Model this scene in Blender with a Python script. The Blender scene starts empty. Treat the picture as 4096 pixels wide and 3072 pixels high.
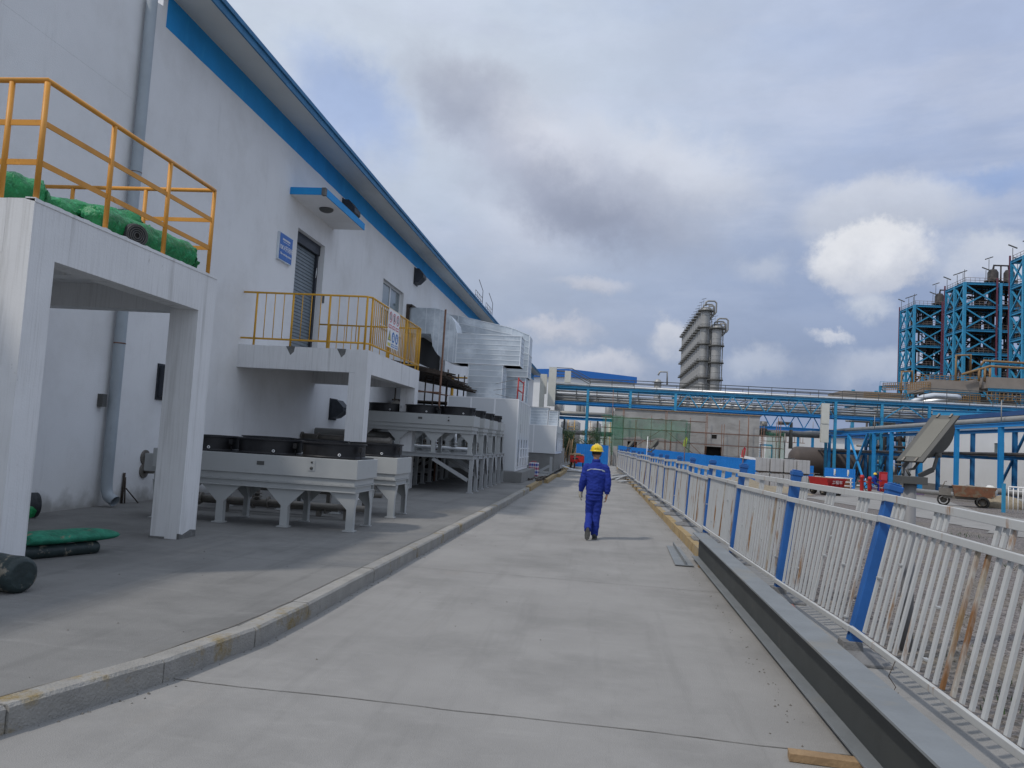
import bpy, bmesh, math, random
from mathutils import Vector, Matrix, noise
random.seed(7)
sc = bpy.context.scene
COL = sc.collection
V = Vector
PI = math.pi
R = math.radians

# ------------------------------------------------------------------ materials
def mat(name, col, rough=0.7, metal=0.0, var=0.12, scale=3.0, bump=0.0, bscale=40.0, dirt=None, dscale=2.0,
        dmin=0.55, dmax=0.7, dstretch=(1, 1, 1), spec=0.4, grime=None, coat=0.0, alpha=None):
    m = bpy.data.materials.new(name); m.use_nodes = True
    nt = m.node_tree; N = nt.nodes; L = nt.links
    b = N['Principled BSDF']
    b.inputs['Roughness'].default_value = rough
    b.inputs['Metallic'].default_value = metal
    b.inputs['Specular IOR Level'].default_value = spec
    if coat: b.inputs['Coat Weight'].default_value = coat
    tc = N.new('ShaderNodeTexCoord')
    no = N.new('ShaderNodeTexNoise'); no.inputs['Scale'].default_value = scale
    no.inputs['Detail'].default_value = 6; no.inputs['Roughness'].default_value = 0.62
    L.new(tc.outputs['Object'], no.inputs['Vector'])
    r = N.new('ShaderNodeValToRGB'); e = r.color_ramp.elements
    e[0].position = 0.3; e[1].position = 0.72
    e[0].color = tuple(c * (1 - var) for c in col) + (1,)
    e[1].color = tuple(min(1, c * (1 + var)) for c in col) + (1,)
    L.new(no.outputs['Fac'], r.inputs['Fac'])
    out = r.outputs['Color']
    def layer(out, c, s, lo, hi, st, amt=1.0):
        mp = N.new('ShaderNodeMapping'); mp.inputs['Scale'].default_value = st
        L.new(tc.outputs['Object'], mp.inputs['Vector'])
        n2 = N.new('ShaderNodeTexNoise'); n2.inputs['Scale'].default_value = s
        n2.inputs['Detail'].default_value = 8; n2.inputs['Roughness'].default_value = 0.68
        L.new(mp.outputs['Vector'], n2.inputs['Vector'])
        mr = N.new('ShaderNodeMapRange'); mr.inputs['From Min'].default_value = lo; mr.inputs['From Max'].default_value = hi
        mr.inputs['To Max'].default_value = amt
        L.new(n2.outputs['Fac'], mr.inputs['Value'])
        mx = N.new('ShaderNodeMixRGB'); L.new(mr.outputs['Result'], mx.inputs['Fac'])
        L.new(out, mx.inputs['Color1']); mx.inputs['Color2'].default_value = tuple(c) + (1,)
        return mx.outputs['Color']
    if name.startswith('white_plaster'):
        sz = N.new('ShaderNodeSeparateXYZ'); L.new(tc.outputs['Object'], sz.inputs[0]); nb = N.new('ShaderNodeTexNoise'); nb.inputs['Scale'].default_value = 4; nb.inputs['Detail'].default_value = 8; L.new(tc.outputs['Object'], nb.inputs['Vector'])
        ad = N.new('ShaderNodeMath'); ad.operation = 'MULTIPLY_ADD'; ad.inputs[1].default_value = -.55; L.new(nb.outputs['Fac'], ad.inputs[0]); L.new(sz.outputs['Z'], ad.inputs[2])
        mb_ = N.new('ShaderNodeMapRange'); mb_.inputs['From Min'].default_value = .02; mb_.inputs['From Max'].default_value = -.25; mb_.inputs['To Max'].default_value = .75; L.new(ad.outputs[0], mb_.inputs['Value'])
        mx_ = N.new('ShaderNodeMixRGB'); L.new(mb_.outputs['Result'], mx_.inputs['Fac']); L.new(out, mx_.inputs['Color1']); mx_.inputs['Color2'].default_value = (.22, .21, .19, 1); out = mx_.outputs['Color']
    if dirt: out = layer(out, dirt, dscale, dmin, dmax, dstretch)
    if grime:
        for (gc, gs, lo, hi, st, am) in grime: out = layer(out, gc, gs, lo, hi, st, am)
    L.new(out, b.inputs['Base Color'])
    if bump:
        n3 = N.new('ShaderNodeTexNoise'); n3.inputs['Scale'].default_value = bscale; n3.inputs['Detail'].default_value = 5
        L.new(tc.outputs['Object'], n3.inputs['Vector'])
        bp = N.new('ShaderNodeBump'); bp.inputs['Strength'].default_value = bump; bp.inputs['Distance'].default_value = 0.02
        L.new(n3.outputs['Fac'], bp.inputs['Height']); L.new(bp.outputs['Normal'], b.inputs['Normal'])
    if alpha is not None: b.inputs['Alpha'].default_value = alpha
    return m

def stained_concrete(name, col, joint=False, dark=(0.18, 0.175, 0.165), light=(0.55, 0.53, 0.5), streak=(1, 1, 1)):
    return mat(name, col, rough=0.92, var=0.10, scale=0.7, bump=0.35, bscale=120, dirt=dark, dscale=0.6, dmin=0.48, dmax=0.85,
               spec=0.15, grime=[(light, 1.3, 0.56, 0.9, streak, 0.5), (dark, 14, 0.66, 0.78, (1, 1, 1), 0.55),
                                 (dark, 70, 0.6, 0.8, (1, 1, 1), 0.3), ((0.32, 0.28, 0.235), 0.9, 0.6, 0.85, (1, .4, 1), 0.35), (dark, 2.2, .52, .72, (1.6, .10, 1), .38), (light, 3.0, .56, .72, (.5, 2.2, 1), .3), (dark, 5, .69, .73, (1, 1, 1), .5)])
M = {}
M['plaster'] = mat('white_plaster', (0.73, 0.73, 0.73), 0.9, var=0.035, scale=0.8, bump=0.25, bscale=60, dirt=(0.46, 0.46, 0.45), dscale=1.6,
                   dmin=0.62, dmax=0.95, dstretch=(1, 1, .12), spec=0.15, grime=[((0.3, 0.28, 0.25), 5, 0.68, 0.80, (1, 1, .3), .5), ((.55, .54, .52), .5, .48, .7, (1, 1, 1), .45), ((.45, .44, .43), 3, .58, .8, (1, 1, .12), .28), ((.15, .14, .13), 2.4, .735, .76, (1, .6, 1.6), .6)])
M['soffit'] = mat('soffit_paint', (0.62, 0.62, 0.58), 0.9, var=0.04, scale=1.0, bump=0.1, bscale=50)
M['stripe'] = mat('blue_wall_paint', (0.012, 0.26, 0.60), 0.65, var=0.12, scale=1.2, bump=0.1, bscale=50, dirt=(0.03, 0.34, 0.66), dscale=2, dmin=.58, dmax=.8, dstretch=(1, 1, .3))
M['platform'] = mat('weathered_white_plaster', (0.69, 0.69, 0.69), 0.92, var=0.05, scale=1.5, bump=0.12, bscale=50, dirt=(0.27, 0.26, 0.24), dscale=4.5,
                    dmin=0.54, dmax=0.9, dstretch=(1, 1, .06), spec=0.15, grime=[((0.16, 0.15, 0.13), 9, 0.66, 0.78, (1, 1, .5), .7), ((0.42, 0.41, 0.39), 40, 0.5, 0.75, (1, 1, .03), .45)])
M['spall'] = mat('bare_cement', (0.15, 0.15, 0.145), 0.95, var=0.3, scale=12, bump=0.6, bscale=40)
M['ochre'] = mat('ochre_paint', (0.60, 0.27, 0.04), 0.5, var=0.1, scale=4, dirt=(0.16, 0.06, 0.02), dscale=9, dmin=.64, dmax=.74)
M['yellowrail'] = mat('yellow_paint', (0.62, 0.33, 0.03), 0.5, var=0.1, scale=4, dirt=(0.2, 0.08, 0.02), dscale=10, dmin=.64, dmax=.74)
M['galv_pipe'] = mat('grey_plastic_pipe', (0.33, 0.37, 0.40), 0.5, var=0.08, scale=3, dirt=(0.2, 0.2, 0.19), dscale=4, dmin=.6, dmax=.8, dstretch=(1, 1, .3))
M['galv'] = mat('galvanised_sheet', (0.56, 0.61, 0.65), 0.30, 0.7, var=0.12, scale=1.4, bump=0.12, bscale=2.6, grime=[((0.85, 0.9, 0.93), .9, .5, .66, (1, 1, 1), .8)])
M['steelgrey'] = mat('grey_painted_steel', (0.36, 0.37, 0.375), 0.55, 0.1, var=0.06, scale=3, dirt=(0.25, 0.22, 0.18), dscale=6, dmin=.66, dmax=.8)
M['casing'] = mat('pale_grey_casing', (0.40, 0.41, 0.405), 0.5, 0.0, var=0.03, scale=2, dirt=(0.27, 0.26, 0.24), dscale=3, dmin=.6, dmax=.85)
M['steelpipe'] = mat('dusty_steel_pipe', (0.19, 0.175, 0.155), 0.55, 0.4, var=0.2, scale=8)
M['black'] = mat('black_metal', (0.018, 0.018, 0.02), 0.45, 0.2, var=0.3, scale=6)
M['hood'] = mat('dark_hood_metal', (0.04, 0.045, 0.055), 0.5, 0.3, var=0.25, scale=6)
M['shutter'] = mat('grey_shutter', (0.17, 0.20, 0.22), 0.5, 0.2, var=0.12, scale=5)
M['glass'] = mat('window_glass', (0.12, 0.16, 0.17), 0.12, 0.0, var=0.2, scale=2, spec=0.8)
M['upvc'] = mat('white_window_frame', (0.75, 0.76, 0.76), 0.4, var=0.03)
M['signblue'] = mat('sign_blue', (0.015, 0.12, 0.42), 0.4, var=0.05)
M['white'] = mat('white_paint', (0.78, 0.78, 0.78), 0.5, var=0.04, scale=4)
M['road'] = stained_concrete('road_concrete', (0.265, 0.258, 0.248), dark=(.17,.167,.16), light=(.33,.322,.308))
M['pavement'] = stained_concrete('pavement_concrete', (0.20, 0.197, 0.19), dark=(.10,.10,.097), light=(.29,.285,.275), streak=(.3, 1, 1))
M['strip'] = stained_concrete('roadside_concrete', (0.27, 0.265, 0.255), dark=(.16,.158,.15), light=(.35,.34,.33))
M['fascia'] = mat('weathered_blue_fascia', (0.035, 0.17, 0.33), 0.6, var=0.2, scale=3, dirt=(0.02, 0.08, 0.16), dscale=6, dmin=.55, dmax=.7)
M['seam'] = mat('bright_folded_seam', (0.85, 0.88, 0.9), 0.3, 0.6, var=0.05)
M['joint'] = mat('joint_dirt', (0.15, 0.14, 0.125), 0.95, var=0.4, scale=20)
M['kerb'] = mat('kerb_concrete', (0.28, 0.27, 0.25), 0.93, var=0.15, scale=4, bump=0.6, bscale=60, dirt=(0.23, 0.175, 0.085), dscale=2.6, dmin=.55, dmax=.66,
                grime=[((.14, .13, .12), 6, .58, .72, (1, 1, 1), .8), ((.3, .29, .28), 3, .55, .7, (1, 1, 1), .7)])
M['kerby'] = mat('faded_yellow_kerb', (0.32, 0.235, 0.12), 0.93, var=0.15, scale=4, bump=0.6, bscale=60, dirt=(0.24, 0.22, 0.18), dscale=2.4, dmin=.52, dmax=.7)
M['kerbtop'] = M['kerb']
M['dirt'] = mat('bare_ground', (0.16, 0.15, 0.135), 0.97, var=0.2, scale=1.3, bump=0.6, bscale=20, dirt=(0.16, 0.16, 0.12), dscale=.5, dmin=.5, dmax=.7)
M['galvbeam'] = mat('primed_steel_beam', (0.20, 0.215, 0.225), 0.6, 0.2, var=0.12, scale=2.5, bump=0.15, bscale=30, dirt=(0.24, 0.22, 0.18), dscale=1.5, dmin=.55, dmax=.8, grime=[((.2, .1, .05), 9, .70, .78, (1, 1, 1), .5)])
M['bluepost'] = mat('blue_post_paint', (0.018, 0.10, 0.32), 0.45, var=0.15, scale=5, dirt=(0.20, 0.17, 0.15), dscale=5, dmin=.66, dmax=.76, dstretch=(1, 1, .3))
M['picket'] = mat('rusty_white_paint', (0.44, 0.45, 0.45), 0.6, var=0.05, scale=3, dirt=(0.25, 0.13, 0.05), dscale=6, dmin=.58, dmax=.68, dstretch=(1, 1, .16),
                  grime=[((.34, .30, .22), 16, .60, .8, (1, 1, .3), .55)])
M['rusty'] = mat('heavily_rusted_white_paint', (0.40, 0.39, 0.36), 0.8, var=0.1, scale=5, dirt=(0.20, 0.095, 0.035), dscale=5, dmin=.42, dmax=.58, dstretch=(1, 1, .25), grime=[((.30, .24, .14), 9, .5, .7, (1, 1, .3), .7)])
M['web'] = mat('shade_darkened_web', (0.045, 0.05, 0.05), 0.6, 0.1, var=0.15, scale=3, dirt=(0.09, 0.085, 0.075), dscale=4, dmin=.6, dmax=.8)  # shade under the top flange painted in as a darker base colour
M['base'] = mat('post_foot_concrete', (0.17, 0.17, 0.17), 0.9, var=0.2, scale=8, bump=0.5, bscale=60)
M['lampgrey'] = mat('lamp_grey', (0.09, 0.09, 0.085), 0.6, 0.1, var=0.1, scale=6)
M['lampglass'] = mat('dusty_lamp_glass', (0.09, 0.09, 0.075), 0.45, var=0.1, scale=5, spec=0.6)
M['polegrey'] = mat('lamp_pole_paint', (0.19, 0.19, 0.195), 0.6, var=0.08, scale=4)
M['cyan'] = mat('cyan_steel_paint', (0.03, 0.25, 0.44), 0.5, 0.0, var=0.12, scale=1.2, dirt=(0.04, 0.18, 0.31), dscale=2, dmin=.5, dmax=.7)
M['blue2'] = mat('bright_blue_steel_paint', (0.02, 0.25, 0.56), 0.5, 0.0, var=0.1, scale=1.5)
M['navy'] = mat('darker_blue_steel_paint', (0.015, 0.14, 0.34), 0.55, 0.0, var=0.1, scale=1.5)
M['pipegrey'] = mat('grey_clad_pipe', (0.26, 0.255, 0.24), 0.5, 0.3, var=0.15, scale=1.5)
M['pipesilver'] = mat('silver_clad_pipe', (0.6, 0.61, 0.62), 0.35, 0.7, var=0.08, scale=2)
M['tray'] = mat('cable_tray_panel', (0.55, 0.55, 0.50), 0.5, var=0.05, scale=2)
M['hoard'] = mat('blue_hoarding_sheet', (0.012, 0.17, 0.52), 0.45, var=0.08, scale=1.5, dirt=(0.02, 0.2, 0.6), dscale=2)
M['roofblue'] = mat('blue_roof_sheet', (0.012, 0.12, 0.42), 0.45, var=0.06, scale=.5)
M['hallwhite'] = mat('white_hall_cladding', (0.68, 0.69, 0.70), 0.6, var=0.04, scale=.5)
M['cement'] = mat('raw_cement_render', (0.34, 0.335, 0.325), 0.95, var=0.2, scale=.8, bump=0.3, bscale=8, dirt=(0.26, 0.25, 0.24), dscale=.9, dmin=.5, dmax=.72, dstretch=(1, 1, 2.5))
M['netgreen'] = mat('green_debris_net', (0.03, 0.22, 0.13), 0.9, var=0.35, scale=3, alpha=0.36)
M['rustpole'] = mat('rusty_scaffold_tube', (0.20, 0.11, 0.075), 0.8, 0.2, var=0.35, scale=5)
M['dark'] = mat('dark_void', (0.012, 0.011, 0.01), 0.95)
M['wood'] = mat('weathered_plank', (0.065, 0.05, 0.04), 0.9, var=0.4, scale=6)
M['timber'] = mat('pale_timber', (0.30, 0.20, 0.11), 0.85, var=0.25, scale=6, bump=0.4, bscale=30)
M['greenwrap'] = mat('green_plastic_wrap', (0.01, 0.20, 0.06), 0.38, var=0.4, scale=7, bump=1.0, bscale=24, dirt=(0.05, 0.4, 0.18), dscale=9, dmin=.55, dmax=.7)
M['foam'] = mat('black_foam_roll', (0.03, 0.033, 0.037), 0.7, var=0.3, scale=10, bump=0.4, bscale=40)
M['taped'] = mat('black_roll_with_torn_tape', (0.022, 0.035, 0.035), 0.5, var=0.3, scale=10, bump=0.4, bscale=20, dirt=(0.20, 0.18, 0.14), dscale=7, dmin=.56, dmax=.62)
M['bag'] = mat('green_sack', (0.02, 0.20, 0.12), 0.7, var=0.45, scale=7, bump=0.9, bscale=14, dirt=(0.26, 0.16, 0.11), dscale=8, dmin=.58, dmax=.68, dstretch=(1, .4, 1))
M['plaid'] = None
M['cloth'] = mat('blue_workwear', (0.02, 0.038, 0.24), 0.9, var=0.18, scale=5, bump=0.9, bscale=11, spec=0.15)
M['skin'] = mat('skin', (0.32, 0.17, 0.11), 0.6, var=0.08)
M['hair'] = mat('black_hair', (0.012, 0.01, 0.01), 0.6, var=0.3, scale=30)
M['helmet'] = mat('yellow_helmet', (0.72, 0.50, 0.005), 0.28, var=0.03, coat=0.4)
M['glove'] = mat('dirty_glove', (0.33, 0.31, 0.26), 0.95, var=0.35, scale=18, bump=.5, bscale=40)
M['shoe'] = mat('dark_shoe', (0.035, 0.04, 0.045), 0.8, var=0.3, scale=12)
M['sole'] = mat('grey_shoe_sole', (0.10, 0.10, 0.095), 0.85, var=0.3, scale=25, bump=.8, bscale=60)
M['refl'] = mat('grey_reflective_tape', (0.36, 0.40, 0.47), 0.4, var=0.05)
M['red'] = mat('red_paint', (0.40, 0.02, 0.02), 0.5, var=0.15, scale=5, dirt=(0.2, 0.06, 0.04), dscale=5, dmin=.6, dmax=.7)
M['orange'] = mat('worn_orange_paint', (0.20, 0.09, 0.05), 0.7, var=0.2, scale=5, dirt=(0.2, 0.15, 0.1), dscale=4, dmin=.5, dmax=.6)
M['rubber'] = mat('tyre_rubber', (0.025, 0.025, 0.025), 0.85, var=0.2, scale=10)
M['greyblock'] = mat('aerated_block', (0.40, 0.40, 0.405), 0.9, var=0.08, scale=3, bump=.2, bscale=20)
M['sand'] = mat('sandy_heap', (0.25, 0.21, 0.15), 0.97, var=0.25, scale=8, bump=.7, bscale=30)
M['leaf'] = mat('dark_leaves', (0.035, 0.07, 0.025), 0.8, var=0.5, scale=8)
M['bark'] = mat('bark', (0.09, 0.07, 0.05), 0.9, var=0.3, scale=10)
M['vessel'] = mat('steel_column_cladding', (0.33, 0.33, 0.325), 0.5, 0.35, var=0.12, scale=.25, grime=[((.2, .19, .17), .5, .5, .75, (1, 1, .2), .6)])
M['darkequip'] = mat('dark_process_equipment', (0.05, 0.045, 0.045), 0.7, 0.2, var=0.5, scale=.6)
M['brownsheet'] = mat('brown_sheet_cladding', (0.23, 0.20, 0.175), 0.8, var=0.12, scale=.5)
M['redpipe'] = mat('red_fire_pipe', (0.13, 0.035, 0.06), 0.6, var=0.1)
M['signred'] = mat('sign_red', (0.55, 0.06, 0.08), 0.5, var=0.03)
M['signyellow'] = mat('sign_yellow', (0.62, 0.55, 0.12), 0.5, var=0.03)
M['signblue2'] = mat('sign_mid_blue', (0.04, 0.16, 0.42), 0.5, var=0.03)
M['brick'] = mat('red_brick', (0.25, 0.10, 0.08), 0.9, var=0.2, scale=20)
M['greywall'] = mat('grey_wall_dado', (0.17, 0.17, 0.17), 0.9, var=0.1, scale=1)
M['green_flag'] = mat('lime_flag', (0.35, 0.5, 0.08), 0.8)
M['sack'] = mat('white_sack', (0.6, 0.6, 0.58), 0.8, var=.1, scale=6)

# gravel: voronoi cells coloured stone by stone
def gravel_mat():
    m = bpy.data.materials.new('gravel_stones'); m.use_nodes = True
    nt = m.node_tree; N = nt.nodes; L = nt.links; b = N['Principled BSDF']
    b.inputs['Roughness'].default_value = 0.95; b.inputs['Specular IOR Level'].default_value = .15
    tc = N.new('ShaderNodeTexCoord'); vo = N.new('ShaderNodeTexVoronoi'); vo.inputs['Scale'].default_value = 30
    L.new(tc.outputs['Object'], vo.inputs['Vector'])
    sep = N.new('ShaderNodeSeparateColor'); L.new(vo.outputs['Color'], sep.inputs['Color'])
    r = N.new('ShaderNodeValToRGB'); e = r.color_ramp.elements
    e[0].color = (0.09, 0.083, 0.08, 1); e[1].color = (0.27, 0.245, 0.235, 1)
    x = r.color_ramp.elements.new(.5); x.color = (0.165, 0.15, 0.145, 1)
    L.new(sep.outputs[0], r.inputs['Fac'])
    n = N.new('ShaderNodeTexNoise'); n.inputs['Scale'].default_value = .45; n.inputs['Detail'].default_value = 5
    L.new(tc.outputs['Object'], n.inputs['Vector'])
    mr = N.new('ShaderNodeMapRange'); mr.inputs['From Min'].default_value = .52; mr.inputs['From Max'].default_value = .66
    mr.inputs['To Max'].default_value = .55; L.new(n.outputs['Fac'], mr.inputs['Value'])
    mx = N.new('ShaderNodeMixRGB'); L.new(mr.outputs['Result'], mx.inputs['Fac']); L.new(r.outputs['Color'], mx.inputs['Color1'])
    mx.inputs['Color2'].default_value = (0.21, 0.185, 0.14, 1)
    L.new(mx.outputs['Color'], b.inputs['Base Color'])
    bp = N.new('ShaderNodeBump'); bp.inputs['Strength'].default_value = .9; bp.inputs['Distance'].default_value = 0.03; bp.invert = True
    L.new(vo.outputs['Distance'], bp.inputs['Height']); L.new(bp.outputs['Normal'], b.inputs['Normal'])
    return m
M['gravel'] = gravel_mat()

# ------------------------------------------------------------------ mesh builder
class MB:
    def __init__(s): s.v = []; s.f = []; s.sm = []; s.mi = []; s.m = 0
    def add(s, vs, fs, smooth=False):
        o = len(s.v); s.v += [V(p) for p in vs]
        for f in fs: s.f.append([i + o for i in f]); s.sm.append(smooth); s.mi.append(s.m)
        return s
    def box(s, x0, x1, y0, y1, z0, z1):
        x0, x1 = min(x0, x1), max(x0, x1); y0, y1 = min(y0, y1), max(y0, y1); z0, z1 = min(z0, z1), max(z0, z1)
        return s.add([(x0, y0, z0), (x1, y0, z0), (x1, y1, z0), (x0, y1, z0), (x0, y0, z1), (x1, y0, z1), (x1, y1, z1), (x0, y1, z1)],
                     [(0, 3, 2, 1), (4, 5, 6, 7), (0, 1, 5, 4), (1, 2, 6, 5), (2, 3, 7, 6), (3, 0, 4, 7)])
    def hexa(s, p):   # 8 points, bottom ring then top ring
        return s.add(p, [(0, 3, 2, 1), (4, 5, 6, 7), (0, 1, 5, 4), (1, 2, 6, 5), (2, 3, 7, 6), (3, 0, 4, 7)])
    def frus(s, cx, cy, z0, z1, a0, b0, a1, b1):
        return s.hexa([(cx - a0, cy - b0, z0), (cx + a0, cy - b0, z0), (cx + a0, cy + b0, z0), (cx - a0, cy + b0, z0),
                       (cx - a1, cy - b1, z1), (cx + a1, cy - b1, z1), (cx + a1, cy + b1, z1), (cx - a1, cy + b1, z1)])
    def bar(s, p, q, w, h=None, up=(0, 0, 1)):
        p = V(p); q = V(q); h = h or w; d = (q - p).normalized(); up = V(up)
        if abs(d.dot(up)) > 0.98: up = V((0, 1, 0)) if abs(d.y) < .9 else V((1, 0, 0))
        x = d.cross(up).normalized() * (w / 2); y = x.cross(d).normalized() * (h / 2)
        return s.hexa([p - x - y, p + x - y, p + x + y, p - x + y, q - x - y, q + x - y, q + x + y, q - x + y])
    def tube(s, pts, r, n=10, caps=True, smooth=True):
        pts = [V(p) for p in pts]; rs = r if isinstance(r, (list, tuple)) else [r] * len(pts)
        rings = []; up = None
        for i, p in enumerate(pts):
            if i == 0: d = pts[1] - p
            elif i == len(pts) - 1: d = p - pts[i - 1]
            else: d = (pts[i + 1] - p).normalized() + (p - pts[i - 1]).normalized()
            d.normalize()
            if up is None: up = V((0, 0, 1)) if abs(d.z) < .9 else V((0, 1, 0))
            x = d.cross(up).normalized(); y = x.cross(d).normalized(); up = y
            rings.append([p + (x * math.cos(2 * PI * k / n) + y * math.sin(2 * PI * k / n)) * rs[i] for k in range(n)])
        o = len(s.v)
        for g in rings: s.v += g
        for i in range(len(pts) - 1):
            for k in range(n):
                a = o + i * n + k; b = o + i * n + (k + 1) % n
                s.f.append([a, b, b + n, a + n]); s.sm.append(smooth); s.mi.append(s.m)
        if caps:
            s.f.append([o + k for k in range(n)][::-1]); s.sm.append(False); s.mi.append(s.m)
            s.f.append([o + (len(pts) - 1) * n + k for k in range(n)]); s.sm.append(False); s.mi.append(s.m)
        return s
    def lathe(s, c, prof, n=24, axis=(0, 0, 1), smooth=True, sharp=False):
        if sharp:
            for i in range(len(prof) - 1): s.lathe(c, prof[i:i + 2], n, axis, smooth)
            return s
        c = V(c); a = V(axis).normalized(); u = a.orthogonal().normalized(); w = a.cross(u); o = len(s.v)
        for (r, z) in prof:
            for k in range(n):
                t = 2 * PI * k / n; s.v.append(c + a * z + (u * math.cos(t) + w * math.sin(t)) * max(r, 1e-4))
        for i in range(len(prof) - 1):
            for k in range(n):
                p = o + i * n + k; q = o + i * n + (k + 1) % n
                s.f.append([p, q, q + n, p + n]); s.sm.append(smooth); s.mi.append(s.m)
        return s
    def prism(s, poly, d):    # planar polygon swept by vector d
        n = len(poly); d = V(d); a = [V(p) for p in poly]
        return s.add(a + [p + d for p in a], [list(range(n))[::-1], [n + i for i in range(n)]] + [[i, (i + 1) % n, n + (i + 1) % n, n + i] for i in range(n)])
    def ibeam(s, p, q, w, h, t=0.02, up=(0, 0, 1)):
        p = V(p); q = V(q); d = (q - p).normalized(); up = V(up)
        if abs(d.dot(up)) > .98: up = V((0, 1, 0))
        x = d.cross(up).normalized(); y = x.cross(d).normalized()
        o = y * (h / 2 - t / 2)
        s.bar(p + o, q + o, w, t, up); s.bar(p - o, q - o, w, t, up); s.bar(p, q, t, h - 2 * t, up)
        return s
    def sphere(s, c, r, n=12, m=8, sc=(1, 1, 1)):
        o = len(s.v); c = V(c)
        for i in range(m + 1):
            ph = PI * i / m
            for k in range(n):
                t = 2 * PI * k / n
                s.v.append(c + V((math.sin(ph) * math.cos(t) * r * sc[0], math.sin(ph) * math.sin(t) * r * sc[1], math.cos(ph) * r * sc[2])))
        for i in range(m):
            for k in range(n):
                a = o + i * n + k; b = o + i * n + (k + 1) % n
                s.f.append([a, a + n, b + n, b]); s.sm.append(True); s.mi.append(s.m)
        return s
    def build(s, name, m, parent=None, bevel=0):
        me = bpy.data.meshes.new(name)
        off = V(ORG.get(parent.name, (0, 0, 0))) if parent else V((0, 0, 0))
        me.from_pydata([tuple(p - off) for p in s.v], [], s.f)
        ms = m if isinstance(m, (list, tuple)) else [m]
        for q in ms: me.materials.append(M[q] if isinstance(q, str) else q)
        me.polygons.foreach_set('use_smooth', s.sm)
        if len(ms) > 1: me.polygons.foreach_set('material_index', s.mi)
        me.validate(); me.update()
        bm = bmesh.new(); bm.from_mesh(me); bmesh.ops.recalc_face_normals(bm, faces=bm.faces); bm.to_mesh(me); bm.free()
        o = bpy.data.objects.new(name, me); COL.objects.link(o)
        if parent: o.parent = parent; ORG[o.name] = tuple(off)
        else: ORG[o.name] = (0, 0, 0)
        if bevel:
            b = o.modifiers.new('bevel', 'BEVEL'); b.width = bevel; b.segments = 2; b.limit_method = 'ANGLE'
        return o
ORG = {}
def tag(o, label=None, cat=None, group=None, kind=None):
    if label: o['label'] = label
    if cat: o['category'] = cat
    if group: o['group'] = group
    if kind: o['kind'] = kind
    return o
def thing(name, label, cat, loc=(0, 0, 0), group=None):
    o = bpy.data.objects.new(name, None); COL.objects.link(o); o.location = loc; o.empty_display_size = .2
    ORG[o.name] = tuple(loc)
    return tag(o, label, cat, group)
def struct(name, mb, m, kind='structure'):
    o = mb.build(name, m); o['kind'] = kind; return o
def copy_tree(o, parent=None):
    c = o.copy(); COL.objects.link(c); c.parent = parent
    for ch in list(o.children): copy_tree(ch, c)
    return c
def text_mesh(body, size, origin, xdir, ydir, depth=0.002):
    cu = bpy.data.curves.new('t', 'FONT'); cu.body = body; cu.size = size; cu.extrude = depth; cu.align_x = 'CENTER'; cu.align_y = 'CENTER'
    o = bpy.data.objects.new('t', cu); COL.objects.link(o)
    dg = bpy.context.evaluated_depsgraph_get(); me = bpy.data.meshes.new_from_object(o.evaluated_get(dg))
    bpy.data.objects.remove(o)
    x = V(xdir).normalized(); y = V(ydir).normalized(); z = x.cross(y); mb = MB()
    mb.add([V(origin) + x * v.co.x + y * v.co.y + z * v.co.z for v in me.vertices], [list(p.vertices) for p in me.polygons])
    return mb

# ------------------------------------------------------------------ terrain
def g(X, Y): return .1 - min(max((X - 3) / 8, 0), 1) * min(max((Y - 20) * .0155, 0), 1.)
def fx(Y): return 2.0 - .0183 * (Y - 9.2)           # fence line
def kx(Y): return 1.60 - .0085 * (Y - 13)            # right kerb face
def sheet(xs, ys, zf, jit=0):
    mb = MB(); n = len(xs)
    mb.add([(x, y, zf(x, y)) for y in ys for x in xs], [(j * n + i, j * n + i + 1, (j + 1) * n + i + 1, (j + 1) * n + i) for j in range(len(ys) - 1) for i in range(n - 1)], True)
    return mb
def frange(a, b, s):
    o = []
    while a < b - 1e-6: o.append(a); a += s
    return o + [b]
struct('ground', sheet([-600, -200, -60, -25, -9, 0, 2.0, 2.3, 3, 4, 5, 7, 9, 11, 14, 18, 24, 30, 40, 60, 120, 300, 700],
                       [-40, -10, 0, 5, 10, 15, 20, 30, 40, 50, 60, 70, 85, 100, 140, 200, 400, 900],
                       lambda x, y: g(x, y) - .03 if x > 2.2 else -.03), 'dirt')
struct('road', sheet(frange(-3.6, 1.95, .37), frange(-4, 72, 1), lambda x, y: 0.0), 'road')
struct('gravel_ground', sheet([2.0, 2.5, 3, 4, 6, 8, 11, 14, 17, 19.5, 22, 26], frange(-4, 76, 2), lambda x, y: g(x, y) + .0 if x > 2.45 else .1), 'gravel')
# pavement on the left, raised, following the kerb line
def lk(Y):   # left kerb road-side face
    pts = [(-4, -3.95), (3, -3.35), (3.97, -3.05), (4.77, -2.78), (6.2, -2.54), (7.6, -2.52), (11.2, -2.47), (16.6, -2.40), (35, -2.32), (70, -2.25)]
    for (a, b), (c, d) in zip(pts, pts[1:]):
        if a <= Y <= c: return b + (d - b) * (Y - a) / (c - a)
    return pts[-1][1]
ys = frange(-4, 70, .5)
mb = MB()
for a, b in zip(ys, ys[1:]):
    for k in range(6):
        xa0 = -9.5 + (lk(a) - .15 + 9.5) * k / 6; xa1 = -9.5 + (lk(a) - .15 + 9.5) * (k + 1) / 6
        xb0 = -9.5 + (lk(b) - .15 + 9.5) * k / 6; xb1 = -9.5 + (lk(b) - .15 + 9.5) * (k + 1) / 6
        mb.add([(xa0, a, .146), (xa1, a, .146), (xb1, b, .146), (xb0, b, .146)], [(0, 1, 2, 3)])
struct('pavement', mb, 'pavement')
mb = MB(); y = -4.0
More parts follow.
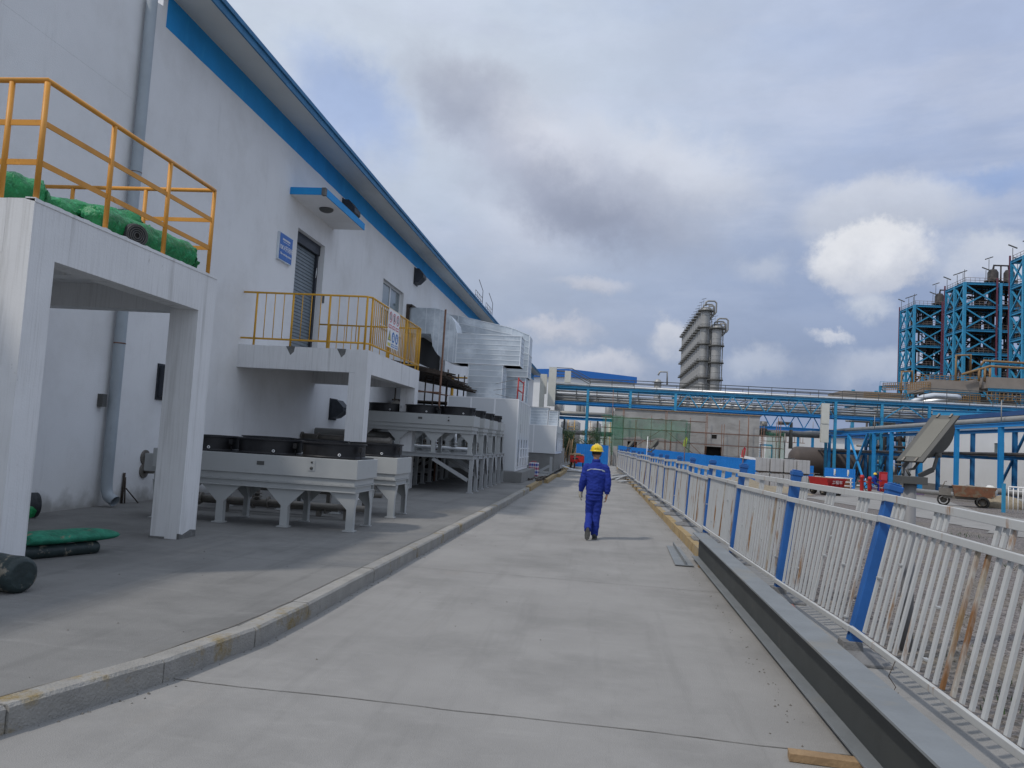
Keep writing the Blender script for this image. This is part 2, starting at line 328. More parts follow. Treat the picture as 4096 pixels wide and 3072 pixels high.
while y < 27:
    L_ = 1.0; a, b = y + .006, y + L_ - .006; j = random.uniform(-.006, .006); h = .15 + random.uniform(-.004, .004); w = .15
    xa, xb = lk(a) + j, lk(b) + j
    c = .018
    prof = lambda x, yy: [(x - w, yy, -.05), (x, yy, -.05), (x, yy, h - c), (x - c, yy, h), (x - w, yy, h)]
    A_, B_ = prof(xa, a), prof(xb, b)
    mb.add(A_ + B_, [(4, 3, 2, 1, 0), (5, 6, 7, 8, 9)] + [(i, (i + 1) % 5, 5 + (i + 1) % 5, 5 + i) for i in range(5)])
    y += L_
struct('kerb', mb, 'kerb')
mb = MB(); y = 27.5
for L_, dx, gap in [(5.5, 0, .5), (6.5, .16, .3), (8, .30, .4), (10, .1, 0)]:
    mb.box(lk(y) - .17 + dx, lk(y) + dx, y, y + L_, -.03, .16); y += L_ + gap
struct('kerb', mb, 'kerby')
mb = MB(); y = 12.95
while y < 60:
    a, b = y + .006, y + .99; j = random.uniform(-.008, .008); h = .15 + random.uniform(-.005, .005)
    mb.hexa([(kx(a) + j, a, -.05), (kx(a) + .14 + j, a, -.05), (kx(b) + .14 + j, b, -.05), (kx(b) + j, b, -.05),
             (kx(a) + .02 + j, a, h), (kx(a) + .14 + j, a, h), (kx(b) + .14 + j, b, h), (kx(b) + .02 + j, b, h)])
    y += 1.0
struct('kerb', mb, 'kerby')
mb = MB(); mb.box(1.71, 1.84, -4, 12.9, -.05, .148)
struct('kerb', mb, 'kerb')
mb = MB()
for a, b in zip(ys, ys[1:]):
    if b > 66: break
    x0a, x0b = (1.84 if a < 12.9 else kx(a) + .14), (1.84 if b <= 12.9 else kx(b) + .14)
    x1 = lambda yy: fx(yy) + .28 + .02 * noise.noise(V((yy * 2, 0, 0)))
    mb.hexa([(x0a, a, .0), (x1(a), a, .0), (x1(b), b, .0), (x0b, b, .0), (x0a, a, .144), (x1(a), a, .144), (x1(b), b, .144), (x0b, b, .144)])
struct('roadside_strip', mb, 'strip')
# joints
def joint(pts, w=.007, z=.004):
    mb = MB()
    for (a, b) in zip(pts, pts[1:]):
        a = V(a); b = V(b); n = max(2, int((b - a).length / .12)); d = (b - a).normalized(); s = V((-d.y, d.x, 0)); pr = None
        for i in range(n + 1):
            p = a + (b - a) * i / n; o = noise.noise(p * 1.1) * .03 + noise.noise(p * 4.1) * .012; ww = w * (0.7 + .9 * abs(noise.noise(p * 5)))
            q = (p + s * (o - ww), p + s * (o + ww))
            if pr: mb.add([pr[0], pr[1], q[1], q[0]], [(0, 1, 2, 3)])
            pr = q
    for p in mb.v: p.z = z
    return mb
jm = joint([(-2.73, 5.12, 0), (1.75, 4.93, 0)], .0045)
for Y in (10.2, 15.4, 20.6, 25.8, 31, 36, 41, 46): jm2 = joint([(lk(Y) + .02, Y, 0), (kx(max(Y, 13)), Y - .1, 0)], .004); jm.add(jm2.v, jm2.f)
struct('road_joint', jm, 'joint')
jm = joint([(-8.5, 9.2, 0), (-2.7, 9.0, 0)], .004, .15)
for Y in (16.4, 22.0): jm2 = joint([(-8.5, Y, 0), (lk(Y) - .16, Y, 0)], .005, .15); jm.add(jm2.v, jm2.f)
jm2 = joint([(lk(Y) - .165, Y, 0) for Y in frange(3.0, 25, 1)], .006, .15); jm.add(jm2.v, jm2.f)
struct('pavement_joint', jm, 'joint')
# road beyond the gravel
def strip_between(L1, L2, n, dz):
    mb = MB(); rows = []
    for i in range(len(L1) - 1):
        for k in range(16):
            t = k / 16; a = V(L1[i]).lerp(V(L1[i + 1]), t); b = V(L2[i]).lerp(V(L2[i + 1]), t); rows.append((a, b))
    rows.append((V(L1[-1]), V(L2[-1])))
    rows = [(V((a.x + .45 * noise.noise(V((a.y * .9, 1, 0))) + .2 * noise.noise(V((a.y * 4, 1, 0))), a.y)), b) for a, b in rows]
    for (a, b), (c, d) in zip(rows, rows[1:]):
        for k in range(n):
            P = [a.lerp(b, k / n), a.lerp(b, (k + 1) / n), c.lerp(d, (k + 1) / n), c.lerp(d, k / n)]
            mb.add([(p.x, p.y, g(p.x, p.y) + dz) for p in P], [(0, 1, 2, 3)])
    return mb
struct('yard_road', strip_between([(9.2, -2), (9.6, 10), (9.9, 20.6), (10.4, 26), (10.0, 33.6), (9.3, 39), (12.9, 46), (14.5, 60), (15, 80)],
                                  [(14.5, -2), (14.6, 10), (14.8, 20.6), (15.2, 28), (15.8, 35.5), (18.5, 44), (20.5, 50), (22.8, 58), (23, 80)], 10, .012), 'road')
# loose stones close to the fence and grit beside the kerbs
mb = MB()
def stone(mb, x, y, z, r):
    o = []
    for i in range(6):
        a = 2 * PI * i / 6 + random.random(); o.append((x + math.cos(a) * r * random.uniform(.7, 1.1), y + math.sin(a) * r * random.uniform(.7, 1.1), z))
    t = [(x + random.uniform(-.3, .3) * r, y + random.uniform(-.3, .3) * r, z + r * random.uniform(.6, 1.0))]
    mb.add(o + t, [(i, (i + 1) % 6, 6) for i in range(6)])
for i in range(9000):
    y = 3.0 + 11 * random.random() ** 1.3; x = fx(y) + .30 + 4.6 * random.random() ** 1.2
    stone(mb, x, y, .098, random.uniform(.01, .026))
struct('gravel', mb, 'gravel', 'stuff')
mb = MB()
for i in range(500):
    y = random.uniform(4, 22); side = random.random()
    if side < .45: x = lk(y) + .01 + abs(random.gauss(0, .05))
    elif side < .75: x = (1.38 if y < 12.9 else kx(y)) - abs(random.gauss(0, .06))
    elif side < .93: x = random.uniform(-6.8, -2.8)
    else: x = random.uniform(-2.2, 1.3)
    stone(mb, x, y, .148 if -6.9 < x < -2.75 and side >= .75 else .002, random.uniform(.003, .011))
struct('grit', mb, 'joint', 'stuff')
# sparse weeds in the gravel
mb = MB()
for i in range(420):
    cx, cy = random.choice([(3.4, 4.4), (3.8, 5.2), (2.9, 6.4), (7, 14), (8.6, 20), (8, 26), (5.4, 9)]); x = cx + random.gauss(0, .35); y = cy + random.gauss(0, .5)
    if x < fx(y) + .35: continue
    h = random.uniform(.03, .09); a = random.random() * 6.28; dx, dy = math.cos(a) * .006, math.sin(a) * .006; z = g(x, y)
    mb.add([(x - dx, y - dy, z), (x + dx, y + dy, z), (x + random.gauss(0, .02), y + random.gauss(0, .02), z + h)], [(0, 1, 2)])
struct('weeds', mb, 'leaf', 'stuff')
M['purplefoot'] = mat('purple_grey_footing', (0.16, 0.12, 0.22), 0.9, var=.15)
M['tankbrown'] = mat('brown_tank_cladding', (0.085, 0.07, 0.065), 0.7, .1, var=.12, scale=.8)
M['rustyrail'] = mat('dull_railing', (0.17, 0.13, 0.11), 0.8, var=.2)
M['rustyyellow'] = mat('dull_ochre_paint', (0.24, 0.15, 0.07), 0.7, var=.2)
M['roofdark'] = mat('dark_blue_roof', (0.02, 0.07, 0.2), 0.5, var=.1)
# ------------------------------------------------------------------ main building
W = -8.6; E = 96.0
B = thing('workshop_building', 'long white plastered workshop with blue painted band under its eave', 'building', (W, 40, .146))
mb = MB(); X0 = W - .3; T = 9.78; YN = 13.55
def wallseg(y0, y1, z0, z1): mb.box(X0, W, y0, y1, z0, z1)
D0, D1, DZ0, DZ1 = 20.75, 22.9, 3.6, 7.2       # shutter door opening
N0, N1, NZ0, NZ1 = 29.3, 32.45, 5.75, 7.6      # window opening
O0, O1, OZ0, OZ1 = 35.6, 42.0, 5.0, 6.45        # rough hole
wallseg(YN, D0, .1, T); wallseg(-4, YN, .1, 7.35)
mb.prism([(X0, 9.3, 7.352), (X0, YN, 7.352), (X0, YN, 9.45), (X0, 12.9, 9.32)], (.3, 0, 0))
mb.box(-26, X0 - .05, YN - .3, YN, .1, T)
wallseg(D0, D1, .1, DZ0); wallseg(D0, D1, DZ1, T); wallseg(D1, N0, .1, T); wallseg(N0, N1, .1, NZ0)
wallseg(N0, N1, NZ1, T); wallseg(N1, O0, .1, T); wallseg(O0, O1, .1, OZ0); wallseg(O0, O1, OZ1, T); wallseg(O1, E, .1, T)
mb.box(-26, X0 - .05, E - .3, E, .1, T); mb.box(-26, X0 - .05, -4, -3.7, .1, T); mb.box(-26.3, -26, -4, E, .1, T)
wall = mb.build('wall', 'plaster', B)
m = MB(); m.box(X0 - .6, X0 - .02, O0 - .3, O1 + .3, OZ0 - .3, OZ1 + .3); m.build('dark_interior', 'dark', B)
m = MB(); n = 160
ya = 13.7; zt = 9.12
prev = None
for i in range(n + 1):
    yy = ya + (E - ya) * (i / n) ** 1.6; z = zt + .012 * noise.noise(V((yy * 1.7, 3, 0)))
    if prev: m.hexa([(W, prev[0], prev[1]), (W + .004, prev[0], prev[1]), (W + .004, yy, z), (W, yy, z), (W, prev[0], T - .03), (W + .004, prev[0], T - .03), (W + .004, yy, T - .03), (W, yy, T - .03)])
    prev = (yy, z)
m.build('painted_band', 'stripe', B)
m = MB(); m.hexa([(W, YN, T - .02), (-7.74, YN, T - .10), (-7.74, E, T - .10), (W, E, T - .02), (W, YN, T + .1), (-7.74, YN, T + .02), (-7.74, E, T + .02), (W, E, T + .1)])
m.build('eave_soffit', 'soffit', B)
m = MB(); m.box(-7.737, -7.70, YN, E, T - .15, T + .06); m.box(-7.70, -7.66, YN, E, T + .0, T + .09); m.build('eave_fascia', 'fascia', B)
m = MB(); m.hexa([(-17.5, YN, 10.4), (-7.70, YN, T + .1), (-7.70, E, T + .1), (-17.5, E, 10.4), (-17.5, YN, 10.5), (-7.70, YN, T + .14), (-7.70, E, T + .14), (-17.5, E, 10.5)])
m.hexa([(-27, YN, T + .1), (-17.5, YN, 10.4), (-17.5, E, 10.4), (-27, E, T + .1), (-27, YN, T + .14), (-17.5, YN, 10.5), (-17.5, E, 10.5), (-27, E, T + .14)]); m.box(-26, -8.95, -4, 13.2, 7.2, 7.33)
m.build('roof', 'roofblue', B)
# shutter door set back in its opening
m = MB(); z = DZ0
while z < DZ1 - .3: m.hexa([(X0 + .03, D0, z), (X0 + .055, D0, z), (X0 + .055, D1, z), (X0 + .03, D1, z), (X0 + .03, D0, z + .085), (X0 + .045, D0, z + .085), (X0 + .045, D1, z + .085), (X0 + .03, D1, z + .085)]); z += .1
m.box(X0 + .0, X0 + .03, D0, D1, DZ0, DZ1)
dr = m.build('shutter_door', 'shutter', B)
m = MB(); m.box(X0 + .03, X0 + .12, D1 - .13, D1 - .002, DZ0, DZ1 - .3); m.box(X0 + .03, X0 + .12, D0 + .002, D0 + .1, DZ0, DZ1 - .3); m.box(X0 + .03, X0 + .16, D0 + .002, D1 - .002, DZ1 - .3, DZ1 - .003); m.build('guide_rail', 'hood', dr)
m = MB(); m.tube([(X0 + .14, D1 - .17, 6.2), (X0 + .16, D1 - .2, 6.35), (X0 + .14, D1 - .14, 6.5)], .012, 6); m.build('latch', 'white', dr)
# window
WF = MB()
def rectframe(m, x, y0, y1, z0, z1, w, d=.06):
    m.box(x - d, x, y0, y1, z0, z0 + w); m.box(x - d, x, y0, y1, z1 - w, z1); m.box(x - d, x, y0, y0 + w, z0 + w, z1 - w); m.box(x - d, x, y1 - w, y1, z0 + w, z1 - w)
xw = W - .14
rectframe(WF, xw, N0, N1, NZ0, NZ1, .07); ym = (N0 + N1) / 2; WF.box(xw - .05, xw - .002, ym - .05, ym + .05, NZ0 + .07, NZ1 - .07); WF.box(xw - .05, xw - .004, N0 + .07, N1 - .07, 6.63, 6.74)
for a, b in [(N0 + .1, N0 + .72), (N0 + .8, ym - .07), (ym + .07, ym + .72), (ym + .8, N1 - .1)]: rectframe(WF, xw + .02, a, b, NZ0 + .1, 6.6, .06, .05)
wf = WF.build('window', 'upvc', B)
m = MB(); m.box(xw - .045, xw - .03, N0 + .05, N1 - .05, NZ0 + .05, NZ1 - .05); m.build('pane', 'glass', wf)
m = MB(); m.box(xw, W + .06, N0 - .05, N1 + .05, NZ0 - .06, NZ0 - .002); m.build('sill', 'plaster', wf)
# door canopy
c = MB(); cx = -7.15; ry0, ry1, oy0, oy1 = 20.0, 23.4, 18.75, 22.0
ry0, ry1 = 19.75, 23.4
zt_, zb_ = 7.78, 7.60
c.hexa([(W, 18.95, zb_ + .2), (cx + .03, 18.95, zb_), (cx + .03, 22.15, zb_), (W, 23.3, zb_ + .2), (W, 18.95, zt_ + .25), (cx + .03, 18.95, zt_ - .02), (cx + .03, 22.15, zt_ - .02), (W, 23.3, zt_ + .25)])
c = MB(); c.box(W, -7.65, 20.03, 23.5, 7.9, 8.08); cn = c.build('door_canopy', 'plaster', B)
m = MB(); m.box(W, -7.72, 20.0, 20.028, 7.9, 8.085); m.box(-7.648, -7.62, 20.12, 23.53, 7.9, 8.085); m.box(W, -7.62, 20.028, 23.53, 8.082, 8.1); m.build('blue_edge', 'stripe', cn)
m = MB(); m.box(-7.72, -7.62, 19.985, 20.115, 7.895, 8.095); m.build('chipped_corner', 'spall', cn)
m = MB(); m.lathe((-8.05, 21.3, 7.9), [(.2, 0), (.2, -.03), (.17, -.07), (.1, -.1), (0, -.11)], 20); m.build('ceiling_lamp', 'lampgrey', cn)
# vent hoods: angular black cowls
def hood(y, z, d=.42, h=.66, w=.62):
    m = MB(); x = W; m.prism([(x, y, z), (x + d * .45, y, z + .04), (x + d, y, z + h * .42), (x + d, y, z + h * .62), (x + d * .5, y, z + h), (x, y, z + h)], (0, w, 0))
    o = m.build('vent_hood', 'hood', B)
    m = MB(); m.box(x, x + .03, y - .04, y + w + .04, z - .04, z + .002 + h + .04); m.build('flange', 'hood', o)
hood(24.1, 8.38); hood(33.95, 8.36); hood(24.35, 2.05, .45, .6, .6); hood(14.5, 2.12, .3, .62, .75); hood(62, 7.2)
# downpipe
m = MB(); px = W + .13; py = 13.0
m.tube([(px, py, 9.3), (px, py, .62), (px + .005, py + .01, .44), (px + .06, py + .0, .32), (px + .2, py - .02, .25)], .095, 18, caps=False)
dp = m.build('downpipe', 'galv_pipe', B)
m = MB(); m.tube([(px, py, 2.98), (px, py, 3.0)], .1, 18); m.tube([(px, py, 6.05), (px, py, 6.06)], .1, 18); m.build('pipe_joint', 'rustpole', dp)
m = MB(); m.box(W, W + .1, py - .22, py - .14, 5.1, 5.32); m.box(W, W + .1, py - .2, py + .12, 5.14, 5.17); m.build('bracket', 'hood', dp)
m = MB(); m.box(W, W + .1, 12.72, 12.84, 1.86, 2.08); jb = m.build('junction_box', 'lampgrey', B)
m = MB(); m.box(W, W + .04, 22.98, 23.06, 5.5, 5.75); m.build('door_button_box', 'lampgrey', B)
m = MB()
for z in (.97, .72):
    m.tube([(W, 14.3, z), (W + .03, 14.3, z)], .14, 16); m.tube([(W, 14.3, z), (-7.0, 14.3, z)], .05, 12); m.tube([(W + .3, 14.3, z), (W + .33, 14.3, z)], .075, 12)
m.build('wall_pipe', 'steelpipe', B)
m = MB(); m.tube([(W + .03, 13.65, .15), (W + .03, 13.66, .7)], .022, 7); m.tube([(W + .07, 13.68, .15), (W + .05, 13.67, .62)], .015, 6); m.tube([(W + .2, 13.9, .15), (W + .06, 13.7, .42)], .012, 6)
m.build('cable_conduit', 'wood', B)
# eave maintenance rails and flood lights on the roof edge
for (ya_, yb_) in ((45.3, 48.0), (49.5, 52.4)):
    m = MB()
    for t in range(5):
        yy = ya_ + (yb_ - ya_) * t / 4; m.tube([(-7.75, yy, T + .05), (-7.75, yy, T + .55)], .014, 5)
    for zz in (T + .3, T + .55): m.tube([(-7.75, ya_, zz), (-7.75, yb_, zz)], .014, 5)
    m.tube([(-7.75, yb_, T), (-7.75, yb_, T + 1.0), (-7.75, ya_ + 1.0, T + 1.35)], .02, 5); m.build('roof_edge_rail', 'steelpipe', B)

# signs on the wall and railing
s = thing('building_sign', 'blue rectangular room sign on the white wall beside the grey shutter door', 'sign', (W + .07, 19.85, 6.4))
m = MB(); m.box(W, W + .07, 19.44, 20.3, 6.02, 6.74); m.build('backing_board', 'galv', s)
m = MB(); m.box(W + .072, W + .076, 19.46, 20.28, 6.04, 6.72); m.build('face', 'signblue', s)
xs_ = W + .079
text_mesh('10KV开闭所', .165, (xs_, 19.87, 6.36), (0, 1, 0), (0, 0, 1)).build('main_lettering', 'white', s)
text_mesh('10kv switching station', .082, (xs_, 19.87, 6.20), (0, 1, 0), (0, 0, 1)).build('small_lettering', 'white', s)
m = MB()
for i in range(9): m.box(xs_, xs_ + .002, 19.62 + i * .055, 19.655 + i * .055, 6.56, 6.61)
m.box(xs_, xs_ + .002, 19.65, 20.08, 6.515, 6.525); m.build('heading_line', 'white', s)

# ------------------------------------------------------------------ concrete platforms with railings
def rough_slab_edge(m, x, y0, y1, z):
    pass
P = thing('loading_platform', 'white concrete platform with ochre tube railing and green rolls stored on top', 'platform', (-7, 8.7, .15))
PX = -5.45; PY0, PY1 = 6.84, 10.45; ZB, ZT = 3.19, 3.72
m = MB(); m.box(PX - .28, PX, PY0, PY1, ZB, ZT); m.box(W, PX - .282, PY0, PY0 + .28, ZB + .003, ZT - .002); m.box(W, PX - .282, PY1 - .28, PY1, ZB + .003, ZT - .002)
m.box(W, PX - .283, PY0 + .283, PY1 - .283, ZT - .2, ZT - .004); m.box(W, PX - .283, 8.5, 8.75, ZB + .12, ZT - .203)
m.build('slab', 'platform', P)
m = MB(); prevx = None
for i in range(61):
    yy = PY0 + (PY1 - PY0) * i / 60; h = .012 + .016 * noise.noise(V((yy * 9, 0, 2))); q = (yy, max(.004, h))
    if prevx: m.hexa([(PX - .1, prevx[0], ZT - .004), (PX + .008, prevx[0], ZT - .03), (PX + .008, q[0], ZT - .03), (PX - .1, q[0], ZT - .004), (PX - .1, prevx[0], ZT + prevx[1]), (PX + .006, prevx[0], ZT - .006 + prevx[1]), (PX + .006, q[0], ZT - .006 + q[1]), (PX - .1, q[0], ZT + q[1])])
    prevx = q
m.build('crumbling_edge', 'platform', P)
m = MB(); m.box(PX - .42, PX, PY0, 7.19, .146, ZB); m.build('column', 'platform', P)
m = MB(); m.box(PX - .40, PX, 10.02, PY1, .146, ZB); m.build('column', 'platform', P)
m = MB(); m.prism([(PX + .003, 10.016, .146), (PX + .003, PY1 + .003, .146), (PX + .003, PY1 + .003, .23), (PX + .003, 10.3, .25), (PX + .003, 10.1, .20), (PX + .003, 10.016, .22)], (-.03, 0, 0)); m.box(PX - .41, PX - .2, 10.0, 10.02, .146, .17); m.build('bare_column_foot', 'spall', P)
r_ = .027
for xx, yy in [(PX - .04, 6.90), (PX - .04, 7.97), (PX - .04, 9.12), (PX - .04, 10.25), (-5.86, 6.90), (-6.9, 6.90), (-8.0, 6.90), (-6.5, 10.25), (-7.6, 10.25)]:
    rl = MB(); rl.tube([(xx, yy, ZT - .02), (xx, yy, 4.88)], r_, 10); rl.build('railing_post', 'ochre', P)
rl = MB(); rl.tube([(W + .02, 6.9, 4.90), (PX - .04, 6.9, 4.90), (PX - .04, 10.25, 4.90), (W + .02, 10.25, 4.90)], .028, 10); rl.build('handrail', 'ochre', P)
rl = MB()
for z in (4.48, 4.09):
    rl.bar((PX - .04, 6.9, z), (PX - .04, 10.25, z), .014, .055); rl.bar((W, 6.9, z), (PX - .046, 6.9, z), .014, .055); rl.bar((W, 10.25, z), (PX - .046, 10.25, z), .014, .055)
rl.build('middle_rail', 'ochre', P)

Q = thing('entrance_balcony', 'white concrete balcony with yellow vertical bar railing below the shutter door', 'balcony', (-7, 20.3, .15))
PY0, PY1 = 17.76, 22.95; ZB, ZT = 3.04, 3.58
m = MB(); m.box(PX - .28, PX, PY0, PY1, ZB, ZT); m.box(W, PX - .282, PY0, PY0 + .28, ZB + .003, ZT - .002); m.box(W, PX - .282, PY1 - .28, PY1, ZB + .003, ZT - .002)
m.box(W, PX - .283, PY0 + .283, PY1 - .283, ZT - .2, ZT - .004)
m.build('slab', 'platform', Q)
for (a, b) in ((PY0, PY0 + .35), (PY1 - .40, PY1)):
    m = MB(); m.box(PX - .42, PX, a, b, .146, ZB); m.build('column', 'platform', Q)
def balus(m, p, q, n, z0, z1, thick):
    p = V(p); q = V(q)
    for i in range(n + 1):
        c_ = p.lerp(q, i / n); b_ = i % thick == 0
        m.tube([(c_.x, c_.y, z0 - (.16 if b_ else 0)), (c_.x, c_.y, z1)], .026 if b_ else .011, 8)
rl = MB(); balus(rl, (W + .35, PY0 + .05, 0), (PX - .12, PY0 + .05, 0), 12, 3.74, 4.82, 4); rl.tube([(-5.57, PY0 + .05, 3.74), (-5.57, PY0 + .05, 4.82)], .011, 8)
balus(rl, (PX - .04, PY0 + .22, 0), (PX - .04, PY1 - .05, 0), 30, 3.74, 4.82, 10)
balus(rl, (W + .35, PY1 - .05, 0), (PX - .12, PY1 - .05, 0), 12, 3.74, 4.82, 4)
rl.build('railing_bars', 'yellowrail', Q)
rl = MB()
for z in (4.83, 3.74): rl.tube([(W + .02, PY0 + .05, z), (PX - .16, PY0 + .05, z), (PX - .04, PY0 + .17, z), (PX - .04, PY1 - .05, z), (W + .02, PY1 - .05, z)], .023, 10)
rl.build('handrail', 'yellowrail', Q)
for xx in (-7.33, -6.1):
    m = MB(); m.prism([(xx - .1, PY0 - .004, ZT + .001), (xx + .12, PY0 - .004, ZT + .001), (xx + .1, PY0 - .004, ZT - .12), (xx + .02, PY0 - .004, ZT - .2), (xx - .04, PY0 - .004, ZT - .1)], (0, .12, 0)); m.build('broken_plaster_patch', 'spall', Q)
# safety board hung on the balcony railing
s = thing('safety_board', 'white safety board with red, yellow and blue symbols on the balcony railing', 'sign', (PX + .02, 19.8, 4.2))
bx = PX - .005; b0, b1, bz0, bz1 = 19.25, 20.3, 3.86, 4.82
m = MB(); m.box(bx, bx + .012, b0, b1, bz0, bz1); m.build('board', 'white', s)
def ring(m, y, z, r, w):
    n = 20; o = []
    for k in range(n):
        a = 2 * PI * k / n; o += [(bx + .015, y + math.cos(a) * r, z + math.sin(a) * r), (bx + .015, y + math.cos(a) * (r - w), z + math.sin(a) * (r - w))]
    m.add(o, [(2 * k, 2 * ((k + 1) % n), 2 * ((k + 1) % n) + 1, 2 * k + 1) for k in range(n)])
def disc(m, y, z, r, n=20): m.add([(bx + .015, y + math.cos(2 * PI * k / n) * r, z + math.sin(2 * PI * k / n) * r) for k in range(n)], [tuple(range(n))])
r1 = MB(); bl = MB(); bk = MB(); wt = MB(); ye = MB()
for i in range(3):
    y = b0 + .18 + i * .345; z = bz1 - .2; ring(r1, y, z, .14, .025)
    r1.add([(bx + .0155, y - .09, z + .1), (bx + .0155, y - .07, z + .115), (bx + .0155, y + .1, z - .09), (bx + .0155, y + .08, z - .11)], [(0, 1, 2, 3)])
    bk.box(bx + .0145, bx + .0165, y - .03, y + .03, z - .07, z + .05); bk.box(bx + .0145, bx + .0165, y - .02, y + .025, z + .06, z + .09)
    r1.box(bx + .013, bx + .0145, y - .14, y + .14, bz1 - .48, bz1 - .39)
    for k in range(4): wt.box(bx + .0145, bx + .0165, y - .11 + k * .06, y - .07 + k * .06, bz1 - .46, bz1 - .41)
for i in (1, 2):
    y = b0 + .18 + i * .345; z = bz0 + .28; disc(bl, y, z, .14); wt.box(bx + .0152, bx + .0172, y - .05, y + .05, z - .08, z + .02); wt.box(bx + .0152, bx + .0172, y - .03, y + .03, z + .03, z + .08)
    bl.box(bx + .013, bx + .0145, y - .14, y + .14, bz0 + .03, bz0 + .11)
    for k in range(4): wt.box(bx + .0145, bx + .0165, y - .11 + k * .06, y - .07 + k * .06, bz0 + .05, bz0 + .09)
y = b0 + .18; z = bz0 + .2
bk.add([(bx + .014, y - .14, z - .03), (bx + .014, y + .14, z - .03), (bx + .014, y, z + .25)], [(0, 1, 2)])
ye.add([(bx + .0165, y - .105, z - .012), (bx + .0165, y + .105, z - .012), (bx + .0165, y, z + .19)], [(0, 1, 2)]); ye.box(bx + .013, bx + .0145, y - .14, y + .14, bz0 + .03, bz0 + .11)
bk.box(bx + .0168, bx + .0185, y - .014, y + .014, z + .02, z + .12)
r1.build('red_symbols', 'signred', s); bl.build('blue_symbols', 'signblue2', s); ye.build('yellow_symbol', 'signyellow', s); bk.build('black_symbols', 'black', s); wt.build('white_symbols', 'white', s)

# ------------------------------------------------------------------ dry coolers
def cooler(loc, label, front=True, nleg=4, group='fan coolers along the workshop wall'):
    x, y, z0 = loc           # right front corner, z of the feet
    t = thing('dry_cooler', label, 'cooler', (x, y, z0), group=group)
    D, LN = 1.1, 3.35; f = lambda a: z0 + a
    m = MB(); m.box(x - LN, x, y, y + D, f(.80), f(1.10)); cs = m.build('casing', 'casing', t, bevel=.006)
    m = MB(); m.box(x - LN + .04, x - .04, y + .03, y + D - .03, f(.70), f(.80) - .002)
    for k in range(22): m.sphere((x - .1 - k * .15, y + .03, f(.715)), .008, 6, 4)
    m.build('coil_band', 'casing', t)
    m = MB(); m.ibeam((x - LN + .02, y + .06, f(.645)), (x - .02, y + .06, f(.645)), .09, .105, .012); m.ibeam((x - LN + .02, y + D - .06, f(.645)), (x - .02, y + D - .06, f(.645)), .09, .105, .012)
    m.ibeam((x - .06, y + .11, f(.645)), (x - .06, y + D - .11, f(.645)), .09, .1, .012)
    for k in range(14): m.sphere((x - .1 - k * .24, y + .012, f(.60)), .009, 6, 4)
    m.build('support_frame', 'casing', t)
    m = MB(); m.box(x - LN + .05, x - .06, y + .05, y + D - .05, f(1.10), f(1.118)); m.build('fan_deck', 'black', t)
    for k in range(3):
        c = (x - .575 - k * 1.075, y + D / 2, f(1.118)); rr = .505
        m = MB(); m.lathe(c, [(rr, 0), (rr, .005), (rr - .012, .02), (rr - .012, .20), (rr + .014, .205), (rr + .014, .228), (rr - .03, .228), (rr - .03, .02)], 40, sharp=True)
        fd = m.build('fan_drum', 'black', t)
        m = MB()
        for q in range(5):
            a = PI * q / 5; m.tube([(c[0] + math.cos(a) * rr * .94, c[1] + math.sin(a) * rr * .94, c[2] + .16), (c[0] - math.cos(a) * rr * .94, c[1] - math.sin(a) * rr * .94, c[2] + .16)], .005, 4)
        for q in (.15, .3, .42): m.tube([(c[0] + math.cos(2 * PI * j / 24) * q, c[1] + math.sin(2 * PI * j / 24) * q, c[2] + .16) for j in range(25)], .004, 4)
        for q in range(5):
            a = 2 * PI * q / 5; m.add([(c[0] + math.cos(a + s_) * r_, c[1] + math.sin(a + s_) * r_, c[2] + .04 + h_) for (s_, r_, h_) in ((0, .08, 0), (-.2, .44, 0), (.35, .44, .06), (.6, .08, .05))], [(0, 1, 2, 3)])
        m.lathe((c[0], c[1], c[2] + .02), [(.09, 0), (.09, .1), (0, .1)], 14); m.build('fan_blades', 'black', fd)
        m = MB(); a = R(-62); mx, my = c[0] + math.cos(a) * (rr - .008), c[1] + math.sin(a) * (rr - .008); m.lathe((mx, my, c[2] + .045), [(.024, 0), (.024, .008), (.012, .008), (.012, 0)], 12, axis=(math.cos(a), math.sin(a), 0)); m.build('eyebolt_ring', 'white', fd)
        if k < 3:
            m = MB(); a = R(-15); m.box(c[0] + rr * .96, c[0] + rr * .96 + .06, c[1] - .28, c[1] - .2, c[2] + .1, c[2] + .18); m.tube([(c[0] + rr, c[1] - .24, c[2] + .1), (c[0] + rr + .02, c[1] - .24, c[2] - .0)], .008, 5); m.build('cable_box', 'black', fd)
    for xx in [x - .09 - i * (LN - .18) / (nleg - 1) for i in range(nleg)]:
        for (yy, s_) in ((y + .06, 1), (y + D - .06, -1)):
            m = MB(); wt_, wb = .32, .058; edge = xx > x - .2; left = xx < x - LN + .2
            a0 = -wt_ if not left else -.09; a1 = wt_ if not edge else .09
            y2 = yy + s_ * .012
            m.prism([(xx + a0, yy, f(.59)), (xx + a1, yy, f(.59)), (xx + wb, yy, f(.33)), (xx + wb, yy, f(.02)), (xx - wb, yy, f(.02)), (xx - wb, yy, f(.33))], (0, s_ * .012, 0))
            m.prism([(xx + wb - .012, y2, f(.59)), (xx + wb - .012, y2 + s_ * .22, f(.59)), (xx + wb - .012, y2 + s_ * .09, f(.35)), (xx + wb - .012, y2 + s_ * .09, f(.02)), (xx + wb - .012, y2, f(.02))], (.012, 0, 0))
            m.box(xx - .09, xx + .09, yy - .05, yy + .12 * s_, z0, f(.018)); m.build('leg', 'casing', t)
    m = MB(); m.box(x - 1.62, x - 1.5, y - .006, y, f(.94), f(1.0)); m.build('name_plate', 'lampgrey', t)
    m = MB(); m.box(x - .78, x - .68, y - .008, y, f(.90), f(1.06)); sp = m.build('switch_plate', 'casing', t)
